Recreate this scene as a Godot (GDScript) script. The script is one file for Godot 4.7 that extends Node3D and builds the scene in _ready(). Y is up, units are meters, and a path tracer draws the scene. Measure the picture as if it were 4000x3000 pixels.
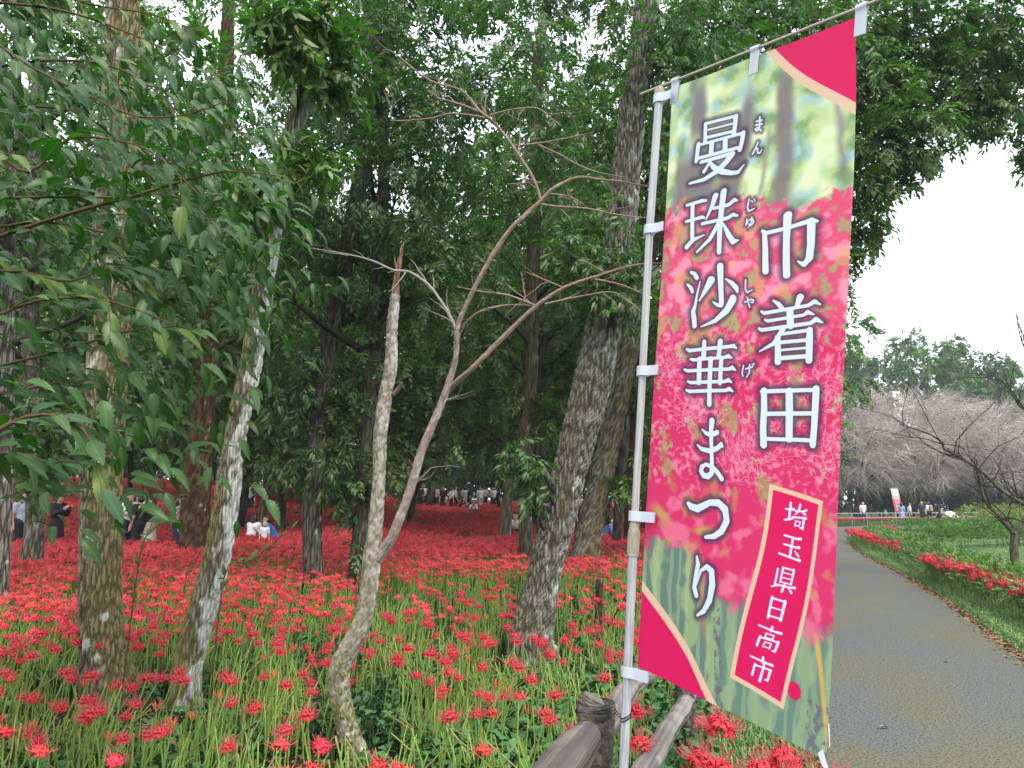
extends Node3D
# A grove of oaks over a bed of red spider lilies, a festival banner by a log fence and a curving park path.

var rng := RandomNumberGenerator.new()
var taken := {}
var mats := {}
var smooth3 := FastNoiseLite.new()
var cells3 := FastNoiseLite.new()
var patch := FastNoiseLite.new()
var patch2 := FastNoiseLite.new()
const EYE := Vector3(0, 1.5, 0)


class MB:
	var v := PackedVector3Array()
	var n := PackedVector3Array()
	var t := PackedVector2Array()
	var c := PackedColorArray()
	var ix := PackedInt32Array()

	func p(pos: Vector3, nor: Vector3, uv: Vector2, col: Color) -> int:
		v.append(pos)
		n.append(nor)
		t.append(uv)
		c.append(col)
		return v.size() - 1

	func tri(a: int, b: int, d: int) -> void:
		var g := (v[b] - v[a]).cross(v[d] - v[a])
		ix.append(a)
		if g.dot(n[a] + n[b] + n[d]) > 0.0:
			ix.append(d)
			ix.append(b)
		else:
			ix.append(b)
			ix.append(d)

	func quad(a: int, b: int, d: int, e: int) -> void:
		tri(a, b, d)
		tri(a, d, e)

	func mesh() -> ArrayMesh:
		var m := ArrayMesh.new()
		if ix.is_empty():
			return m
		var a := []
		a.resize(Mesh.ARRAY_MAX)
		a[Mesh.ARRAY_VERTEX] = v
		a[Mesh.ARRAY_NORMAL] = n
		a[Mesh.ARRAY_TEX_UV] = t
		a[Mesh.ARRAY_COLOR] = c
		a[Mesh.ARRAY_INDEX] = ix
		m.add_surface_from_arrays(Mesh.PRIMITIVE_TRIANGLES, a)
		return m


# ---------------------------------------------------------------- naming

func numbered(called: String) -> String:
	var k: int = taken.get(called, 0)
	taken[called] = k + 1
	return called if k == 0 else "%s_%03d" % [called, k]


func put(called: String, mesh: Mesh, mat: Material, parent: Node3D = self) -> MeshInstance3D:
	var o := MeshInstance3D.new()
	o.mesh = mesh
	o.material_override = mat
	if parent == self:
		o.name = numbered(called)
		add_child(o)
	else:
		var made: Dictionary = parent.get_meta("made", {})
		var k: int = made.get(called, 0)
		made[called] = k + 1
		parent.set_meta("made", made)
		o.name = called if k == 0 else "%s_%03d" % [called, k]
		parent.add_child(o)
	return o


func tag(o: Node3D, label: String, category: String, group := "", kind := "") -> Node3D:
	o.set_meta("label", label)
	if category:
		o.set_meta("category", category)
	if group:
		o.set_meta("group", group)
	if kind:
		o.set_meta("kind", kind)
	return o


func thing(called: String, label: String, category: String, at := Vector3.ZERO, group := "") -> Node3D:
	var o := Node3D.new()
	o.name = numbered(called)
	o.position = at
	add_child(o)
	tag(o, label, category, group)
	return o


func structure(called: String, mesh: Mesh, mat: Material) -> MeshInstance3D:
	var o := put(called, mesh, mat)
	o.set_meta("kind", "structure")
	return o


func stuff(called: String, mesh: Mesh, mat: Material, where: Array[Transform3D], tint: PackedColorArray, parent: Node3D = self, label := "", category := "") -> MultiMeshInstance3D:
	var mm := MultiMesh.new()
	mm.transform_format = MultiMesh.TRANSFORM_3D
	mm.use_colors = true
	mm.mesh = mesh
	mm.instance_count = where.size()
	for i in where.size():
		mm.set_instance_transform(i, where[i])
		mm.set_instance_color(i, tint[i])
	var o := MultiMeshInstance3D.new()
	o.multimesh = mm
	o.material_override = mat
	o.set_meta("kind", "stuff")
	if parent == self:
		o.name = numbered(called)
		if label:
			o.set_meta("label", label)
			o.set_meta("category", category)
		add_child(o)
	else:
		var made: Dictionary = parent.get_meta("made", {})
		var k: int = made.get(called, 0)
		made[called] = k + 1
		parent.set_meta("made", made)
		o.name = called if k == 0 else "%s_%03d" % [called, k]
		parent.add_child(o)
	return o


func copy_of(src: Node3D, label: String, at: Vector3, turn := 0.0, group := "") -> Node3D:
	var o: Node3D = src.duplicate()
	var stem := String(src.name)
	if stem.length() > 4 and stem[stem.length() - 4] == "_" and stem.right(3).is_valid_int():
		stem = stem.left(stem.length() - 4)
	o.name = numbered(stem)
	o.position = at
	o.rotation.y = turn
	o.set_meta("label", label)
	if group:
		o.set_meta("group", group)
	add_child(o)
	return o


# ---------------------------------------------------------------- materials

func flat(key: String, col: Color, rough := 0.8, spec := 0.5, vertex := false) -> StandardMaterial3D:
	if mats.has(key):
		return mats[key]
	var m := StandardMaterial3D.new()
	m.resource_name = key
	m.albedo_color = col.linear_to_srgb()
	m.roughness = rough
	m.metallic_specular = spec
	m.vertex_color_use_as_albedo = vertex
	m.cull_mode = BaseMaterial3D.CULL_DISABLED
	mats[key] = m
	return m


func leafy(key: String, rough: float, spec: float, through: Color) -> StandardMaterial3D:
	var m := flat(key, Color(1, 1, 1), rough, spec, true)
	m.backlight_enabled = true
	m.backlight = through
	return m


func noise_tex(w: int, h: int, freq: float, stretch: int, kind: int, seed_: int, lo: float, hi: float, octaves := 4) -> ImageTexture:
	var f := FastNoiseLite.new()
	f.seed = seed_
	f.frequency = freq
	f.noise_type = FastNoiseLite.TYPE_CELLULAR if kind == 1 else FastNoiseLite.TYPE_SIMPLEX_SMOOTH
	if kind == 1:
		f.cellular_return_type = FastNoiseLite.RETURN_DISTANCE2_SUB
	f.fractal_octaves = octaves
	var im := f.get_seamless_image(w, h / stretch, false, false, 0.2)
	im.resize(w, h, Image.INTERPOLATE_CUBIC)
	im.convert(Image.FORMAT_RGB8)
	for y in h:
		for x in w:
			var g: float = lerpf(lo, hi, im.get_pixel(x, y).r)
			im.set_pixel(x, y, Color(g, g, g))
	return ImageTexture.create_from_image(im)


# ---------------------------------------------------------------- land

func hgt(x: float, z: float) -> float:
	var d := sqrt(x * x + z * z)
	var t := clampf((d - 19.0) / 45.0, 0.0, 1.0)
	t = t * t * (3.0 - 2.0 * t)
	if t <= 0.0:
		return 0.0
	var az := rad_to_deg(atan2(x, -z))
	var a := 3.0
	if z > 0.0:
		a = 0.0 if x > 0.0 else 3.0
	elif az > 17.0:
		a = 0.0
	elif az > 8.0:
		a = lerpf(1.0, 0.0, (az - 8.0) / 9.0)
	elif az > -5.0:
		a = lerpf(1.35, 1.0, (az + 5.0) / 13.0)
	elif az > -22.0:
		a = lerpf(2.8, 1.35, (az + 22.0) / 17.0)
	elif az > -40.0:
		a = lerpf(3.0, 2.8, (az + 40.0) / 18.0)
	return t * a


func path_right(z: float) -> float:
	return 2.22 - 0.382 * z + 0.12 * sin(z * 0.35)


func path_left(z: float) -> float:
	return 0.02 - 0.4 * z


func in_view(p: Vector3, margin: float) -> bool:
	var q := p - EYE
	var d := q.y * 0.16617 - q.z * 0.9861
	if d < 0.3:
		return false
	var h := q.y * 0.9861 + q.z * 0.16617
	return absf(q.x) < d * 0.7209 + margin and absf(h) < d * 0.5407 + margin


func jit(a: float) -> float:
	return rng.randf_range(-a, a)


func jit3(a: float) -> Vector3:
	return Vector3(jit(a), jit(a), jit(a))


# ---------------------------------------------------------------- tubes and bark

func frame(d: Vector3, hint: Vector3) -> Array:
	var u := hint - d * hint.dot(d)
	if u.length() < 0.001:
		u = d.cross(Vector3(0.3, 0.2, 0.9))
	u = u.normalized()
	return [u, d.cross(u).normalized()]


func tube(mb: MB, P: PackedVector3Array, R: PackedFloat32Array, sides: int, ca: Color, cb: Color, cap := false) -> void:
	var k := P.size()
	var hint := Vector3(0.9, 0.1, 0.42)
	var prev := -1
	for i in k:
		var d := (P[mini(i + 1, k - 1)] - P[maxi(i - 1, 0)]).normalized()
		var f := frame(d, hint)
		hint = f[0]
		var first := mb.v.size()
		var f0: Vector3 = f[0]
		var f1: Vector3 = f[1]
		var col := ca.lerp(cb, float(i) / maxf(1.0, k - 1))
		for j in sides:
			var a := TAU * j / sides
			var o := f0 * cos(a) + f1 * sin(a)
			mb.p(P[i] + o * R[i], o, Vector2(float(j) / sides, float(i) * 0.2), col)
		if prev >= 0:
			for j in sides:
				var j2 := (j + 1) % sides
				mb.quad(prev + j, prev + j2, first + j2, first + j)
		if cap and (i == 0 or i == k - 1):
			var nn := -d if i == 0 else d
			var mid := mb.p(P[i], nn, Vector2(0.5, 0.5), col)
			var ring := mb.v.size()
			for j in sides:
				mb.p(mb.v[first + j], nn, Vector2(0.5, 0.5), col)
			for j in sides:
				mb.tri(mid, ring + j, ring + (j + 1) % sides)
		prev = first


func spline(P: PackedVector3Array, R: PackedFloat32Array, step: float) -> Array:
	var PP := PackedVector3Array()
	var RR := PackedFloat32Array()
	var k := P.size()
	for i in k - 1:
		var a := P[maxi(i - 1, 0)]
		var b := P[i]
		var c := P[i + 1]
		var d := P[mini(i + 2, k - 1)]
		var m := maxi(1, int(ceil(b.distance_to(c) / step)))
		for s in m:
			var t := float(s) / m
			PP.append(b.cubic_interpolate(c, a, d, t))
			RR.append(lerpf(R[i], R[i + 1], t))
	PP.append(P[k - 1])
	RR.append(R[k - 1])
	return [PP, RR]


# st: low (fissure colour), high (ridge colour), moss, moss_dir, moss_amt, foot (extra moss near the ground), pale, pale_dir, pale_amt
func bark(P: PackedVector3Array, R: PackedFloat32Array, step: float, sides: int, amp: float, st: Dictionary, shift: Vector3, flare := 0.0) -> ArrayMesh:
	var s := spline(P, R, step)
	var PP: PackedVector3Array = s[0]
	var RR: PackedFloat32Array = s[1]
	var k := PP.size()
	var grid := PackedVector3Array()
	var cols := PackedColorArray()
	var hint := Vector3(1, 0, 0.2)
	var low: Color = st.low
	var high: Color = st.high
	var moss: Color = st.get("moss", Color(0.13, 0.12, 0.035))
	var moss_dir: Vector3 = st.get("moss_dir", Vector3(-1, 0, 0.3))
	var moss_amt: float = st.get("moss_amt", 0.0)
	var foot: float = st.get("foot", 0.0)
	var pale: Color = st.get("pale", Color(0.42, 0.45, 0.41))
	var pale_dir: Vector3 = st.get("pale_dir", Vector3(1, 0, 0.3))
	var pale_amt: float = st.get("pale_amt", 0.0)
	var fq: float = st.get("fq", 22.0)
	var fy: float = st.get("fy", 0.13)
	var pale_k: float = st.get("pale_k", 0.35)
	var lumpy: float = st.get("lump", 0.09)
	var foot_h: float = st.get("foot_h", 0.5)
	var base_y := PP[0].y
	for i in k:
		var d := (PP[mini(i + 1, k - 1)] - PP[maxi(i - 1, 0)]).normalized()
		var f := frame(d, hint)
		hint = f[0]
		var f0: Vector3 = f[0]
		var f1: Vector3 = f[1]
		var r := RR[i]
		var y := PP[i].y - base_y
		for j in sides:
			var a := TAU * j / sides
			var o := f0 * cos(a) + f1 * sin(a)
			var q := PP[i] + o * r + shift
			var ridge := cells3.get_noise_3d(q.x * fq, q.y * fq * fy, q.z * fq) + 1.0
			ridge = smoothstep(0.015, 0.36, ridge) * (0.8 + 0.2 * clampf(ridge * 1.6, 0.0, 1.0))
			var lump := smooth3.get_noise_3d(q.x * 3.0, q.y * 1.6, q.z * 3.0)
			var rr := r * (1.0 + lump * lumpy) + amp * (ridge - 0.6)
			if flare > 0.0:
				rr += r * flare * exp(-y / 0.22) * (0.55 + 0.45 * cos(a * 4.0 + shift.x * 5.0))
			grid.append(PP[i] + o * rr)
			var tone := smooth3.get_noise_3d(q.x * 9.0 + 40.0, q.y * 6.0, q.z * 9.0)
			var col := low.lerp(high, ridge * (0.8 + 0.4 * tone))
			var mo := moss_amt * clampf(0.35 + 0.65 * o.dot(moss_dir) + 0.9 * smooth3.get_noise_3d(q.x * 4.0, q.y * 2.2 + 20.0, q.z * 4.0), 0.0, 1.0)
			mo = clampf(mo + foot * exp(-y / foot_h) * (0.7 + tone), 0.0, 0.92)
			col = col.lerp(moss * (0.6 + 0.6 * ridge), mo)
			var pa := smooth3.get_noise_3d(q.x * 7.0, q.y * 5.0 + 70.0, q.z * 7.0) + 0.5 * tone + pale_k * (o.dot(pale_dir) - 0.3)
			pa = clampf((pa - 0.75 + pale_amt) * 5.0, 0.0, 1.0) * (0.45 + 0.55 * ridge)
			col = col.lerp(pale, clampf(pa, 0.0, 0.95))
			cols.append(col)
	var mb := MB.new()
	var around := maxf(1.0, roundf(TAU * RR[0] / 0.45))
	for i in k:
		for j in sides + 1:
			var j0 := j % sides
			var e := grid[i * sides + (j0 + 1) % sides] - grid[i * sides + (j0 + sides - 1) % sides]
			var g := grid[mini(i + 1, k - 1) * sides + j0] - grid[maxi(i - 1, 0) * sides + j0]
			var nn := e.cross(g).normalized()
			if nn.dot(grid[i * sides + j0] - PP[i]) < 0.0:
				nn = -nn
			mb.p(grid[i * sides + j0], nn, Vector2(around * j / sides, PP[i].y / 0.45), cols[i * sides + j0])
	for i in k - 1:
		for j in sides:
			var a := i * (sides + 1) + j
			mb.quad(a, a + 1, a + sides + 2, a + sides + 1)
	var top := mb.p(PP[k - 1], (PP[k - 1] - PP[k - 2]).normalized(), Vector2.ZERO, high)
	for j in sides:
		mb.tri(top, (k - 1) * (sides + 1) + j, (k - 1) * (sides + 1) + j + 1)
	return mb.mesh()


# ---------------------------------------------------------------- leaves

# a leaf along +X with its face up, arched and folded at the midrib
func leaf(mb: MB, tf: Transform3D, length: float, width: float, arch: float, fold: float, col: Color, segs := 3, teeth := 0.0) -> void:
	var mids := PackedInt32Array()
	var left := PackedInt32Array()
	var right := PackedInt32Array()
	for i in segs + 1:
		var t := float(i) / segs
		var w := width * 0.5 * pow(sin(PI * pow(t, 0.85)), 0.8) if i > 0 and i < segs else 0.0
		if teeth > 0.0 and i > 0 and i < segs:
			w *= 1.0 + (teeth if i % 2 == 0 else -teeth)
		var x := length * t
		var y := -arch * length * t * t
		var nn := Vector3(arch * 2.0 * t, 1, 0).normalized()
		var rib := col * 1.12
		mids.append(mb.p(tf * Vector3(x, y, 0), (tf.basis * nn).normalized(), Vector2(t, 0.5), rib))
		var wave := 0.10 * w * sin(i * 2.3)
		left.append(mb.p(tf * Vector3(x, y + w * fold + wave, -w), (tf.basis * (nn + Vector3(0, 0, fold))).normalized(), Vector2(t, 0), col))
		right.append(mb.p(tf * Vector3(x, y + w * fold - wave, w), (tf.basis * (nn - Vector3(0, 0, fold))).normalized(), Vector2(t, 1), col))
	for i in segs:
		if i == 0:
			mb.tri(mids[0], left[1], mids[1])
			mb.tri(mids[0], right[1], mids[1])
		elif i == segs - 1:
			mb.tri(left[i], mids[i], mids[segs])
			mb.tri(right[i], mids[i], mids[segs])
		else:
			mb.quad(left[i], mids[i], mids[i + 1], left[i + 1])
			mb.quad(right[i], mids[i], mids[i + 1], right[i + 1])


func facing(x: Vector3, up: Vector3) -> Basis:
	var xx := x.normalized()
	var zz := xx.cross(up)
	if zz.length() < 0.01:
		zz = xx.cross(Vector3(0.3, 0.1, 0.9))
	zz = zz.normalized()
	return Basis(xx, zz.cross(xx).normalized(), zz)


# a twig along +X carrying leaves that spread and droop
func sprig(seed_: int, span: float, count: int, ll: float, lw: float, droop: float, green: Color, dry: float, segs := 3) -> ArrayMesh:
	rng.seed = seed_
	var mb := MB.new()
	var P := PackedVector3Array([Vector3.ZERO, Vector3(span * 0.5, span * 0.04, jit(0.02)), Vector3(span, -span * droop * 0.4, jit(0.05))])
	tube(mb, P, PackedFloat32Array([span * 0.009, span * 0.007, span * 0.003]), 3, Color(0.05, 0.04, 0.025), Color(0.07, 0.07, 0.03))
	for i in count:
		var t := 0.12 + 0.88 * float(i) / maxf(1.0, count - 1.0)
		var at := P[0].bezier_interpolate(P[1], P[1], P[2], t)
		var side := 1.0 if i % 2 == 0 else -1.0
		var off := Vector3(0, jit(0.06), jit(0.10)) * span
		var dir := Vector3(0.65 + jit(0.5), -droop + jit(0.45), side * (0.75 + jit(0.4)))
		if i >= count - 3:
			dir = Vector3(1, -droop + jit(0.3), jit(0.7))
		var up := Vector3(jit(0.6), 1, jit(0.6))
		var sc := rng.randf_range(0.7, 1.2)
		var col := green * rng.randf_range(0.75, 1.25)
		col = col.lerp(Color(green.r * 2.2, green.g * 1.5, green.b), rng.randf() * 0.35)
		if rng.randf() < dry:
			col = Color(0.22, 0.17, 0.045)
		leaf(mb, Transform3D(facing(dir, up), at + off), ll * sc, lw * sc, rng.randf_range(0.05, 0.35), rng.randf_range(0.1, 0.4), col, segs)
	return mb.mesh()


func scatter_sprigs(where: Array[Transform3D], tint: PackedColorArray, center: Vector3, r: Vector3, count: int, scale_lo: float, scale_hi: float, droop: float) -> void:
	var tone := rng.randf_range(0.72, 1.2)
	for i in count:
		var d := jit3(1.0)
		while d.length() > 1.0 or d.length() < 0.25:
			d = jit3(1.0)
		var rad := pow(d.length(), 0.6)
		var o := d.normalized()
		var p := center + o * rad * r
		var x := o * 0.8 + jit3(0.7) + Vector3(0, -droop, 0)
		var b := facing(x, Vector3(jit(0.5), 1, jit(0.5))).scaled(Vector3.ONE * rng.randf_range(scale_lo, scale_hi))
		where.append(Transform3D(b, p - b.x * 0.3))
		var g := tone * rng.randf_range(0.78, 1.22)
		tint.append(Color(g * rng.randf_range(0.9, 1.15), g, g * rng.randf_range(0.85, 1.1)))


# ---------------------------------------------------------------- red spider lilies

func ribbon(mb: MB, P: PackedVector3Array, side: Vector3, W: PackedFloat32Array, ca: Color, cb: Color) -> void:
	var k := P.size()
	var prev := -1
	for i in k:
		var d := (P[mini(i + 1, k - 1)] - P[maxi(i - 1, 0)]).normalized()
		var nn := d.cross(side).normalized()
		var col := ca.lerp(cb, float(i) / (k - 1))
		var a := mb.p(P[i] - side * W[i], nn, Vector2(0, 0), col)
		mb.p(P[i] + side * W[i], nn, Vector2(1, 0), col)
		if prev >= 0:
			mb.quad(prev, prev + 1, a + 1, a)
		prev = a


# detail 2: seen close, 1: a plant of its own, 0: in the bed, -1: far off
func bloom(seed_: int, detail: int, tep: MB, sta: MB, at: Vector3, size: float, open := 1.0) -> void:
	rng.seed = seed_
	var florets := 8 if detail > 0 else (7 if detail == 0 else 6)
	var segs: int = [2, 3, 5, 7][detail + 1]
	var red := Color(0.56, 0.022, 0.034)
	for f in florets:
		var az := TAU * f / florets + jit(0.25)
		var el := rng.randf_range(0.05, 0.5)
		if f % 4 == 3:
			el = rng.randf_range(0.9, 1.35)
		var e := Vector3(cos(az) * cos(el), sin(el), sin(az) * cos(el))
		var fr := frame(e, Vector3.UP)
		var o := at + e * 0.026 * size
		if detail >= 0:
			tube(tep, PackedVector3Array([at, o]), PackedFloat32Array([0.0022 * size, 0.0026 * size]), 3, Color(0.2, 0.16, 0.04), red)
		var tepals := 6 if detail >= 0 else 5
		for k in tepals:
			var a := TAU * k / tepals + jit(0.15)
			var q: Vector3 = fr[0] * cos(a) + fr[1] * sin(a)
			var s := e.cross(q).normalized()
			var P := PackedVector3Array([o])
			var W := PackedFloat32Array([0.0016 * size])
			var phi := 0.45
			var length := rng.randf_range(0.044, 0.058) * size
			var p := o
			var curl := rng.randf_range(3.0, 4.1) * open
			for i in segs:
				phi += curl / segs * (0.4 + 1.2 * float(i) / segs)
				p += (e * cos(phi) + q * sin(phi)) * length / segs + s * sin(i * 2.1 + f) * 0.0022 * size
				P.append(p)
				var t := float(i + 1) / segs
				W.append((0.0052 if detail > 0 else (0.0062 if detail == 0 else 0.0095)) * size * (1.0 - t * t * 0.75))
			var c := red * rng.randf_range(0.85, 1.15)
			ribbon(tep, P, s, W, c, c.lerp(Color(0.62, 0.07, 0.095), 0.7))
		var stamens: int = [2, 4, 6, 7][detail + 1]
		var ss: int = [2, 3, 4, 7][detail + 1]
		for k in stamens:
			var a := TAU * k / stamens + jit(0.3)
			var q: Vector3 = fr[0] * cos(a) + fr[1] * sin(a)
			var P := PackedVector3Array([o])
			var p := o
			var length := rng.randf_range(0.05, 0.07) * size
			for i in ss:
				var t := float(i) / ss
				var d := (e + q * 0.45 * (1.0 - t * 0.5) + Vector3.UP * (t * 0.8 - 0.15)).normalized()
				p += d * length / ss
				P.append(p)
			var c := Color(0.62, 0.085, 0.115)
			if detail > 0:
				var R := PackedFloat32Array()
				for i in P.size():
					R.append((0.0009 if detail == 1 else 0.0007) * size)
				R[R.size() - 1] *= 2.4
				tube(sta, P, R, 3, c, c * 0.9)
			else:
				var W := PackedFloat32Array()
				for i in P.size():
					W.append(0.0011 * size if detail == 0 else 0.002 * size)
				ribbon(sta, P, e.cross(q).normalized(), W, c, c * 0.85)


func buds(seed_: int, mb: MB, at: Vector3) -> void:
	rng.seed = seed_
	for k in 5:
		var az := TAU * k / 5.0 + jit(0.3)
		var d := Vector3(cos(az) * 0.45, 1.0, sin(az) * 0.45).normalized()
		var P := PackedVector3Array([at, at + d * 0.02, at + d * 0.04, at + d * 0.062])
		tube(mb, P, PackedFloat32Array([0.002, 0.0028, 0.0045, 0.001]), 4, Color(0.22, 0.2, 0.05), Color(0.6, 0.06, 0.05))


func scape(mb: MB, h: float, lean: Vector3, sides: int, thick := 1.0) -> Vector3:
	var top := Vector3(lean.x, h, lean.z)
	tube(mb, PackedVector3Array([Vector3(0, -0.03, 0), Vector3(lean.x * 0.3, h * 0.55, lean.z * 0.3), top]), PackedFloat32Array([0.0052 * thick, 0.0046 * thick, 0.0036 * thick]), sides, Color(0.13, 0.22, 0.04), Color(0.17, 0.26, 0.055))
	return top


# ---------------------------------------------------------------- bodies as distance fields, meshed by surface nets

# bones: [a, b, ra, rb]
func body_mesh(bones: Array, cell: float, soft: float) -> ArrayMesh:
	var lo := Vector3(1e9, 1e9, 1e9)
	var hi := -lo
	for q in bones:
		var r := maxf(q[2], q[3])
		lo = lo.min(q[0] - Vector3.ONE * r).min(q[1] - Vector3.ONE * r)
		hi = hi.max(q[0] + Vector3.ONE * r).max(q[1] + Vector3.ONE * r)
	lo -= Vector3.ONE * cell * 2.0
	hi += Vector3.ONE * cell * 2.0
	var nx := int((hi.x - lo.x) / cell) + 2
	var ny := int((hi.y - lo.y) / cell) + 2
	var nz := int((hi.z - lo.z) / cell) + 2
	var f := PackedFloat32Array()
	f.resize(nx * ny * nz)
	f.fill(1.0)
	for q in bones:
		var a: Vector3 = q[0]
		var b: Vector3 = q[1]
		var ra: float = q[2]
		var rb: float = q[3]
		var m := maxf(ra, rb) + soft + cell * 2.0
		var l0 := ((a.min(b) - Vector3.ONE * m) - lo) / cell
		var h0 := ((a.max(b) + Vector3.ONE * m) - lo) / cell
		var ab := b - a
		var den := maxf(ab.length_squared(), 1e-8)
		for z in range(maxi(0, int(l0.z)), mini(nz, int(h0.z) + 1)):
			for y in range(maxi(0, int(l0.y)), mini(ny, int(h0.y) + 1)):
				for x in range(maxi(0, int(l0.x)), mini(nx, int(h0.x) + 1)):
					var p := lo + Vector3(x, y, z) * cell
					var t := clampf((p - a).dot(ab) / den, 0.0, 1.0)
					var d := p.distance_to(a + ab * t) - lerpf(ra, rb, t)
					var at := (z * ny + y) * nx + x
					var e := f[at]
					var h := maxf(soft - absf(d - e), 0.0) / soft
					f[at] = minf(d, e) - h * h * soft * 0.25
	var mb := MB.new()
	var idx := {}
	var step := [1, nx, nx * ny]
	for z in nz - 1:
		for y in ny - 1:
			for x in nx - 1:
				var at := (z * ny + y) * nx + x
				var inside := 0
				for k in 8:
					if f[at + (k & 1) + ((k >> 1) & 1) * nx + (k >> 2) * nx * ny] < 0.0:
						inside += 1
				if inside == 0 or inside == 8:
					continue
				var sum := Vector3.ZERO
				var cnt := 0
				for k in 8:
					for ax in 3:
						if k >> ax & 1:
							continue
						var k2 := k | (1 << ax)
						var v0 := f[at + (k & 1) + ((k >> 1) & 1) * nx + (k >> 2) * nx * ny]
						var v1 := f[at + (k2 & 1) + ((k2 >> 1) & 1) * nx + (k2 >> 2) * nx * ny]
						if (v0 < 0.0) != (v1 < 0.0):
							var c0 := Vector3(k & 1, (k >> 1) & 1, k >> 2)
							var c1 := Vector3(k2 & 1, (k2 >> 1) & 1, k2 >> 2)
							sum += c0.lerp(c1, v0 / (v0 - v1))
							cnt += 1
				var g := Vector3(f[at + 1] - f[at], f[at + nx] - f[at], f[at + nx * ny] - f[at])
				g += Vector3(f[at + 1 + nx + nx * ny] - f[at + nx + nx * ny], f[at + 1 + nx + nx * ny] - f[at + 1 + nx * ny], f[at + 1 + nx + nx * ny] - f[at + 1 + nx])
				idx[at] = mb.p(lo + (Vector3(x, y, z) + sum / cnt) * cell, g.normalized(), Vector2.ZERO, Color.WHITE)
	for at in idx:
		for ax in 3:
			var nb: int = at + step[ax]
			if (f[at] < 0.0) == (f[nb] < 0.0):
				continue
			var s1: int = step[(ax + 1) % 3]
			var s2: int = step[(ax + 2) % 3]
			if idx.has(at - s1) and idx.has(at - s2) and idx.has(at - s1 - s2):
				mb.quad(idx[at], idx[at - s1], idx[at - s1 - s2], idx[at - s2])
	return mb.mesh()


var person_meshes := {}


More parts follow.
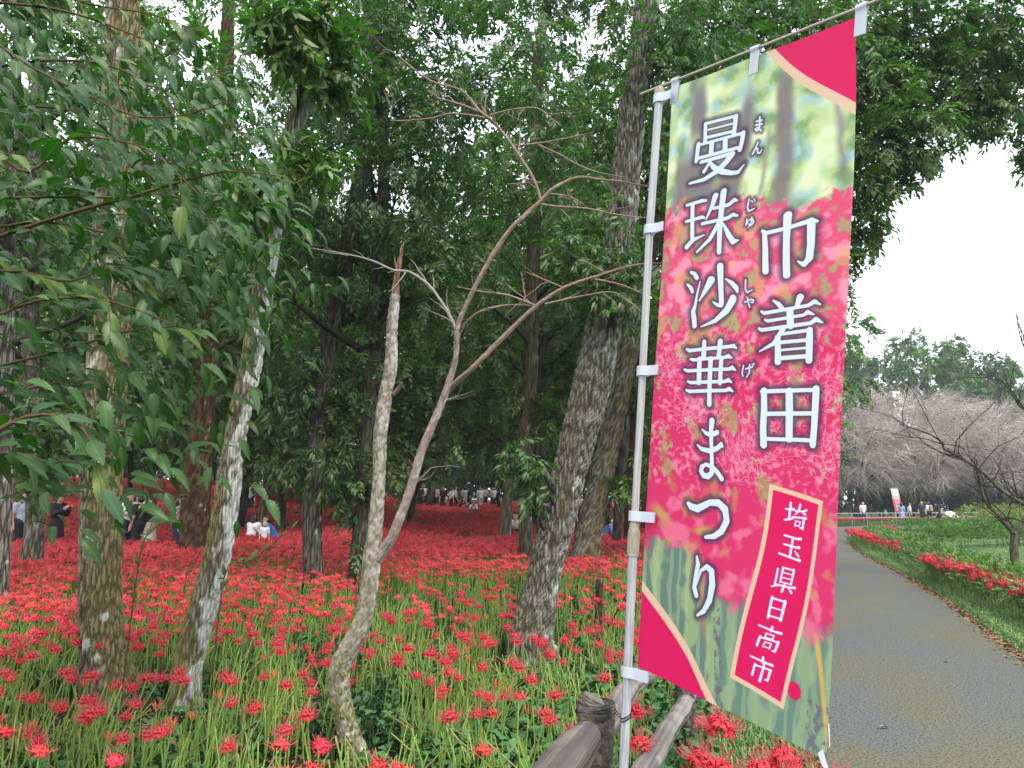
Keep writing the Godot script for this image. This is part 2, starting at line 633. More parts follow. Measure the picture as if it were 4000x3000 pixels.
# pose: stand, phone, walk, crouch; outfit: trousers, skirt, dress
func person_shapes(pose: String, outfit: String, long_hair: bool) -> Dictionary:
	var key := pose + outfit + str(long_hair)
	if person_meshes.has(key):
		return person_meshes[key]
	var drop := 0.0
	var kl := Vector3(0.1, 0.47, 0.03)
	var kr := Vector3(-0.1, 0.47, 0.03)
	var fl := Vector3(0.1, 0.07, -0.01)
	var fr := Vector3(-0.1, 0.07, -0.01)
	var lean := 0.0
	if pose == "walk":
		kl = Vector3(0.09, 0.48, 0.16)
		fl = Vector3(0.09, 0.08, 0.18)
		kr = Vector3(-0.09, 0.47, -0.06)
		fr = Vector3(-0.09, 0.1, -0.3)
	if pose == "crouch":
		drop = 0.58
		kl = Vector3(0.15, 0.46, 0.34)
		kr = Vector3(-0.13, 0.4, 0.36)
		fl = Vector3(0.14, 0.07, 0.02)
		fr = Vector3(-0.12, 0.07, 0.04)
		lean = 0.16
	var hip := Vector3(0, 0.92 - drop, -lean * 0.6)
	var hl := hip + Vector3(0.09, -0.03, 0)
	var hr := hip + Vector3(-0.09, -0.03, 0)
	var chest := Vector3(0, 1.24 - drop, lean * 0.4)
	var neck := Vector3(0, 1.42 - drop, lean)
	var head := Vector3(0, 1.56 - drop, lean + 0.03)
	var sl := Vector3(0.165, 1.36 - drop, lean * 0.8)
	var sr := Vector3(-0.165, 1.36 - drop, lean * 0.8)
	var el := sl + Vector3(0.06, -0.27, -0.03)
	var er := sr + Vector3(-0.06, -0.27, -0.03)
	var wl := el + Vector3(0.0, -0.23, 0.07)
	var wr := er + Vector3(0.0, -0.23, 0.07)
	if pose == "phone" or pose == "crouch":
		el = sl + Vector3(0.05, -0.24, 0.1)
		er = sr + Vector3(-0.05, -0.24, 0.1)
		wl = el + Vector3(-0.1, 0.14, 0.2)
		wr = er + Vector3(0.1, 0.14, 0.2)
	if pose == "walk":
		wl = el + Vector3(0.0, -0.21, -0.06)
		wr = er + Vector3(0.0, -0.19, 0.14)
	var body := [
		[head + Vector3(0, 0.03, 0), head + Vector3(0, -0.04, 0.02), 0.098, 0.076], [head + Vector3(0, -0.02, 0.08), head + Vector3(0, -0.03, 0.1), 0.016, 0.014],
		[head + Vector3(0.095, -0.02, 0), head + Vector3(0.1, 0.01, 0), 0.018, 0.02], [head + Vector3(-0.095, -0.02, 0), head + Vector3(-0.1, 0.01, 0), 0.018, 0.02],
		[neck, head + Vector3(0, -0.06, 0), 0.055, 0.055], [chest, neck + Vector3(0, -0.04, 0), 0.12, 0.07], [hip, chest, 0.125, 0.12], [sl, sr, 0.062, 0.062],
		[sl, el, 0.05, 0.04], [el, wl, 0.04, 0.028], [sr, er, 0.05, 0.04], [er, wr, 0.04, 0.028], [hl, kl, 0.082, 0.056], [kl, fl, 0.055, 0.036], [hr, kr, 0.082, 0.056], [kr, fr, 0.055, 0.036],
	]
	for w in [[wl, el, 1.0], [wr, er, -1.0]]:
		var d: Vector3 = (w[0] - w[1]).normalized()
		var fr2 := frame(d, Vector3(w[2], 0, 0.2))
		var across: Vector3 = fr2[1]
		body.append([w[0], w[0] + d * 0.07, 0.028, 0.034])
		for k in 4:
			var root: Vector3 = w[0] + d * 0.09 + across * (k - 1.5) * 0.02
			body.append([root, root + d * (0.06 + 0.012 * (1.5 - absf(k - 1.5))), 0.011, 0.009])
		body.append([w[0] + d * 0.02 + across * 0.03, w[0] + d * 0.07 + across * 0.055, 0.013, 0.01])
	var shirt := [[chest + Vector3(0.03, 0.02, 0), chest + Vector3(-0.03, 0.02, 0), 0.138, 0.138], [hip + Vector3(0, 0.02, 0), chest, 0.148, 0.142], [sl + Vector3(-0.01, 0.0, 0), sr + Vector3(0.01, 0, 0), 0.08, 0.08],
		[sl, sl.lerp(el, 0.75), 0.072, 0.066], [sr, sr.lerp(er, 0.75), 0.072, 0.066]]
	if outfit == "dress":
		shirt.append([el, wl, 0.058, 0.05])
		shirt.append([er, wr, 0.058, 0.05])
		shirt.append([sl, el, 0.07, 0.06])
		shirt.append([sr, er, 0.07, 0.06])
	var lower := []
	if outfit == "trousers":
		lower = [[hip + Vector3(0.04, 0, 0), hip + Vector3(-0.04, 0, 0), 0.14, 0.14], [hl, kl, 0.105, 0.08], [kl, fl + Vector3(0, 0.02, 0), 0.08, 0.062], [hr, kr, 0.105, 0.08], [kr, fr + Vector3(0, 0.02, 0), 0.08, 0.062]]
	else:
		var hem := 0.45 if outfit == "skirt" else 0.22
		var bottom := Vector3(0, hem, 0.02) if pose != "crouch" else Vector3(0, 0.24, 0.12)
		lower = [[hip, bottom, 0.14, 0.23], [hip + Vector3(0.05, 0, 0), bottom + Vector3(0.08, 0, 0), 0.13, 0.18], [hip + Vector3(-0.05, 0, 0), bottom + Vector3(-0.08, 0, 0), 0.13, 0.18]]
	var hair := [[head + Vector3(0, 0.055, -0.015), head + Vector3(0, 0.0, -0.035), 0.1, 0.1]]
	if long_hair:
		hair.append([head + Vector3(0, 0.0, -0.05), neck + Vector3(0, -0.06, -0.06), 0.095, 0.075])
	var shoes := [[fl + Vector3(0, -0.02, -0.02), fl + Vector3(0.01, -0.03, 0.13), 0.05, 0.04], [fr + Vector3(0, -0.02, -0.02), fr + Vector3(-0.01, -0.03, 0.13), 0.05, 0.04]]
	var out := {"body": body_mesh(body, 0.024, 0.04), "shirt": body_mesh(shirt, 0.03, 0.05), "lower": body_mesh(lower, 0.03, 0.05), "hair": body_mesh(hair, 0.024, 0.03), "shoe": body_mesh(shoes, 0.024, 0.02),
		"chest": chest, "hand": (wl + wr) * 0.5, "outfit": outfit}
	person_meshes[key] = out
	return out


func person(label: String, at: Vector3, yaw: float, tall: float, pose: String, outfit: String, long_hair: bool, top: Color, bottom: Color, group := "", hair_col := Color(0.012, 0.01, 0.01), pack := -1) -> Node3D:
	var s := person_shapes(pose, outfit, long_hair)
	var o := thing("person", label, "person", at, group)
	o.rotation.y = yaw
	o.scale = Vector3.ONE * tall / 1.66
	put("body", s.body, flat("skin", Color(0.5, 0.3, 0.21), 0.6), o)
	put("hair", s.hair, flat("hair %s" % hair_col, hair_col, 0.45), o)
	put("shirt" if outfit != "dress" else "dress_top", s.shirt, flat("cloth %s" % top, top, 0.85), o)
	put(outfit if outfit != "dress" else "dress_skirt", s.lower, flat("cloth %s" % bottom, bottom, 0.85), o)
	put("shoes", s.shoe, flat("shoe", Color(0.05, 0.05, 0.055), 0.6), o)
	if pack >= 0:
		var c: Vector3 = s.chest
		var m := body_mesh([[c + Vector3(0, 0.06, -0.2), c + Vector3(0, -0.18, -0.2), 0.13, 0.14]], 0.04, 0.04)
		put("backpack", m, flat("pack %d" % pack, [Color(0.015, 0.015, 0.02), Color(0.3, 0.2, 0.12), Color(0.02, 0.03, 0.09)][pack], 0.7), o)
	if pose == "phone":
		var ph := BoxMesh.new()
		ph.size = Vector3(0.15, 0.075, 0.012)
		var h := put("phone", ph, flat("phone", Color(0.02, 0.02, 0.025), 0.2), o)
		h.position = s.hand + Vector3(0, 0.05, 0.09)
	return o


# ---------------------------------------------------------------- the print on the banner

func sd_seg(px: float, py: float, ax: float, ay: float, bx: float, by: float) -> Vector2:
	var dx := bx - ax
	var dy := by - ay
	var t := clampf(((px - ax) * dx + (py - ay) * dy) / maxf(dx * dx + dy * dy, 1e-6), 0.0, 1.0)
	return Vector2(Vector2(px - ax - dx * t, py - ay - dy * t).length(), t)


func poly_depth(q: Vector2, poly: PackedVector2Array) -> float:
	var d := 1e9
	for i in poly.size():
		var a := poly[i]
		var e := (poly[(i + 1) % poly.size()] - a).normalized()
		d = minf(d, e.cross(q - a))
	return d


func flag_texture(strokes: Dictionary) -> ImageTexture:
	const W := 480
	const HH := 1440
	var im := Image.create(W, HH, false, Image.FORMAT_RGB8)
	var far := PackedFloat32Array()
	far.resize(W * HH)
	far.fill(1e6)
	var halo := PackedFloat32Array()
	halo.resize(W * HH)
	halo.fill(1e6)
	var blobs := FastNoiseLite.new()
	blobs.seed = 5
	blobs.frequency = 0.013
	blobs.fractal_octaves = 2
	var fine := FastNoiseLite.new()
	fine.seed = 9
	fine.frequency = 0.05
	fine.fractal_octaves = 3
	var pink := PackedFloat32Array()
	pink.resize(W * HH)
	# filaments of the flowers in the sharp band: arcs that leave a few flower centres
	rng.seed = 77
	for k in 1500:
		var cx: float = [40.0, 130.0, 330.0, 430.0, 250.0, 470.0, 190.0][k % 7] + jit(46)
		var cy: float = [760.0, 860.0, 905.0, 800.0, 960.0, 930.0, 740.0][k % 7] + jit(40)
		var a := rng.randf_range(-PI * 1.05, 0.1)
		var length := rng.randf_range(8, 40)
		var x := cx + cos(a) * rng.randf_range(4, 40)
		var y := cy + sin(a) * rng.randf_range(4, 40)
		var bend := jit(0.035)
		var amp := rng.randf_range(0.35, 1.0)
		for s in int(length):
			a += bend
			x += cos(a)
			y += sin(a)
			var xi := int(x)
			var yi := int(y)
			if xi < 1 or yi < 1 or xi >= W - 1 or yi >= HH - 1:
				break
			var at := yi * W + xi
			pink[at] = maxf(pink[at], amp)
			pink[at + 1] = maxf(pink[at + 1], amp * 0.6)
			if s > length - 3.0:
				pink[at - 1] = maxf(pink[at - 1], amp)
				pink[at + W] = maxf(pink[at + W], amp)
	for name in strokes:
		var reach := 15.0 if name.length() == 1 else 11.0
		if name in ["埼", "玉", "県", "日", "高", "市"]:
			reach = 2.0
		for s in strokes[name]:
			for i in range(0, s.size() - 3, 3):
				var ax: float = s[i]
				var ay: float = s[i + 1]
				var aw: float = s[i + 2] * 0.5
				var bx: float = s[i + 3]
				var by: float = s[i + 4]
				var bw: float = s[i + 5] * 0.5
				var m := maxf(aw, bw) + reach
				for y in range(maxi(0, int(minf(ay, by) - m)), mini(HH, int(maxf(ay, by) + m) + 1)):
					for x in range(maxi(0, int(minf(ax, bx) - m)), mini(W, int(maxf(ax, bx) + m) + 1)):
						var q := sd_seg(x + 0.5, y + 0.5, ax, ay, bx, by)
						var d := q.x - lerpf(aw, bw, q.y)
						var at := y * W + x
						if d < far[at]:
							far[at] = d
						if reach > 3.0 and d * 15.0 / reach < halo[at]:
							halo[at] = d * 15.0 / reach
	var label := PackedVector2Array()
	for q in [Vector2(0.679, 0.682), Vector2(0.93, 0.693), Vector2(0.866, 0.833), Vector2(0.789, 0.966), Vector2(0.536, 0.955)]:
		label.append(q * Vector2(W, HH))
	var tr := PackedVector2Array([Vector2(0.432, -0.05) * Vector2(W, HH), Vector2(1.3, -0.05) * Vector2(W, HH), Vector2(1.3, 0.259) * Vector2(W, HH)])
	var bl := PackedVector2Array([Vector2(-0.2, 0.818) * Vector2(W, HH), Vector2(0.32, 0.948) * Vector2(W, HH), Vector2(0.52, 1.012) * Vector2(W, HH), Vector2(-0.2, 1.05) * Vector2(W, HH)])
	var crimson := Color(0.87, 0.07, 0.36)
	var tan_ := Color(0.89, 0.75, 0.63)
	for y in HH:
		var v := float(y) / HH
		for x in W:
			var u := float(x) / W
			var n1 := blobs.get_noise_2d(x, y)
			var n2 := blobs.get_noise_2d(x * 0.8 + 700, y * 0.8)
			var n3 := fine.get_noise_2d(x, y)
			var col := Color(0.74, 0.82, 0.56).lerp(Color(0.63, 0.78, 0.76), clampf(0.5 + n1 * 1.9 - u * 0.5, 0, 1)).lerp(Color(0.88, 0.93, 0.72), clampf(n2 * 2.2 - 0.1, 0, 1)).lerp(Color(0.44, 0.58, 0.36), clampf(-n2 * 1.8 - 0.15 + n3 * 0.3, 0, 0.85))
			if v < 0.33:
				for t in [[0.2, 0.0, 0.14, 0.052, 0.0], [0.19, 0.13, 0.33, 0.13, 0.05], [0.49, 0.05, 0.22, 0.035, -0.35], [0.47, 0.1, 0.3, 0.07, -0.6], [0.7, 0.03, 0.31, 0.045, 0.02], [0.93, 0.1, 0.27, 0.012, 0.2], [0.62, 0.12, 0.27, 0.01, -0.25], [0.06, 0.2, 0.3, 0.02, 0.0]]:
					if v > t[1] - 0.02 and v < t[2]:
						var e: float = absf(u - t[0] - (v - t[1]) * t[4] - n1 * 0.012) - t[3]
						col = col.lerp(Color(0.47, 0.39, 0.43).lerp(Color(0.36, 0.33, 0.34), clampf(0.4 + n2, 0, 1)), smoothstep(0.022, -0.03, e) * 0.78 * smoothstep(t[1] - 0.02, t[1] + 0.04, v) * smoothstep(t[2], t[2] - 0.05, v))
			var edge := 0.262 - 0.028 * sin(u * 5.0 + 0.5) + n3 * 0.02 + n1 * 0.02 - 0.02 * u
			if v > edge - 0.012:
				var hot := Color(0.88, 0.27, 0.43).lerp(Color(0.95, 0.62, 0.7), clampf(n1 * 2.2 - 0.05 + n3 * 0.6, 0, 0.8)).lerp(Color(0.87, 0.64, 0.42), clampf(n2 * 2.4 - 0.35 + n3 * 0.5, 0, 0.65)).lerp(Color(0.6, 0.64, 0.4), clampf(-n1 * 2.6 - 0.45 + n3, 0, 0.8))
				col = col.lerp(hot, clampf((v - edge + 0.012) * 80.0, 0, 1))
			if v > 0.44:
				var k := clampf((v - 0.45 - n3 * 0.05) * 25.0, 0, 1)
				var sharp := Color(0.84, 0.14, 0.36).lerp(Color(0.93, 0.46, 0.58), clampf(n3 * 2.0 + n1, 0, 1)).lerp(Color(0.62, 0.6, 0.34), clampf(n2 * 3.0 - 0.55 + n3 * 0.9, 0, 0.75))
				sharp = sharp.lerp(Color(0.97, 0.8, 0.86), pink[y * W + x] * 0.62)
				col = col.lerp(sharp, k)
			if v > 0.69:
				var k := clampf((v - 0.69 - n1 * 0.04) * 30.0, 0, 1)
				var deep := Color(0.85, 0.15, 0.38).lerp(Color(0.92, 0.45, 0.57), clampf(n1 * 2.2 + n3 * 0.4, 0, 0.8))
				var dx := (u - 0.2) * 0.6
				var dy := (v - 0.775) * 1.8
				var rr := sqrt(dx * dx + dy * dy)
				var ray := cos(atan2(dy, dx) * 5.0 + 0.7)
				deep = deep.lerp(Color(0.72, 0.64, 0.3), clampf((ray - 0.45) * 2.0, 0, 1) * clampf(1.2 - absf(rr - 0.075) * 22.0, 0, 0.85))
				deep = deep.lerp(Color(0.78, 0.55, 0.33), clampf(n2 * 2.4 - 0.6 + n3 * 0.5, 0, 0.6))
				col = col.lerp(deep, k)
			var gedge := 0.825 + 0.05 * smoothstep(0.3, 0.45, u) * 0.4 - 0.02 * sin(u * 9.0) + n1 * 0.03 + (0.035 if u > 0.85 else 0.0) + n3 * 0.012
			if v > gedge - 0.02:
				var s := smoothstep(-0.5, 0.6, sin(u * 43.0 + n1 * 2.0 + sin(u * 13.0) * 2.0 + v * 3.0))
				var s2 := smoothstep(0.2, 0.7, sin(u * 97.0 + n2 * 1.5 + sin(u * 31.0)))
				var stem := Color(0.37, 0.48, 0.43).lerp(Color(0.59, 0.68, 0.46), s * 0.85).lerp(Color(0.68, 0.74, 0.52), s2 * 0.45)
				if u > 0.45:
					stem = stem.lerp(Color(0.42, 0.56, 0.47), 0.3)
				stem = stem.lerp(Color(0.4, 0.36, 0.4), clampf(n3 * 3.0 - 0.5 + (0.6 if absf(u - 0.46 - (v - 0.9) * 0.3) < 0.02 or (u > 0.9 and v > 0.94) else -1.6), 0, 0.8))
				stem = stem.lerp(Color(0.83, 0.5, 0.32), clampf((0.022 - absf(u - 0.35 - (v - 0.85) * 0.6)) * 60.0, 0, 0.5) * clampf((0.93 - v) * 30.0, 0, 1))
				stem = stem.lerp(Color(0.87, 0.66, 0.32), clampf((0.022 - (v - 0.84) * 0.07 - absf(u - 0.9 - (v - 0.84) * 0.75 + sin(v * 40.0) * 0.006)) * 70.0, 0, 0.85) * clampf((v - 0.84) * 40.0, 0, 1))
				col = col.lerp(stem, clampf((v - gedge + 0.02) * 45.0, 0, 1))
			col = col.lerp(Color(1, 0.97, 0.98), 0.06)
			var dot := Vector2((u - 0.835) * 0.6, (v - 0.938) * 1.8).length()
			col = col.lerp(crimson, clampf((0.021 - dot) * 400.0, 0, 1))
			var p := Vector2(x, y)
			var d := poly_depth(p, tr)
			col = col.lerp(tan_, clampf(d + 0.5, 0, 1)).lerp(crimson, clampf(d - 18.0, 0, 1))
			d = poly_depth(p, bl)
			col = col.lerp(tan_, clampf(d + 0.5, 0, 1)).lerp(crimson, clampf(d - 18.0, 0, 1))
			var at := y * W + x
			if halo[at] < 15.0:
				col = col.lerp(Color(0.24, 0.17, 0.26), pow(clampf(1.0 - halo[at] / 15.0, 0, 1), 1.1) * 0.85)
			d = poly_depth(p, label)
			col = col.lerp(tan_, clampf(d + 0.5, 0, 1)).lerp(crimson, clampf(d - 9.0, 0, 1))
			col = col.lerp(Color(0.85, 0.9, 0.97), clampf(0.5 - far[at], 0, 1))
			im.set_pixel(x, y, col)
	return ImageTexture.create_from_image(im)


# ---------------------------------------------------------------- trees

func axis_at(P: PackedVector3Array, y: float) -> Vector3:
	for i in P.size() - 1:
		if P[i + 1].y >= y:
			return P[i].lerp(P[i + 1], clampf((y - P[i].y) / maxf(P[i + 1].y - P[i].y, 0.01), 0, 1))
	return P[P.size() - 1]


func limb_path(a: Vector3, b: Vector3, sag: float) -> PackedVector3Array:
	var out := PackedVector3Array()
	var n := 6
	var off := jit3(0.12) * a.distance_to(b)
	for i in n + 1:
		var t := float(i) / n
		out.append(a.lerp(b, t) + Vector3(0, sag * sin(t * PI), 0) + off * sin(t * PI) + jit3(0.03) * a.distance_to(b) * sin(t * PI))
	return out


func grow_twigs(mb: MB, at: Vector3, d: Vector3, length: float, r: float, level: int, ca: Color, cb: Color, droop := 0.0, spread := 0.7) -> void:
	var P := PackedVector3Array([at])
	var R := PackedFloat32Array([r])
	var p := at
	var dir := d.normalized()
	var n := 5 if level > 0 else 4
	for i in n:
		dir = (dir + jit3(0.34) + Vector3(0, -droop * 0.25, 0)).normalized()
		p += dir * length / n
		P.append(p)
		R.append(r * (1.0 - 0.75 * float(i + 1) / n))
	tube(mb, P, R, 4 if level > 0 else 3, ca, cb)
	if level > 0:
		for k in (4 if level > 1 else 5):
			var i := 1 + (k % n)
			var nd := (dir + jit3(spread) * 1.4).normalized()
			grow_twigs(mb, P[i], nd, length * rng.randf_range(0.4, 0.65), R[i] * 0.65, level - 1, cb, cb, droop, spread)


# rows: world x, y, radius up the trunk, all near depth z; hand: [x, y, z, radius, sprigs] of its clumps
func tree(label: String, z: float, rows: Array, st: Dictionary, o: Dictionary, hand: Array) -> Node3D:
	rng.seed = hash(label)
	var base := Vector3(rows[0][0], hgt(rows[0][0], z), z)
	var n := thing(o.get("name", "oak_tree"), label, "tree", base, o.get("group", ""))
	var P := PackedVector3Array()
	var R := PackedFloat32Array()
	var sway := jit(0.04)
	for q in rows:
		P.append(Vector3(q[0] - base.x, q[1] - base.y, sway * (q[1] - base.y)))
		R.append(q[2])
	var tall: float = o.get("tall", 14.0)
	var k := P.size()
	var d := (P[k - 1] - P[k - 3]).normalized()
	while P[P.size() - 1].y < tall:
		d = (d + jit3(0.12) + Vector3(0, 0.1, 0)).normalized()
		var left := tall - P[P.size() - 1].y
		P.append(P[P.size() - 1] + d * minf(1.2, left + 0.3))
		R.append(maxf(0.02, R[R.size() - 1] * (1.0 - 1.0 / maxf(2.5, left + 1.0))))
	var near := -z
	var step: float = o.get("step", 0.02 if near < 9.0 else (0.07 if near < 18.0 else 0.25))
	var sides: int = o.get("sides", 104 if near < 9.0 else (48 if near < 18.0 else 20))
	put("trunk", bark(P, R, step, sides, o.get("amp", 0.012 if near < 18.0 else 0.0), st, base, o.get("flare", 0.12)), mats.bark, n)
	# limbs and clumps of leaves
	var clumps := []
	for c in hand:
		clumps.append([Vector3(c[0], c[1], c[2]) - base, Vector3.ONE * c[3], int(c[4] * 0.75)])
	var hc: float = o.get("crown", 5.0)
	var rad: float = o.get("radius", 3.2)
	for i in int(o.get("clumps", 18)):
		var t := (i + rng.randf()) / float(o.get("clumps", 18))
		var y := lerpf(hc, maxf(hc + 2.0, minf(tall, 2.2 + (near - 1.0) * 0.8)), t)
		var a := i * 2.4 + jit(0.5)
		var w := rad * sqrt(maxf(0.08, 1.0 - pow(absf(t * 1.6 - 0.6), 2.0) * 0.8)) * rng.randf_range(0.35, 1.0)
		var q := axis_at(P, y)
		var br := rng.randf_range(0.7, 1.25) * float(o.get("clump_r", 1.0))
		clumps.append([Vector3(q.x + cos(a) * w, y, q.z + sin(a) * w), Vector3(br, br * 0.75, br), int(o.get("sprigs", 66))])
	var where: Array[Transform3D] = []
	var tint := PackedColorArray()
	var limb_count := 0
	for c in clumps:
		var at: Vector3 = c[0]
		if at.y + base.y > 1.5 + (near - 1.0) * 0.8 + 1.2:
			continue  # far above anything that the view takes in
		var from := axis_at(P, maxf(at.y - 0.45 * Vector2(at.x, at.z).distance_to(Vector2(axis_at(P, at.y).x, axis_at(P, at.y).z)) - 0.2, at.y * 0.6))
		var l := from.distance_to(at)
		if l > 0.35 and limb_count < int(o.get("limbs", 12)) and near < 40.0:
			limb_count += 1
			var mb := MB.new()
			var path := limb_path(from, at, 0.06 * l)
			var r0 := clampf(0.02 * l + 0.012, 0.015, 0.09)
			var rr := PackedFloat32Array()
			for i in path.size():
				rr.append(lerpf(r0, 0.006, float(i) / (path.size() - 1)))
			tube(mb, path, rr, 6, (st.low as Color).lerp(st.high, 0.5) * 0.6, Color(0.05, 0.045, 0.03))
			for s in 4:
				var i := 3 + s % 3
				grow_twigs(mb, path[i], (at - from).normalized() + jit3(0.9), 0.35 * l, rr[i] * 0.6, 0, Color(0.05, 0.045, 0.03), Color(0.06, 0.05, 0.03))
			put("limb", mb.mesh(), mats.wood, n)
		scatter_sprigs(where, tint, at, c[1], c[2], o.get("s0", 0.8), o.get("s1", 1.25), o.get("droop", 0.35))
	if not where.is_empty():
		stuff("foliage", o.get("sprig", mats_mesh.oak), o.get("leaf", mats.leaf), where, tint, n)
	return n


var mats_mesh := {}


func near_leaf_mesh(seed_: int, length: float) -> ArrayMesh:
	rng.seed = seed_
	var mb := MB.new()
	var c: Color = [Color(0.07, 0.15, 0.045), Color(0.042, 0.1, 0.035), Color(0.09, 0.175, 0.05), Color(0.14, 0.21, 0.045), Color(0.065, 0.145, 0.065)][seed_ % 5]
	leaf(mb, Transform3D.IDENTITY, length, length * rng.randf_range(0.31, 0.41), rng.randf_range(0.1, 0.6), rng.randf_range(0.08, 0.4), c, 15, 0.13)
	return mb.mesh()


# ---------------------------------------------------------------- the place

func _ready() -> void:
	rng.seed = 20
	smooth3.seed = 3
	smooth3.frequency = 1.0
	smooth3.fractal_octaves = 3
	cells3.seed = 8
	cells3.noise_type = FastNoiseLite.TYPE_CELLULAR
	cells3.cellular_return_type = FastNoiseLite.RETURN_DISTANCE2_SUB
	cells3.frequency = 1.0
	cells3.fractal_type = FastNoiseLite.FRACTAL_NONE
	patch.seed = 31
	patch.frequency = 0.55
	patch.fractal_octaves = 3
	patch2.seed = 47
	patch2.frequency = 0.16
	patch2.fractal_octaves = 2

	# camera, sky, light
	var cam := Camera3D.new()
	cam.name = "camera"
	cam.position = EYE
	cam.rotation_degrees.x = 9.565
	cam.fov = 56.8
	cam.near = 0.05
	cam.far = 600.0
	add_child(cam)
	cam.current = true
	var sky_mat := ProceduralSkyMaterial.new()
	sky_mat.sky_top_color = Color(0.90, 0.93, 0.97)
	sky_mat.sky_horizon_color = Color(0.955, 0.97, 0.995)
	sky_mat.sky_curve = 0.2
	sky_mat.ground_bottom_color = Color(0.3, 0.3, 0.27)
	sky_mat.ground_horizon_color = Color(0.6, 0.62, 0.6)
	sky_mat.energy_multiplier = 1.0
	var sky := Sky.new()
	sky.sky_material = sky_mat
	var env := Environment.new()
	env.background_mode = Environment.BG_SKY
	env.sky = sky
	env.ambient_light_source = Environment.AMBIENT_SOURCE_SKY
	env.tonemap_mode = Environment.TONE_MAPPER_LINEAR
	env.tonemap_exposure = 3.0
	env.fog_enabled = true
	env.fog_density = 0.0007
	env.fog_light_color = Color(0.86, 0.9, 0.95)
	env.sdfgi_enabled = true
	env.ssao_enabled = true
	env.ssil_enabled = true
	var we := WorldEnvironment.new()
	we.name = "environment"
	we.environment = env
	add_child(we)
	var sun := DirectionalLight3D.new()
	sun.name = "overcast_sun"
	sun.light_color = Color(1.0, 0.98, 0.94)
	sun.light_energy = 0.5
	sun.light_angular_distance = 25.0
	sun.shadow_enabled = true
	sun.rotation_degrees = Vector3(-56, 28, 0)
	add_child(sun)

	# shared materials
	var bark_tex := noise_tex(256, 512, 0.05, 4, 1, 11, 0.35, 1.0, 2)
	var grain := noise_tex(256, 256, 0.03, 1, 0, 12, 0.55, 1.0, 5)
	var speck := noise_tex(512, 512, 0.09, 1, 0, 14, 0.35, 1.0, 4)
	var b := flat("bark", Color.WHITE, 0.95, 0.2, true)
	b.heightmap_enabled = true
	b.heightmap_texture = bark_tex
	b.heightmap_scale = 1.2
	mats.bark = b
	var wd := flat("wood", Color.WHITE, 0.9, 0.25, true)
	wd.albedo_texture = grain
	mats.wood = wd
	mats.leaf = leafy("leaf", 0.42, 0.5, Color(0.6, 0.95, 0.25))
	mats.near_leaf = leafy("near_leaf", 0.4, 0.38, Color(0.55, 0.85, 0.25))
	var vein := Image.create(128, 64, false, Image.FORMAT_RGB8)
	for y in 64:
		for x in 128:
			var t := absf(y - 31.5) / 32.0
			var side := absf(fposmod(x / 128.0 - t * 0.13, 0.09) / 0.09 - 0.5)
			var g := 0.82 + 0.1 * smoothstep(0.42, 0.5, side) - 0.06 * smoothstep(0.3, 0.42, side)
			if t < 0.06:
				g = 1.0
			vein.set_pixel(x, y, Color(g, g, g * 0.97))
	mats.near_leaf.albedo_texture = ImageTexture.create_from_image(vein)
	mats.petal = leafy("petal", 0.5, 0.35, Color(0.5, 0.04, 0.04))
	mats.stem = leafy("stem", 0.5, 0.4, Color(0.3, 0.4, 0.1))
	mats.grass = leafy("grass", 0.55, 0.35, Color(0.3, 0.45, 0.12))
	mats_mesh.oak = sprig(101, 0.5, 24, 0.125, 0.044, 0.35, Color(0.078, 0.145, 0.038), 0.02)
	mats_mesh.broad = sprig(102, 0.55, 26, 0.105, 0.046, 0.25, Color(0.062, 0.128, 0.042), 0.01)
	mats_mesh.hang = sprig(103, 0.5, 22, 0.14, 0.044, 0.6, Color(0.065, 0.13, 0.05), 0.02)
	mats_mesh.far = sprig(104, 0.9, 22, 0.24, 0.11, 0.3, Color(0.09, 0.16, 0.045), 0.01, 3)
	build_land(grain, speck)
	build_path_edges()
	build_trees()
	build_far_trees()
	build_dead_tree()
	build_oak_branches()
	build_fence(grain)
	build_banner()
	build_right_side()
	build_people()
	build_lilies()
	build_undergrowth()


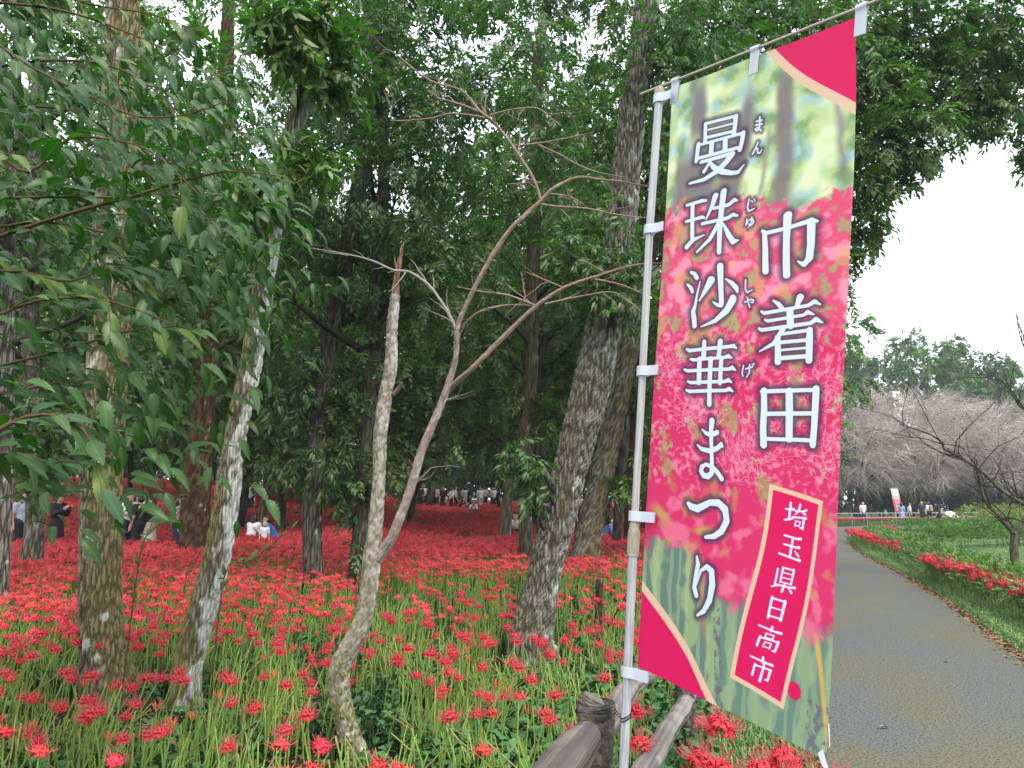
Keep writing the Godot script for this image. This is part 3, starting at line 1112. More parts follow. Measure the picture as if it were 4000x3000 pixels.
func build_land(grain: ImageTexture, speck: ImageTexture) -> void:
	var mb := MB.new()
	var soil := FastNoiseLite.new()
	soil.seed = 61
	soil.frequency = 0.9
	soil.fractal_octaves = 4
	var rings := 120
	var around := 144
	for i in rings:
		var r := 0.3 * pow(1.058, i) if i > 0 else 0.0
		for j in around + 1:
			var a := TAU * j / around
			var x := cos(a) * r
			var z := sin(a) * r
			var y := hgt(x, z)
			var nn := Vector3(hgt(x - 0.3, z) - hgt(x + 0.3, z), 0.6, hgt(x, z - 0.3) - hgt(x, z + 0.3)).normalized()
			var g := soil.get_noise_2d(x, z)
			var col := Color(0.085, 0.062, 0.04).lerp(Color(0.05, 0.07, 0.022), clampf(g * 1.8 + 0.3, 0, 1))
			var side := x - path_left(z)
			if side > -0.9:
				col = Color(0.07, 0.062, 0.045).lerp(Color(0.06, 0.1, 0.03), clampf(0.5 + g, 0, 1))
			if side > 4.0:
				col = Color(0.14, 0.24, 0.08).lerp(Color(0.16, 0.27, 0.1), clampf(0.5 + g, 0, 1))
			mb.p(Vector3(x, y, z), nn, Vector2(x, z), col)
	for i in rings - 1:
		for j in around:
			var q := i * (around + 1) + j
			mb.quad(q, q + 1, q + around + 2, q + around + 1)
	var gm := flat("ground", Color.WHITE, 0.95, 0.2, true)
	gm.albedo_texture = speck
	gm.uv1_scale = Vector3(0.7, 0.7, 0.7)
	gm.heightmap_enabled = true
	gm.heightmap_texture = speck
	gm.heightmap_scale = 2.5
	structure("ground", mb.mesh(), gm)

	# the path: asphalt that runs along the fence and bends right round the end of the hedge
	mb = MB.new()
	var L := PackedVector2Array()
	var Rr := PackedVector2Array()
	for i in 46:
		var z := 6.0 - i * 0.9
		if z < -29.0:
			break
		L.append(Vector2(path_left(z) + jit(0.03), z))
		Rr.append(Vector2(path_right(z) + jit(0.03), z))
	for q in [[12.6, -32.5, 14.7, -31.2], [14.0, -36.4, 15.7, -32.6], [16.2, -41.0, 17.4, -36.0], [19.6, -46.0, 20.4, -41.0], [24.5, -50.0, 24.6, -44.0], [31.0, -52.0, 30.6, -46.5], [44.0, -54.0, 44.0, -48.0], [70.0, -57.0, 70.0, -51.0]]:
		L.append(Vector2(q[0], q[1]))
		Rr.append(Vector2(q[2], q[3]))
	var cols := 7
	for i in L.size():
		for j in cols:
			var q := L[i].lerp(Rr[i], float(j) / (cols - 1))
			mb.p(Vector3(q.x, 0.006 + 0.02 * sin(PI * j / (cols - 1.0)) + hgt(q.x, q.y), q.y), Vector3.UP, q, Color.WHITE)
	for i in L.size() - 1:
		for j in cols - 1:
			var q := i * cols + j
			mb.quad(q, q + 1, q + cols + 1, q + cols)
	var asphalt := flat("asphalt", Color.WHITE, 0.9, 0.3)
	var im := Image.create(1024, 1024, false, Image.FORMAT_RGB8)
	var big := FastNoiseLite.new()
	big.seed = 71
	big.frequency = 0.004
	big.fractal_octaves = 4
	var stone := FastNoiseLite.new()
	stone.seed = 72
	stone.frequency = 0.4
	stone.fractal_octaves = 2
	for y in 1024:
		for x in 1024:
			var s := stone.get_noise_2d(x, y)
			var g := big.get_noise_2d(x, y)
			var c := Color(0.325, 0.335, 0.33).lerp(Color(0.35, 0.342, 0.28), clampf(0.4 + g * 1.3, 0, 1))
			c = c * (1.0 + 0.36 * s)
			if s < -0.42:
				c = c * 0.6
			im.set_pixel(x, y, c)
	asphalt.albedo_texture = ImageTexture.create_from_image(im)
	asphalt.uv1_scale = Vector3(0.14, 0.14, 0.14)
	asphalt.heightmap_enabled = true
	asphalt.heightmap_texture = noise_tex(1024, 1024, 0.3, 1, 0, 77, 0.0, 1.0, 2)
	asphalt.heightmap_scale = 0.35
	structure("path", mb.mesh(), asphalt)


func tufts(seed_: int, blades: int, h: float, w: float, spread: float, col: Color, bend := 0.5) -> ArrayMesh:
	rng.seed = seed_
	var mb := MB.new()
	for i in blades:
		var at := Vector3(jit(spread), -0.02, jit(spread))
		var a := rng.randf() * TAU
		var o := Vector3(cos(a), 0, sin(a))
		var hh := h * rng.randf_range(0.6, 1.2)
		var P := PackedVector3Array([at, at + Vector3(0, hh * 0.5, 0) + o * hh * 0.12 * bend, at + Vector3(0, hh * 0.85, 0) + o * hh * 0.4 * bend, at + Vector3(0, hh * (1.05 - 0.4 * bend), 0) + o * hh * 0.8 * bend])
		var c := col * rng.randf_range(0.75, 1.3)
		ribbon(mb, P, Vector3(-o.z, 0, o.x), PackedFloat32Array([w, w * 0.9, w * 0.6, w * 0.1]), c * 0.8, c)
	return mb.mesh()


func weed(seed_: int, leaves: int, size: float, col: Color) -> ArrayMesh:
	rng.seed = seed_
	var mb := MB.new()
	for i in leaves:
		var a := rng.randf() * TAU
		var h := rng.randf_range(0.03, 0.17)
		var at := Vector3(jit(0.09), h, jit(0.09))
		leaf(mb, Transform3D(facing(Vector3(cos(a), jit(0.3) - 0.1, sin(a)), Vector3(jit(0.3), 1, jit(0.3))), at), size * rng.randf_range(0.7, 1.2), size * 0.6, 0.25, 0.2, col * rng.randf_range(0.7, 1.3), 3)
		tube(mb, PackedVector3Array([Vector3(at.x * 0.4, -0.02, at.z * 0.4), at]), PackedFloat32Array([0.0016, 0.0012]), 3, col, col)
	return mb.mesh()


func spread_on(called: String, mesh: Mesh, mat: Material, n: int, pick: Callable, lo: float, hi: float, label: String, category: String, tilt := 0.15) -> void:
	var where: Array[Transform3D] = []
	var tint := PackedColorArray()
	for i in n:
		var q: Vector2 = pick.call()
		if q.x > 900.0:
			continue
		var s := rng.randf_range(lo, hi)
		var bs := Basis(Vector3.UP, rng.randf() * TAU) * Basis(Vector3.RIGHT, jit(tilt))
		where.append(Transform3D(bs.scaled(Vector3.ONE * s), Vector3(q.x, hgt(q.x, q.y), q.y)))
		var g := rng.randf_range(0.7, 1.3)
		tint.append(Color(g * rng.randf_range(0.9, 1.15), g, g * 0.95))
	stuff(called, mesh, mat, where, tint, self, label, category)


func build_path_edges() -> void:
	rng.seed = 301
	# mown grass and leaf litter on the right verge
	spread_on("verge_grass", tufts(401, 14, 0.06, 0.0035, 0.09, Color(0.19, 0.31, 0.115)), mats.grass, 11000, func() -> Vector2:
		var z := -5.5 - pow(rng.randf(), 1.5) * 28.0
		return Vector2(path_right(z) + 0.2 + rng.randf() * 0.95, z), 0.7, 1.4, "short green grass along the right edge of the path", "grass")
	spread_on("verge_grass", tufts(402, 14, 0.1, 0.0035, 0.09, Color(0.13, 0.24, 0.08)), mats.grass, 5200, func() -> Vector2:
		var z := 0.5 - rng.randf() * 12.0
		return Vector2(path_left(z) - 0.08 - rng.randf() * 0.75, z), 0.7, 1.5, "pale green grass between the log fence and the path", "grass")
	spread_on("lawn_grass", tufts(403, 12, 0.03, 0.007, 0.16, Color(0.22, 0.37, 0.13)), mats.grass, 9000, func() -> Vector2:
		var z := -8.0 - rng.randf() * 26.0
		return Vector2(path_right(z) + 1.9 + rng.randf() * 13.0, z), 0.8, 1.6, "bright mown lawn behind the hedges on the right", "lawn")
	var mb := MB.new()
	leaf(mb, Transform3D.IDENTITY, 0.075, 0.034, 0.2, 0.5, Color(0.2, 0.125, 0.07), 4)
	var lm := mb.mesh()
	var dry := flat("dry_leaf", Color.WHITE, 0.8, 0.3, true)
	mats.dry = dry
	spread_on("leaf_litter", lm, dry, 5200, func() -> Vector2:
		var z := -5.0 - pow(rng.randf(), 1.4) * 26.0
		return Vector2(path_right(z) - 0.12 + absf(rng.randfn(0.0, 0.22)), z), 0.6, 1.2, "brown fallen leaves heaped along the right edge of the path", "leaf litter", 0.6)
	spread_on("leaf_litter", lm, dry, 2600, func() -> Vector2:
		var z := 0.0 - rng.randf() * 9.0
		return Vector2(path_left(z) + 0.1 - absf(rng.randfn(0.0, 0.2)), z), 0.5, 1.1, "grey brown litter along the near edge of the path under the banner", "leaf litter", 0.6)
	spread_on("leaf_litter", lm, dry, 15000, func() -> Vector2:
		var d := 3.6 + pow(rng.randf(), 1.6) * 13.0
		var a := rng.randf_range(-0.72, 0.32)
		return Vector2(sin(a) * d, -cos(a) * d), 0.6, 1.2, "brown dead leaves on the soil between the lilies", "leaf litter", 0.6)
	spread_on("leaf_litter", lm, dry, 420, func() -> Vector2:
		var z := -4.2 - pow(rng.randf(), 1.5) * 22.0
		return Vector2(lerpf(path_left(z), path_right(z), rng.randf()), z), 0.1, 0.34, "small scraps of dry leaf scattered over the path", "leaf litter", 0.3)
	for q in [[3.35, -4.62, 0.9, "curled dry leaf lying on the near right of the path", 1.25], [2.45, -5.05, 0.2, "pale dry leaf lying on the path close to the banner edge", 0.9], [4.1, -7.0, 1.9, "small brown leaf lying mid path below the right verge", 0.8], [3.4, -7.9, 2.6, "pale leaf fragment lying on the middle of the path", 0.6], [4.35, -6.2, 0.4, "light scrap of leaf near the right edge of the path", 0.7], [3.0, -7.4, 1.2, "tiny dry leaf cluster lying on the left of the path", 0.8]]:
		var o := put("fallen_leaf", lm, dry)
		o.transform = Transform3D(Basis(Vector3.UP, q[2]).scaled(Vector3.ONE * q[4]), Vector3(q[0], 0.035, q[1]))
		tag(o, q[3], "leaf")


const GREY := {"low": Color(0.04, 0.034, 0.028), "high": Color(0.22, 0.205, 0.178)}
const DARK := {"low": Color(0.022, 0.02, 0.017), "high": Color(0.105, 0.094, 0.078)}
const BROWN := {"low": Color(0.035, 0.022, 0.013), "high": Color(0.12, 0.075, 0.045)}


func style(base: Dictionary, more: Dictionary) -> Dictionary:
	var d := base.duplicate()
	d.merge(more, true)
	return d


func build_trees() -> void:
	var T := {
		"A": [[-3.098, -0.12, 0.224], [-3.102, 0.052, 0.2], [-3.15, 0.255, 0.172], [-3.193, 0.485, 0.154], [-3.233, 0.785, 0.148], [-3.262, 1.094, 0.147], [-3.297, 1.493, 0.151], [-3.328, 1.89, 0.151], [-3.341, 2.591, 0.15], [-3.381, 3.39, 0.149], [-3.411, 4.013, 0.146], [-3.45, 4.878, 0.139], [-3.5, 5.785, 0.134]],
		"B": [[-2.464, -0.12, 0.129], [-2.464, 0.082, 0.115], [-2.462, 0.281, 0.105], [-2.429, 0.506, 0.103], [-2.362, 0.8, 0.103], [-2.304, 1.102, 0.099], [-2.275, 1.41, 0.094], [-2.232, 2.04, 0.085], [-2.151, 2.644, 0.083], [-2.108, 3.111, 0.088], [-2.095, 3.41, 0.092], [-2.045, 3.96, 0.086], [-1.992, 4.429, 0.083], [-1.841, 5.144, 0.073], [-1.747, 5.726, 0.064]],
		"C": [[-7.429, -0.12, 0.414], [-7.437, 0.299, 0.37], [-7.523, 1.154, 0.34], [-7.549, 1.805, 0.32], [-7.558, 3.132, 0.28], [-7.584, 4.724, 0.272], [-7.645, 7.014, 0.273], [-7.631, 9.305, 0.249], [-7.677, 11.356, 0.229], [-7.743, 13.377, 0.209]],
		"D": [[-6.168, -0.12, 0.136], [-6.168, 0.179, 0.122], [-6.167, 0.446, 0.106], [-6.185, 0.88, 0.101], [-6.2, 1.433, 0.091], [-6.252, 2.112, 0.086], [-6.341, 3.164, 0.085], [-6.477, 4.634, 0.081]],
		"E": [[-9.044, -0.12, 0.205], [-9.047, 0.325, 0.183], [-9.066, 0.964, 0.175], [-9.137, 1.832, 0.168], [-9.367, 3.17, 0.167], [-9.778, 5.499, 0.167], [-9.966, 6.566, 0.225], [-10.179, 8.166, 0.21]],
		"F": [[-3.036, -0.12, 0.182], [-3.039, 0.148, 0.163], [-3.072, 0.713, 0.153], [-3.119, 1.415, 0.151], [-3.089, 2.496, 0.146], [-3.015, 3.462, 0.141], [-2.942, 4.379, 0.143], [-2.695, 6.206, 0.139], [-2.461, 7.961, 0.127], [-2.174, 9.804, 0.114]],
		"G": [[-2.385, -0.12, 0.201], [-2.382, 0.227, 0.179], [-2.358, 0.772, 0.159], [-2.33, 1.63, 0.132], [-2.293, 2.51, 0.126], [-2.263, 3.642, 0.121], [-2.258, 4.892, 0.115], [-2.178, 6.854, 0.103]],
		"H": [[0.198, -0.12, 0.266], [0.198, 0.03, 0.238], [0.185, 0.232, 0.207], [0.282, 0.607, 0.175], [0.358, 0.993, 0.161], [0.487, 1.386, 0.155], [0.575, 1.781, 0.164], [0.689, 2.189, 0.179], [0.832, 2.74, 0.191], [0.927, 3.157, 0.183], [1.074, 3.86, 0.162], [1.197, 4.638, 0.15], [1.327, 5.718, 0.145], [1.493, 6.793, 0.141]],
		"I": [[1.479, -0.12, 0.373], [1.485, 0.149, 0.333], [1.55, 0.632, 0.287], [1.615, 1.007, 0.264], [1.782, 1.672, 0.242], [2.082, 2.933, 0.245], [2.306, 4.028, 0.258], [2.512, 5.037, 0.281], [2.845, 6.406, 0.255], [3.142, 7.696, 0.238]],
		"J": [[0.353, -0.12, 0.167], [0.347, 0.198, 0.149], [0.291, 0.716, 0.141], [0.274, 1.481, 0.137], [0.257, 2.356, 0.138], [0.289, 3.169, 0.139], [0.392, 4.109, 0.146], [0.441, 6.036, 0.154], [0.49, 7.57, 0.146], [0.532, 9.451, 0.138], [0.585, 11.193, 0.13]],
		"K": [[0.872, -0.115, 0.192], [0.87, 0.304, 0.171], [0.851, 1.343, 0.166], [0.809, 3.069, 0.169], [0.845, 4.416, 0.184], [0.914, 6.528, 0.18], [1.051, 9.735, 0.17]],
		"L": [[-0.249, -0.084, 0.228], [-0.241, 0.385, 0.203], [-0.182, 1.171, 0.182], [-0.137, 2.223, 0.16], [-0.232, 3.908, 0.147], [-0.437, 5.475, 0.125], [-0.634, 7.564, 0.111], [-0.821, 9.883, 0.097]],
		"M": [[2.913, -0.117, 0.152], [2.92, 0.302, 0.136], [2.998, 1.346, 0.137], [3.135, 2.643, 0.138], [3.209, 3.435, 0.146], [3.312, 5.324, 0.148], [3.477, 7.413, 0.137]],
		"N": [[3.461, -0.11, 0.185], [3.47, 0.36, 0.165], [3.555, 1.473, 0.174], [3.694, 3.419, 0.183], [3.841, 5.57, 0.172]],
		"O": [[-7.749, -0.031, 0.171], [-7.763, 0.439, 0.153], [-7.864, 1.183, 0.139], [-7.795, 1.761, 0.125], [-7.616, 2.49, 0.118], [-7.517, 3.375, 0.111]],
		"P": [[-7.887, 0.036, 0.168], [-7.888, 0.504, 0.15], [-7.892, 1.469, 0.143], [-7.911, 2.414, 0.136], [-7.964, 3.694, 0.129]],
		"Q": [[-9.456, 0.788, 0.33], [-9.442, 1.258, 0.295], [-9.293, 2.426, 0.272], [-8.971, 3.656, 0.248]],
		"R": [[-4.548, 0.221, 0.184], [-4.532, 0.691, 0.164], [-4.391, 1.663, 0.144], [-4.108, 2.891, 0.124], [-3.784, 4.345, 0.115]],
		"S": [[-5.148, 0.802, 0.339], [-5.138, 1.272, 0.303], [-5.018, 2.587, 0.261], [-4.754, 4.031, 0.233], [-4.521, 5.784, 0.205]],
		"U": [[-5.499, 1.214, 0.358], [-5.476, 1.77, 0.319], [-5.134, 3.67, 0.298], [-4.788, 5.495, 0.276]],
		"V": [[-19.583, 1.335, 0.146], [-19.589, 1.804, 0.13], [-19.639, 2.627, 0.131], [-19.742, 4.052, 0.12]],
	}
	var H := {
		"B": [[-1.806, 5.43, -5.368, 0.35, 40.0], [-1.631, 5.242, -5.468, 0.35, 40.0], [-1.706, 4.359, -5.468, 0.25, 18.0], [-2.103, 3.948, -5.368, 0.25, 16.0]],
		"F": [[-3.118, 5.801, -11.221, 0.5, 60.0], [-3.151, 4.847, -11.221, 0.6, 70.0], [-3.472, 3.689, -11.221, 0.5, 50.0], [-3.075, 3.162, -11.221, 0.5, 55.0], [-3.615, 2.204, -11.221, 0.4, 35.0], [-2.953, 2.059, -11.221, 0.45, 45.0], [-2.648, 1.7, -11.221, 0.35, 30.0], [-2.613, 8.915, -11.221, 0.8, 120.0], [-3.243, 8.652, -11.221, 0.8, 120.0], [-2.028, 8.046, -11.221, 0.8, 120.0], [-3.464, 6.616, -11.221, 0.7, 90.0], [-1.818, 9.179, -11.221, 0.9, 130.0], [-3.815, 3.162, -11.221, 0.5, 50.0]],
		"G": [[-2.513, 3.034, -11.374, 0.5, 50.0], [-2.256, 2.067, -11.374, 0.45, 45.0], [-2.529, 1.486, -11.374, 0.35, 30.0], [-1.94, 3.951, -11.374, 0.55, 50.0], [-2.88, 2.883, -11.374, 0.45, 45.0], [-1.582, 4.892, -11.374, 0.8, 110.0], [-2.438, 5.212, -11.374, 0.7, 90.0], [-1.611, 6.188, -11.374, 0.9, 130.0], [-2.358, 0.772, -11.374, 0.25, 20.0]],
		"H": [[0.8, 3.778, -6.98, 0.38, 50.0], [1.046, 3.494, -6.93, 0.36, 46.0], [0.651, 4.029, -7.13, 0.34, 40.0], [1.241, 3.762, -6.93, 0.34, 40.0], [0.949, 4.336, -7.13, 0.4, 50.0], [1.557, 6.134, -6.93, 0.5, 70.0], [1.867, 6.463, -6.93, 0.5, 70.0], [2.214, 6.793, -7.23, 0.5, 70.0], [0.107, 1.973, -6.83, 0.2, 14.0], [-0.004, 1.885, -6.83, 0.16, 12.0], [0.239, 1.753, -6.83, 0.2, 16.0], [0.15, 1.6, -6.83, 0.12, 8.0], [0.649, 5.156, -7.53, 0.5, 70.0], [0.393, 5.836, -7.53, 0.5, 70.0]],
		"I": [[2.273, 1.856, -14.734, 0.3, 22.0], [2.811, 2.33, -14.734, 0.35, 30.0], [3.107, 3.627, -15.034, 0.6, 60.0]],
		"J": [[0.04, 3.753, -15.208, 0.5, 50.0], [-0.669, 4.777, -15.208, 0.6, 60.0], [0.838, 3.349, -15.208, 0.5, 50.0]],
		"L": [[-1.183, 5.001, -23.634, 0.9, 60.0], [-0.094, 5.952, -23.634, 0.9, 60.0], [-0.709, 3.598, -23.634, 0.7, 40.0], [-1.953, 4.374, -23.634, 0.9, 60.0], [0.678, 3.444, -23.634, 0.7, 40.0]],
		"O": [[-8.067, 2.636, -22.793, 0.7, 50.0], [-7.5, 3.079, -22.793, 0.7, 50.0], [-8.435, 3.822, -22.793, 0.8, 60.0]],
		"E": [[-9.043, 2.185, -13.73, 0.5, 50.0], [-9.37, 2.719, -13.73, 0.6, 60.0], [-8.971, 3.17, -13.73, 0.7, 70.0]],
		"W": [[7.184, 10.851, -12.5, 0.9, 130.0], [7.979, 10.65, -12.5, 0.9, 130.0], [8.903, 10.851, -12.5, 0.9, 130.0], [9.695, 10.65, -12.5, 0.9, 130.0], [9.746, 9.565, -12.5, 0.8, 120.0], [9.066, 9.858, -12.5, 0.8, 110.0], [8.311, 9.467, -12.5, 0.8, 110.0], [7.563, 9.081, -12.5, 0.7, 100.0], [6.96, 9.274, -12.5, 0.8, 120.0], [6.791, 8.318, -12.5, 0.6, 90.0], [6.626, 7.384, -12.5, 0.5, 70.0], [6.601, 6.562, -12.5, 0.4, 50.0], [6.421, 5.934, -12.5, 0.25, 22.0], [7.844, 8.318, -12.5, 0.6, 80.0], [7.146, 7.384, -12.5, 0.4, 40.0], [7.379, 8.035, -12.5, 0.5, 60.0], [9.379, 8.697, -12.5, 0.5, 60.0], [8.871, 8.889, -12.5, 0.5, 60.0], [6.376, 9.76, -12.5, 0.9, 130.0], [5.889, 10.451, -12.5, 0.9, 130.0], [4.91, 10.65, -12.5, 0.9, 130.0], [4.108, 10.851, -12.5, 0.9, 130.0], [9.827, 8.035, -12.5, 0.3, 26.0]],
	}
	var Z := {
		"A": -5.79,
		"B": -5.668,
		"C": -17.118,
		"D": -8.836,
		"E": -13.73,
		"F": -11.221,
		"G": -11.374,
		"H": -7.23,
		"I": -15.034,
		"J": -15.208,
		"K": -20.707,
		"L": -23.634,
		"M": -20.301,
		"N": -21.61,
		"O": -22.793,
		"P": -24.709,
		"Q": -38.293,
		"R": -32.04,
		"S": -44.943,
		"U": -70.941,
		"V": -36.842,
	}
	tree("oak with a straight ochre mossy trunk and pale lichen spots, left foreground", Z.A, T.A, style(GREY, {"high": Color(0.24, 0.205, 0.14), "moss": Color(0.155, 0.135, 0.05), "moss_dir": Vector3(0.9, 0, 0.3), "moss_amt": 0.6, "foot": 0.45, "pale_amt": 0.16, "pale_dir": Vector3(0.1, 0, 1), "fq": 38.0}), {"tall": 13.0, "crown": 6.8, "clumps": 5, "radius": 2.5, "flare": 0.42, "amp": 0.02}, H.get("A", []))
	tree("oak with a slanting trunk, white lichen on its right side, moss on its left", Z.B, T.B, style(GREY, {"high": Color(0.27, 0.255, 0.21), "moss": Color(0.14, 0.125, 0.045), "moss_dir": Vector3(-1, -0.1, 0.15), "moss_amt": 0.85, "foot": 0.5, "foot_h": 0.8, "pale_k": 0.85, "pale": Color(0.44, 0.45, 0.43), "pale_dir": Vector3(1.4, 0.2, 0.3), "pale_amt": 0.3, "fq": 44.0}), {"tall": 12.0, "crown": 6.6, "clumps": 4, "radius": 2.2, "flare": 0.3, "amp": 0.013}, H.get("B", []))
	tree("thick dark brown trunk behind the slanting lichen trunk", Z.C, T.C, style(BROWN, {"foot": 0.2}), {"tall": 17.0, "crown": 6.0, "clumps": 20, "radius": 4.0, "amp": 0.025}, H.get("C", []))
	tree("grey furrowed trunk cut by the left edge of the photo", Z.D, T.D, style(GREY, {"pale_amt": 0.15, "foot": 0.3}), {"tall": 12.0, "crown": 4.5, "clumps": 12, "radius": 2.6}, H.get("D", []))
	tree("grey trunk at far left with the person in the pale shirt half behind it", Z.E, T.E, style(GREY, {"pale_amt": 0.08, "foot": 0.3, "moss_amt": 0.15}), {"tall": 14.0, "crown": 4.6, "clumps": 18, "radius": 3.2}, H.get("E", []))
	tree("dark trunk with a grey foot, left of the broken dead tree", Z.F, T.F, style(DARK, {"high": Color(0.12, 0.112, 0.1), "pale_amt": 0.12, "foot": 0.1, "moss_dir": Vector3(1, 0, 0), "moss_amt": 0.15}), {"tall": 15.0, "crown": 5.2, "clumps": 18, "radius": 3.4, "sprig": mats_mesh.hang, "s0": 0.6, "s1": 0.95}, H.get("F", []))
	tree("black ivy covered trunk right behind the broken dead tree", Z.G, T.G, style(DARK, {"moss_amt": 0.2, "foot": 0.3}), {"tall": 14.0, "crown": 5.0, "clumps": 18, "radius": 3.2, "sprig": mats_mesh.broad, "s0": 0.65, "s1": 1.0}, H.get("G", []))
	tree("big grey furrowed trunk leaning right, standing between dead tree and banner", Z.H, T.H, style(GREY, {"high": Color(0.235, 0.222, 0.2), "moss": Color(0.115, 0.105, 0.045), "moss_dir": Vector3(-1, -0.2, 0.2), "moss_amt": 0.35, "foot": 0.5, "pale": Color(0.36, 0.41, 0.36), "pale_dir": Vector3(1.1, 0, 0.5), "pale_amt": 0.22, "fq": 36.0}), {"tall": 13.0, "crown": 6.6, "clumps": 6, "radius": 2.8, "flare": 0.3, "amp": 0.022, "sprig": mats_mesh.hang, "s0": 0.42, "s1": 0.72}, H.get("H", []))
	tree("second leaning grey trunk, mossy high up, right behind the big leaning one", Z.I, T.I, style(GREY, {"moss": Color(0.14, 0.105, 0.025), "moss_dir": Vector3(1, 0.3, 0.2), "moss_amt": 0.5, "foot": 0.4}), {"tall": 15.0, "crown": 6.5, "clumps": 18, "radius": 3.6, "flare": 0.3, "amp": 0.02}, H.get("I", []))
	tree("slim mossy trunk touching the left side of the big leaning trunk", Z.J, T.J, style(DARK, {"moss_amt": 0.5, "moss": Color(0.1, 0.09, 0.025)}), {"tall": 16.0, "crown": 5.5, "clumps": 18, "radius": 3.2}, H.get("J", []))
	tree("dark trunk seen in the fork between slim trunk and big leaning trunk", Z.K, T.K, DARK, {"tall": 15.0, "crown": 5.0, "clumps": 18, "radius": 3.6}, H.get("K", []))
	tree("thin mossy green trunk alone in the red field, right of the crowd", Z.L, T.L, style(GREY, {"moss_amt": 0.8, "foot": 0.3, "moss": Color(0.13, 0.125, 0.04)}), {"tall": 13.0, "crown": 4.6, "clumps": 18, "radius": 3.0}, H.get("L", []))
	tree("slim dark trunk close to the left side of the banner pole", Z.M, T.M, DARK, {"tall": 13.0, "crown": 4.4, "clumps": 16, "radius": 3.0}, H.get("M", []))
	tree("brown trunk half hidden behind the white banner pole", Z.N, T.N, BROWN, {"tall": 14.0, "crown": 4.4, "clumps": 16, "radius": 3.0}, H.get("N", []))
	tree("thin slanting trunk beside the kneeling person with hair in a bun", Z.O, T.O, style(DARK, {"moss_amt": 0.5}), {"tall": 12.0, "crown": 3.8, "clumps": 16, "radius": 2.8}, H.get("O", []))
	tree("thin dark upright trunk behind the crouching person in blue", Z.P, T.P, DARK, {"tall": 13.0, "crown": 4.0, "clumps": 16, "radius": 3.0}, H.get("P", []))
	tree("far dark trunk left of the broken dead tree, leaning right", Z.Q, T.Q, DARK, {"tall": 15.0, "crown": 5.0, "clumps": 16, "radius": 4.5, "clump_r": 1.4, "sprig": mats_mesh.far}, [])
	tree("thin far trunk leaning right behind the dead tree's slanting stem", Z.R, T.R, DARK, {"tall": 14.0, "crown": 4.2, "clumps": 16, "radius": 3.6, "clump_r": 1.2, "sprig": mats_mesh.far}, [])
	tree("far dark trunk in front of the crowd, leaning right", Z.S, T.S, DARK, {"tall": 15.0, "crown": 5.2, "clumps": 16, "radius": 4.5, "clump_r": 1.5, "sprig": mats_mesh.far}, [])
	tree("farthest dark trunk that stands amid the crowd", Z.U, T.U, DARK, {"tall": 16.0, "crown": 5.5, "clumps": 16, "radius": 5.0, "clump_r": 1.6, "sprig": mats_mesh.far}, [])
	tree("thin far black trunk between the mossy oak and the dark brown trunk", Z.V, T.V, DARK, {"tall": 13.0, "crown": 3.6, "clumps": 16, "radius": 3.6, "clump_r": 1.3, "sprig": mats_mesh.far}, [])
	# the tree whose stem the banner hides; its crown hangs over the path at top right
	tree("evergreen oak whose dark limbs and leaves hang over the top right corner", -13.5, [[4.6, -0.1, 0.3], [4.6, 0.4, 0.26], [4.62, 2.5, 0.22], [4.8, 4.5, 0.2], [5.1, 7.0, 0.16]], DARK, {"tall": 12.5, "crown": 6.8, "clumps": 14, "radius": 3.0, "sprig": mats_mesh.oak, "limbs": 22}, H.get("W", []))


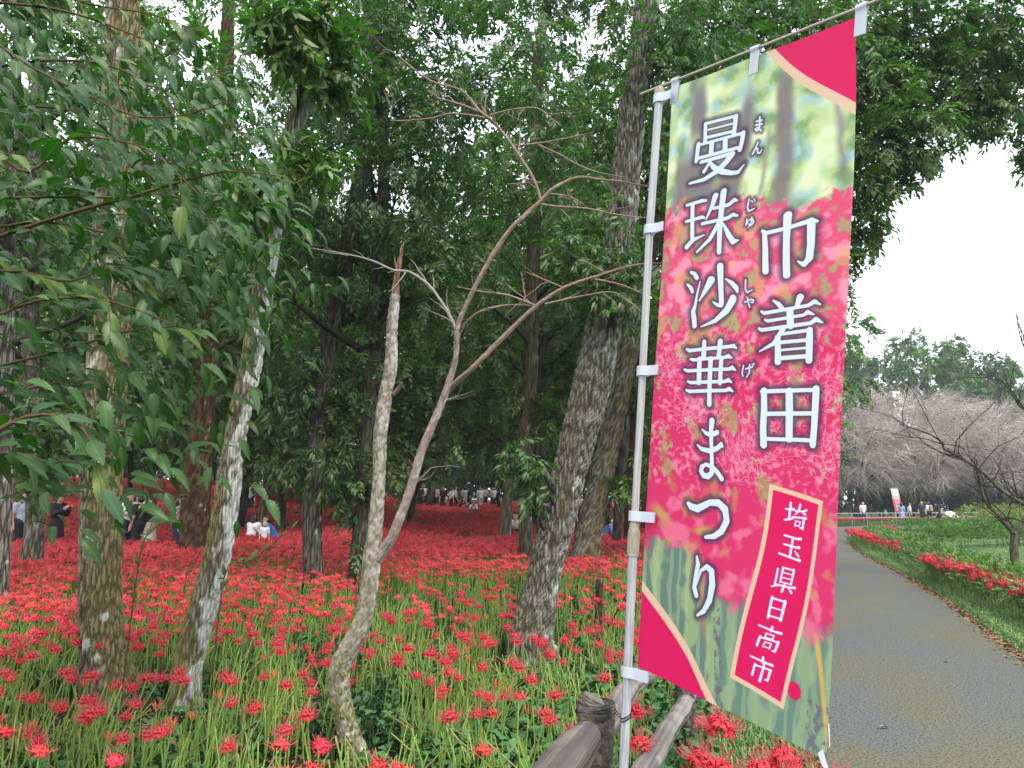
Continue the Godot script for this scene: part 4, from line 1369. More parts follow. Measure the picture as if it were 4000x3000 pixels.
func build_far_trees() -> void:
	rng.seed = 909
	var protos: Array[Node3D] = []
	var spots := []
	var last_ring := 0
	for ring in [[28.0, 5], [37.0, 6], [48.0, 6], [62.0, 9], [84.0, 32], [79.0, 28]]:
		var d: float = ring[0]
		var before := spots.size()
		for k in ring[1]:
			var a := deg_to_rad(lerpf(-42.0, 20.0 if d < 50.0 else 24.0, (k + 0.5 + jit(0.35)) / ring[1]))
			var dd := d * (rng.randf_range(0.93, 1.08) if d != 79.0 else rng.randf_range(0.985, 1.015))
			var x := sin(a) * dd
			var z := -cos(a) * dd
			if x - path_left(z) > -2.2 and z > -46.0:
				continue
			# leave the two gaps in the wood through which the crowd is seen
			var px := 1106.0 + 1534.0 * x / -z
			if d < 50.0 and (absf(px - 960.0) < 60.0 or absf(px - 320.0) < 40.0):
				continue
			spots.append(Vector3(x, hgt(x, z) - 0.05, z))
		last_ring = spots.size() - before
	var bush_from := spots.size() - last_ring
	for i in spots.size():
		var p: Vector3 = spots[i]
		var group := "trees deep in the grove"
		var label: String = ["dark leafy tree deep in the grove, rising out of the far red field", "slender green tree in the background of the grove", "spreading green tree at the back of the grove, low leaves", "tall dense tree closing the view behind the grove", "mid green bushy tree far behind the crowd in the grove"][i % 5]
		if i < 5:
			var tall: float = [14.0, 13.0, 12.0, 17.0, 10.0][i]
			var rr: float = [0.2, 0.14, 0.18, 0.24, 0.13][i]
			var lean := jit(0.09)
			var rows := []
			for k in 6:
				var y := k * 1.1 - 0.1
				rows.append([p.x + lean * y + 0.1 * sin(y), p.y + y, rr * (1.0 - 0.05 * k)])
			var o := {"name": "grove_tree", "group": group, "tall": tall, "crown": [3.4, 3.0, 2.4, 3.8, 1.8][i], "clumps": 20, "radius": [3.8, 2.8, 4.2, 4.2, 3.0][i], "clump_r": 1.45, "sprig": mats_mesh.far, "sprigs": 34, "s0": 0.9, "s1": 1.5, "step": 0.4, "sides": 12, "limbs": 9}
			protos.append(tree(label, p.z, rows, DARK if i != 2 else style(GREY, {"moss_amt": 0.5}), o, []))
		else:
			if i >= bush_from:
				label = "low leafy tree at the far end of the red field"
			var o := copy_of(protos[4 if i >= bush_from else i % 5 if p.length() < 76.0 else ([2, 4][i % 2])], label, p, rng.randf() * TAU, group)
			o.scale = Vector3.ONE * rng.randf_range(0.85, 1.2) * (0.5 if i >= bush_from else 1.0) * (1.25 if p.z < -50.0 and p.length() < 76.0 else 1.0)


func build_dead_tree() -> void:
	rng.seed = 515
	var D := {
		"trunk": [[-0.876, -0.106, -4.478, 0.073], [-0.9, 0.02, -4.478, 0.068], [-0.968, 0.173, -4.478, 0.063], [-1.013, 0.328, -4.478, 0.063], [-1.04, 0.463, -4.478, 0.064], [-1.022, 0.563, -4.478, 0.062], [-0.973, 0.656, -4.478, 0.06], [-0.9, 0.817, -4.478, 0.053], [-0.87, 1.007, -4.478, 0.052], [-0.862, 1.186, -4.478, 0.054], [-0.847, 1.353, -4.478, 0.046], [-0.833, 1.637, -4.478, 0.041], [-0.831, 1.927, -4.478, 0.044], [-0.808, 2.163, -4.478, 0.044], [-0.779, 2.383, -4.478, 0.042], [-0.777, 2.624, -4.478, 0.036], [-0.762, 2.842, -4.478, 0.032]],
		"splinter": [[-0.764, 2.804, -4.478, 0.032], [-0.761, 2.902, -4.478, 0.023], [-0.749, 3.025, -4.478, 0.015], [-0.717, 3.21, -4.478, 0.006]],
		"branches": [[[-0.819, 1.172, -4.478, 0.037], [-0.768, 1.243, -4.451, 0.034], [-0.72, 1.325, -4.423, 0.031], [-0.631, 1.559, -4.395, 0.028], [-0.554, 1.819, -4.367, 0.026], [-0.461, 2.042, -4.339, 0.024], [-0.41, 2.167, -4.312, 0.023], [-0.358, 2.336, -4.284, 0.018], [-0.34, 2.432, -4.256, 0.017], [-0.34, 2.547, -4.228, 0.017]],
			[[-0.36, 2.609, -4.478, 0.018], [-0.318, 2.72, -4.456, 0.016], [-0.225, 2.915, -4.433, 0.015], [-0.123, 3.099, -4.41, 0.014], [-0.009, 3.261, -4.387, 0.014], [0.087, 3.35, -4.365, 0.014], [0.192, 3.438, -4.342, 0.013], [0.269, 3.511, -4.319, 0.012], [0.424, 3.576, -4.297, 0.009], [0.561, 3.55, -4.274, 0.007], [0.691, 3.526, -4.251, 0.006], [0.885, 3.475, -4.228, 0.004]],
			[[-0.408, 2.217, -4.478, 0.021], [-0.34, 2.269, -4.428, 0.019], [-0.253, 2.334, -4.378, 0.017], [-0.09, 2.489, -4.328, 0.016], [0.072, 2.642, -4.278, 0.014], [0.203, 2.74, -4.228, 0.013], [0.334, 2.808, -4.178, 0.011], [0.501, 2.853, -4.128, 0.01], [0.651, 2.889, -4.078, 0.008], [0.784, 2.9, -4.028, 0.006], [0.875, 2.888, -3.978, 0.004]],
			[[-0.36, 2.609, -4.478, 0.013], [-0.408, 2.708, -4.466, 0.012], [-0.459, 2.791, -4.453, 0.011], [-0.544, 2.902, -4.441, 0.01], [-0.671, 2.986, -4.428, 0.009], [-0.765, 2.991, -4.416, 0.008], [-0.906, 3.052, -4.403, 0.007], [-1.072, 3.092, -4.391, 0.005], [-1.322, 3.131, -4.378, 0.002]],
			[[0.192, 3.503, -4.478, 0.012], [0.142, 3.641, -4.45, 0.011], [0.049, 3.785, -4.421, 0.011], [-0.043, 3.912, -4.393, 0.011], [-0.151, 4.026, -4.364, 0.01], [-0.258, 4.076, -4.336, 0.008], [-0.388, 4.109, -4.307, 0.006], [-0.492, 4.121, -4.278, 0.005]],
			[[-0.155, 4.092, -4.478, 0.008], [-0.4, 4.118, -4.458, 0.006], [-0.561, 4.069, -4.438, 0.005], [-0.801, 4.044, -4.418, 0.005], [-0.812, 4.12, -4.398, 0.004], [-0.862, 4.24, -4.378, 0.002]],
			[[-0.155, 4.092, -4.478, 0.008], [-0.227, 4.178, -4.518, 0.007], [-0.356, 4.352, -4.558, 0.006], [-0.586, 4.456, -4.598, 0.006], [-0.855, 4.7, -4.638, 0.004], [-0.937, 4.746, -4.678, 0.003]],
			[[-0.155, 4.116, -4.478, 0.006], [0.009, 4.131, -4.428, 0.005], [0.17, 4.108, -4.378, 0.005], [0.26, 4.005, -4.328, 0.004], [0.322, 3.921, -4.278, 0.002]],
			[[-0.003, 3.889, -4.478, 0.007], [0.17, 3.873, -4.412, 0.006], [0.354, 3.873, -4.345, 0.005], [0.529, 3.879, -4.278, 0.002]],
			[[0.173, 3.902, -4.478, 0.006], [0.321, 3.815, -4.453, 0.005], [0.463, 3.716, -4.428, 0.005], [0.579, 3.661, -4.403, 0.004], [0.734, 3.616, -4.378, 0.002]],
			[[0.182, 3.476, -4.478, 0.008], [0.289, 3.446, -4.453, 0.007], [0.498, 3.419, -4.428, 0.006], [0.691, 3.366, -4.403, 0.005], [0.91, 3.33, -4.378, 0.003]],
			[[0.239, 3.549, -4.478, 0.006], [0.38, 3.503, -4.428, 0.005], [0.469, 3.426, -4.378, 0.003]],
			[[0.199, 3.628, -4.478, 0.005], [0.075, 3.621, -4.478, 0.005], [-0.031, 3.615, -4.478, 0.002]],
			[[0.145, 2.776, -4.478, 0.009], [-0.067, 2.777, -4.503, 0.008], [-0.21, 2.747, -4.528, 0.007], [-0.296, 2.687, -4.553, 0.006], [-0.353, 2.634, -4.578, 0.006]],
			[[0.145, 2.776, -4.478, 0.008], [-0.024, 2.832, -4.445, 0.007], [-0.218, 2.85, -4.412, 0.005], [-0.356, 2.87, -4.378, 0.003]],
			[[0.214, 2.783, -4.478, 0.008], [0.48, 2.832, -4.445, 0.006], [0.671, 2.837, -4.412, 0.004], [0.842, 2.684, -4.378, 0.003]],
			[[0.543, 2.952, -4.478, 0.007], [0.705, 2.898, -4.428, 0.005], [0.846, 2.818, -4.378, 0.003]],
			[[0.357, 2.886, -4.478, 0.005], [0.213, 2.93, -4.428, 0.005], [0.086, 2.969, -4.378, 0.002]],
			[[0.614, 2.993, -4.478, 0.005], [0.494, 3.046, -4.428, 0.005], [0.429, 3.044, -4.378, 0.002]],
			[[-0.416, 2.149, -4.478, 0.009], [-0.384, 2.154, -4.453, 0.007], [-0.344, 2.171, -4.428, 0.004]],
			[[-0.59, 1.637, -4.478, 0.009], [-0.542, 1.679, -4.453, 0.007], [-0.499, 1.721, -4.428, 0.004]],
			[[-0.756, 2.187, -4.478, 0.015], [-0.718, 2.225, -4.453, 0.013], [-0.697, 2.257, -4.428, 0.007]]],
	}
	var base: Vector3 = Vector3(D.trunk[0][0], 0, D.trunk[0][2])
	var n := thing("dead_tree", "bent pale dead tree with a snapped top and bare forked branches", "dead tree", base)
	var P := PackedVector3Array()
	var R := PackedFloat32Array()
	for q in D.trunk:
		P.append(Vector3(q[0], q[1], q[2]) - base)
		R.append(q[3])
	var st := {"low": Color(0.17, 0.15, 0.13), "high": Color(0.38, 0.36, 0.33), "moss": Color(0.19, 0.17, 0.06), "moss_dir": Vector3(-0.9, 0, 0.2), "moss_amt": 0.2, "foot": 0.95, "foot_h": 1.1, "pale": Color(0.48, 0.47, 0.44), "pale_amt": 0.3, "fq": 16.0, "fy": 3.2}
	put("trunk", bark(P, R, 0.02, 48, 0.005, st, base, 0.25), mats.bark, n)
	var Q := PackedVector3Array()
	var S := PackedFloat32Array()
	for q in D.splinter:
		Q.append(Vector3(q[0], q[1], q[2]) - base)
		S.append(q[3])
	put("broken_top", bark(Q, S, 0.015, 20, 0.007, {"low": Color(0.13, 0.075, 0.05), "high": Color(0.36, 0.25, 0.18), "fq": 45.0}, base), mats.bark, n)
	for k in 2:
		var mb := MB.new()
		var a := k * 2.6
		var at: Vector3 = Q[Q.size() - 2] + Vector3(cos(a), 0, sin(a)) * 0.012
		tube(mb, PackedVector3Array([at, at + Vector3(cos(a) * 0.01, 0.04, 0.01), at + Vector3(cos(a) * 0.015, 0.07 + 0.02 * k, 0)]), PackedFloat32Array([0.009, 0.006, 0.001]), 4, Color(0.4, 0.22, 0.12), Color(0.3, 0.15, 0.08))
		put("splinter", mb.mesh(), mats.wood, n)
	for q in D.branches:
		var bp := PackedVector3Array()
		var br := PackedFloat32Array()
		for w in q:
			bp.append(Vector3(w[0], w[1], w[2]) - base)
			br.append(w[3])
		var thick: bool = br[0] > 0.014
		var reddish: bool = thick and bp[0].y > 1.9 and br[0] < 0.022
		var s2 := {"low": Color(0.23, 0.18, 0.15), "high": Color(0.4, 0.31, 0.275) if not reddish else Color(0.38, 0.22, 0.175), "pale": Color(0.45, 0.42, 0.39), "pale_amt": 0.36, "fq": 20.0, "fy": 3.0}
		if thick:
			put("branch", bark(bp, br, 0.02, 20, 0.002, s2, base), mats.bark, n)
		else:
			var mb := MB.new()
			var sp := spline(bp, br, 0.05)
			var col := Color(0.46, 0.41, 0.38) if bp[0].y < 2.7 else Color(0.42, 0.3, 0.25)
			tube(mb, sp[0], sp[1], 6, col, col * 0.9)
			var k := bp.size()
			for i in range(1, k):
				for e in (1 + i % 2):
					var d := (bp[i] - bp[i - 1]).normalized()
					grow_twigs(mb, bp[i - 1].lerp(bp[i], rng.randf()), d * 0.7 + Vector3(jit(0.8), jit(0.7) + 0.15, jit(0.5)), rng.randf_range(0.1, 0.3), br[i] * 0.5 + 0.0008, 0, col, col * 1.1)
			put("twig", mb.mesh(), mats.wood, n)
	# a clump of bright moss at the bend near the ground
	var where: Array[Transform3D] = []
	var tint := PackedColorArray()
	for i in 260:
		var a := rng.randf() * TAU
		var y := 0.02 + rng.randf() * rng.randf() * 0.7
		var c := axis_at(P, y)
		var o := Vector3(cos(a), 0, sin(a))
		if o.dot(Vector3(0.6, 0, 0.8)) < 0.1:
			continue
		where.append(Transform3D(facing(o + Vector3(0, 0.5, 0) + jit3(0.4), Vector3.UP).scaled(Vector3.ONE * rng.randf_range(0.5, 1.1)), c + o * 0.062 + Vector3(0, 0, 0)))
		var g := rng.randf_range(0.8, 1.4)
		tint.append(Color(g, g, g))
	stuff("moss", tufts(520, 6, 0.03, 0.004, 0.012, Color(0.15, 0.17, 0.045)), mats.grass, where, tint, n)


func build_oak_branches() -> void:
	rng.seed = 616
	var B := [
		[[-2.397, 3.6, -2.9], [-2.17, 3.439, -2.9], [-1.894, 3.294, -2.9], [-1.66, 3.19, -2.9], [-1.432, 3.199, -2.9], [-1.266, 3.265, -2.9]],
		[[-1.931, 2.809, -2.4], [-1.747, 2.679, -2.4], [-1.622, 2.804, -2.4], [-1.476, 2.809, -2.4], [-1.303, 2.755, -2.4], [-1.105, 2.577, -2.4]],
		[[-2.356, 2.846, -3.0], [-2.026, 2.857, -3.0], [-1.737, 2.853, -3.0], [-1.577, 2.872, -3.0], [-1.399, 2.802, -3.0], [-1.284, 2.628, -3.0]],
		[[-2.14, 2.419, -2.7], [-1.917, 2.4, -2.7], [-1.745, 2.368, -2.7], [-1.553, 2.427, -2.7], [-1.383, 2.303, -2.7]],
		[[-2.128, 2.027, -2.8], [-1.839, 2.103, -2.8], [-1.548, 2.19, -2.8], [-1.344, 2.209, -2.8]],
		[[-1.645, 1.695, -2.2], [-1.51, 1.768, -2.2], [-1.379, 1.76, -2.2], [-1.299, 1.681, -2.2], [-1.267, 1.567, -2.2]],
		[[-2.607, 3.919, -3.1], [-2.218, 3.869, -3.1], [-1.916, 3.769, -3.1], [-1.614, 3.622, -3.1], [-1.334, 3.428, -3.1]],
		[[-2.478, 3.482, -3.0], [-2.118, 3.529, -3.0], [-1.813, 3.482, -3.0], [-1.563, 3.296, -3.0], [-1.439, 3.068, -3.0]],
		[[-2.559, 2.773, -3.2], [-2.213, 2.819, -3.2], [-1.877, 2.75, -3.2], [-1.604, 2.635, -3.2], [-1.425, 2.567, -3.2]],
		[[-2.016, 2.167, -2.6], [-1.799, 2.257, -2.6], [-1.589, 2.266, -2.6], [-1.41, 2.221, -2.6], [-1.265, 2.158, -2.6]],
		[[-2.19, 1.93, -2.9], [-2.003, 1.968, -2.9], [-1.834, 1.997, -2.9], [-1.678, 1.978, -2.9]],
		[[-2.443, 4.075, -3.2], [-2.106, 3.971, -3.2], [-1.823, 3.92, -3.2], [-1.537, 3.817, -3.2]],
		[[-1.562, 2.777, -2.8], [-1.373, 2.839, -2.8], [-1.22, 2.876, -2.8], [-1.103, 2.876, -2.8], [-0.985, 2.859, -2.8]],
		[[-2.72, 3.451, -3.3], [-2.396, 3.476, -3.3], [-2.108, 3.4, -3.3], [-1.779, 3.078, -3.3], [-1.598, 2.812, -3.3]],
		[[-1.89, 1.625, -2.5], [-1.798, 1.673, -2.5], [-1.683, 1.665, -2.5], [-1.58, 1.609, -2.5]],
	]
	var shapes: Array[ArrayMesh] = []
	for i in 10:
		shapes.append(near_leaf_mesh(600 + i, [0.13, 0.11, 0.1, 0.12, 0.14, 0.1, 0.13, 0.095, 0.11, 0.12][i]))
	var base := Vector3(-4.2, 0, -3.4)
	var n := thing("oak_tree", "oak at the left edge whose branches of long toothed leaves reach into view", "tree", base)
	# the stem itself stands outside the frame
	put("trunk", bark(PackedVector3Array([Vector3(0, -0.1, 0), Vector3(0.05, 1.2, 0), Vector3(0, 2.6, 0), Vector3(0.05, 4.4, 0), Vector3(0, 6, 0)]), PackedFloat32Array([0.16, 0.13, 0.12, 0.1, 0.07]), 0.08, 24, 0.008, style(GREY, {"moss_amt": 0.3}), base, 0.2), mats.bark, n)
	var made := 0
	var where: Array[Transform3D] = []
	var tint := PackedColorArray()
	var per := int(ceil(300.0 / B.size()))
	for q in B:
		var P := PackedVector3Array()
		var R := PackedFloat32Array()
		var first := Vector3(q[0][0], q[0][1], q[0][2]) - base
		var second := Vector3(q[1][0], q[1][1], q[1][2]) - base
		var outer := first + (first - second).normalized() * 0.55
		P.append(Vector3(0, clampf(outer.y - 0.4, 0.8, 5.0), 0))
		R.append(0.028)
		P.append(outer)
		R.append(0.009)
		for i in q.size():
			P.append(Vector3(q[i][0], q[i][1], q[i][2]) - base)
			R.append(lerpf(0.007, 0.0018, float(i) / (q.size() - 1)))
		var sp := spline(P, R, 0.06)
		var mb := MB.new()
		var lim := put("limb", null, mats.wood, n)
		tube(mb, sp[0], sp[1], 6, Color(0.09, 0.075, 0.05), Color(0.16, 0.1, 0.05))
		var PP: PackedVector3Array = sp[0]
		var start := 0
		for i in PP.size():
			if in_view(PP[i] + base, 0.25):
				start = i
				break
		var hosts := []
		for i in per:
			var t := 0.05 + 0.95 * float(i) / (per - 1)
			var f := lerpf(start, PP.size() - 1.001, t)
			var at := PP[int(f)].lerp(PP[int(f) + 1], f - int(f))
			var d := (PP[mini(int(f) + 1, PP.size() - 1)] - PP[maxi(int(f) - 1, 0)]).normalized()
			# short side shoots carry most of the leaves
			if i % 4 == 1:
				var off := (d * 0.7 + Vector3(jit(0.5), jit(0.55) - 0.15, jit(0.5))).normalized() * rng.randf_range(0.07, 0.18)
				tube(mb, PackedVector3Array([at, at + off * 0.5 + Vector3(0, 0.01, 0), at + off]), PackedFloat32Array([0.003, 0.0024, 0.0015]), 4, Color(0.14, 0.1, 0.05), Color(0.16, 0.12, 0.05))
				hosts.append([at + off, off.normalized()])
			var o := at
			var dir := d
			if hosts and i % 4 != 0:
				var hst: Array = hosts[hosts.size() - 1]
				o = (hst[0] as Vector3) - (hst[1] as Vector3) * 0.05 * (i % 4 - 1)
				dir = hst[1]
			var side := 1.0 if i % 2 == 0 else -1.0
			var f2 := frame(dir, Vector3.UP)
			var x: Vector3 = dir * rng.randf_range(0.6, 1.3) + f2[1] * side * rng.randf_range(0.15, 0.7) + Vector3(0.15, -rng.randf_range(-0.05, 0.5), 0.05)
			var up := Vector3(jit(0.5) + 0.15, 1.0, jit(0.5) + 0.55)
			if made < 300:
				made += 1
				var l := put("leaf", shapes[rng.randi() % 10], mats.near_leaf, lim)
				l.transform = Transform3D(facing(x, up).scaled(Vector3.ONE * rng.randf_range(0.75, 1.15)), o)
			for e in (9 if at.y > 2.5 else 4):
				var back := Vector3(jit(0.25) - 0.1, jit(0.22), -rng.randf_range(0.05, 1.3))
				where.append(Transform3D(facing(x + jit3(0.8), up + jit3(0.3)).scaled(Vector3.ONE * rng.randf_range(0.6, 1.1)), o + back))
				var g := rng.randf_range(0.75, 1.2)
				tint.append(Color(g, g, g))
		lim.mesh = mb.mesh()
	stuff("foliage", near_leaf_mesh(650, 0.115), mats.near_leaf, where, tint, n)


func build_fence(grain: ImageTexture) -> void:
	rng.seed = 717
	var m := flat("fake_log", Color.WHITE, 0.62, 0.45, true)
	m.albedo_texture = grain
	m.heightmap_enabled = true
	m.heightmap_texture = noise_tex(256, 256, 0.03, 1, 0, 19, 0.0, 1.0, 4)
	m.heightmap_scale = 1.0
	var base := Vector3(0.282, 0, -2.563)
	var n := thing("log_fence", "grey brown moulded log fence by the path, banner pole tied to its post", "fence", base)
	var st := {"low": Color(0.13, 0.11, 0.1), "lump": 0.14, "high": Color(0.26, 0.195, 0.16), "pale": Color(0.3, 0.28, 0.27), "pale_amt": 0.1, "pale_dir": Vector3(0.3, 1.2, 0.2), "fq": 3.5, "fy": 1.0, "moss_amt": 0.0}
	var dk := {"low": Color(0.075, 0.058, 0.052), "high": Color(0.21, 0.16, 0.135), "fq": 7.0, "fy": 0.5, "lump": 0.22, "pale": Color(0.26, 0.22, 0.18), "pale_dir": Vector3(0, 2.2, 0), "pale_k": 0.6, "pale_amt": 0.0}
	var lt := {"low": Color(0.2, 0.18, 0.175), "lump": 0.12, "high": Color(0.32, 0.265, 0.235), "fq": 4.0, "fy": 1.0}
	put("post", bark(PackedVector3Array([Vector3(-0.015, -0.1, 0), Vector3(0, 0.3, 0), Vector3(0, 0.6, 0), Vector3(0, 0.76, 0), Vector3(0, 0.81, 0), Vector3(0.0, 0.835, 0)]), PackedFloat32Array([0.068, 0.062, 0.056, 0.06, 0.066, 0.062]), 0.015, 40, 0.006, dk, base), m, n)
	put("post", bark(PackedVector3Array([Vector3(0.77, -0.1, -1.98), Vector3(0.76, 0.4, -1.98), Vector3(0.76, 0.8, -1.98)]), PackedFloat32Array([0.064, 0.058, 0.054]), 0.02, 32, 0.005, dk, base), m, n)
	put("post", bark(PackedVector3Array([Vector3(1.53, -0.1, -3.97), Vector3(1.52, 0.4, -3.96), Vector3(1.52, 0.8, -3.96)]), PackedFloat32Array([0.064, 0.058, 0.054]), 0.03, 28, 0.005, dk, base), m, n)
	var cut := MB.new()
	tube(cut, PackedVector3Array([Vector3(0, 0.826, 0), Vector3(0.004, 0.842, 0), Vector3(0.006, 0.846, 0)]), PackedFloat32Array([0.058, 0.055, 0.046]), 24, Color(0.27, 0.22, 0.17), Color(0.3, 0.25, 0.19), true)
	put("cut_top", cut.mesh(), m, n)
	# the near rail ends in a knot against the post
	put("rail", bark(PackedVector3Array([Vector3(-0.62, 0.72, 1.6), Vector3(-0.3, 0.74, 0.8), Vector3(-0.12, 0.75, 0.32), Vector3(-0.05, 0.755, 0.13), Vector3(-0.015, 0.757, 0.058)]), PackedFloat32Array([0.06, 0.063, 0.064, 0.052, 0.022]), 0.015, 40, 0.004, st, base), m, n)
	put("rail", bark(PackedVector3Array([Vector3(0.022, 0.72, -0.06), Vector3(0.11, 0.735, -0.29), Vector3(0.2, 0.745, -0.53), Vector3(0.28, 0.73, -0.74), Vector3(0.37, 0.7, -0.97), Vector3(0.75, 0.66, -1.96)]), PackedFloat32Array([0.046, 0.048, 0.04, 0.033, 0.028, 0.028]), 0.015, 36, 0.006, lt, base), m, n)
	put("rail", bark(PackedVector3Array([Vector3(-0.3, 0.36, 0.8), Vector3(0.02, 0.36, -0.06), Vector3(0.31, 0.352, -0.81), Vector3(0.52, 0.34, -1.35), Vector3(0.76, 0.33, -1.95), Vector3(1.52, 0.33, -3.94)]), PackedFloat32Array([0.05, 0.052, 0.053, 0.052, 0.05, 0.046]), 0.02, 36, 0.006, lt, base), m, n)


func strap(mb: MB, c: Vector3, axis: Vector3, toward: Vector3, r: float, tongue: float, w: float) -> void:
	# a flat loop round a pole that closes into a tongue
	var f := frame(axis, toward)
	var x: Vector3 = f[0]
	var y: Vector3 = f[1]
	var P := PackedVector3Array()
	P.append(c + x * tongue + y * 0.002)
	P.append(c + x * (r * 1.9) + y * 0.0025)
	for i in 13:
		var a := 0.5 + (TAU - 1.0) * i / 12.0
		P.append(c + x * cos(a) * r * 1.15 + y * sin(a) * r)
	P.append(c + x * (r * 1.9) - y * 0.0025)
	P.append(c + x * tongue - y * 0.002)
	var W := PackedFloat32Array()
	for i in P.size():
		W.append(w * 0.5)
	ribbon(mb, P, axis.normalized(), W, Color.WHITE, Color.WHITE)


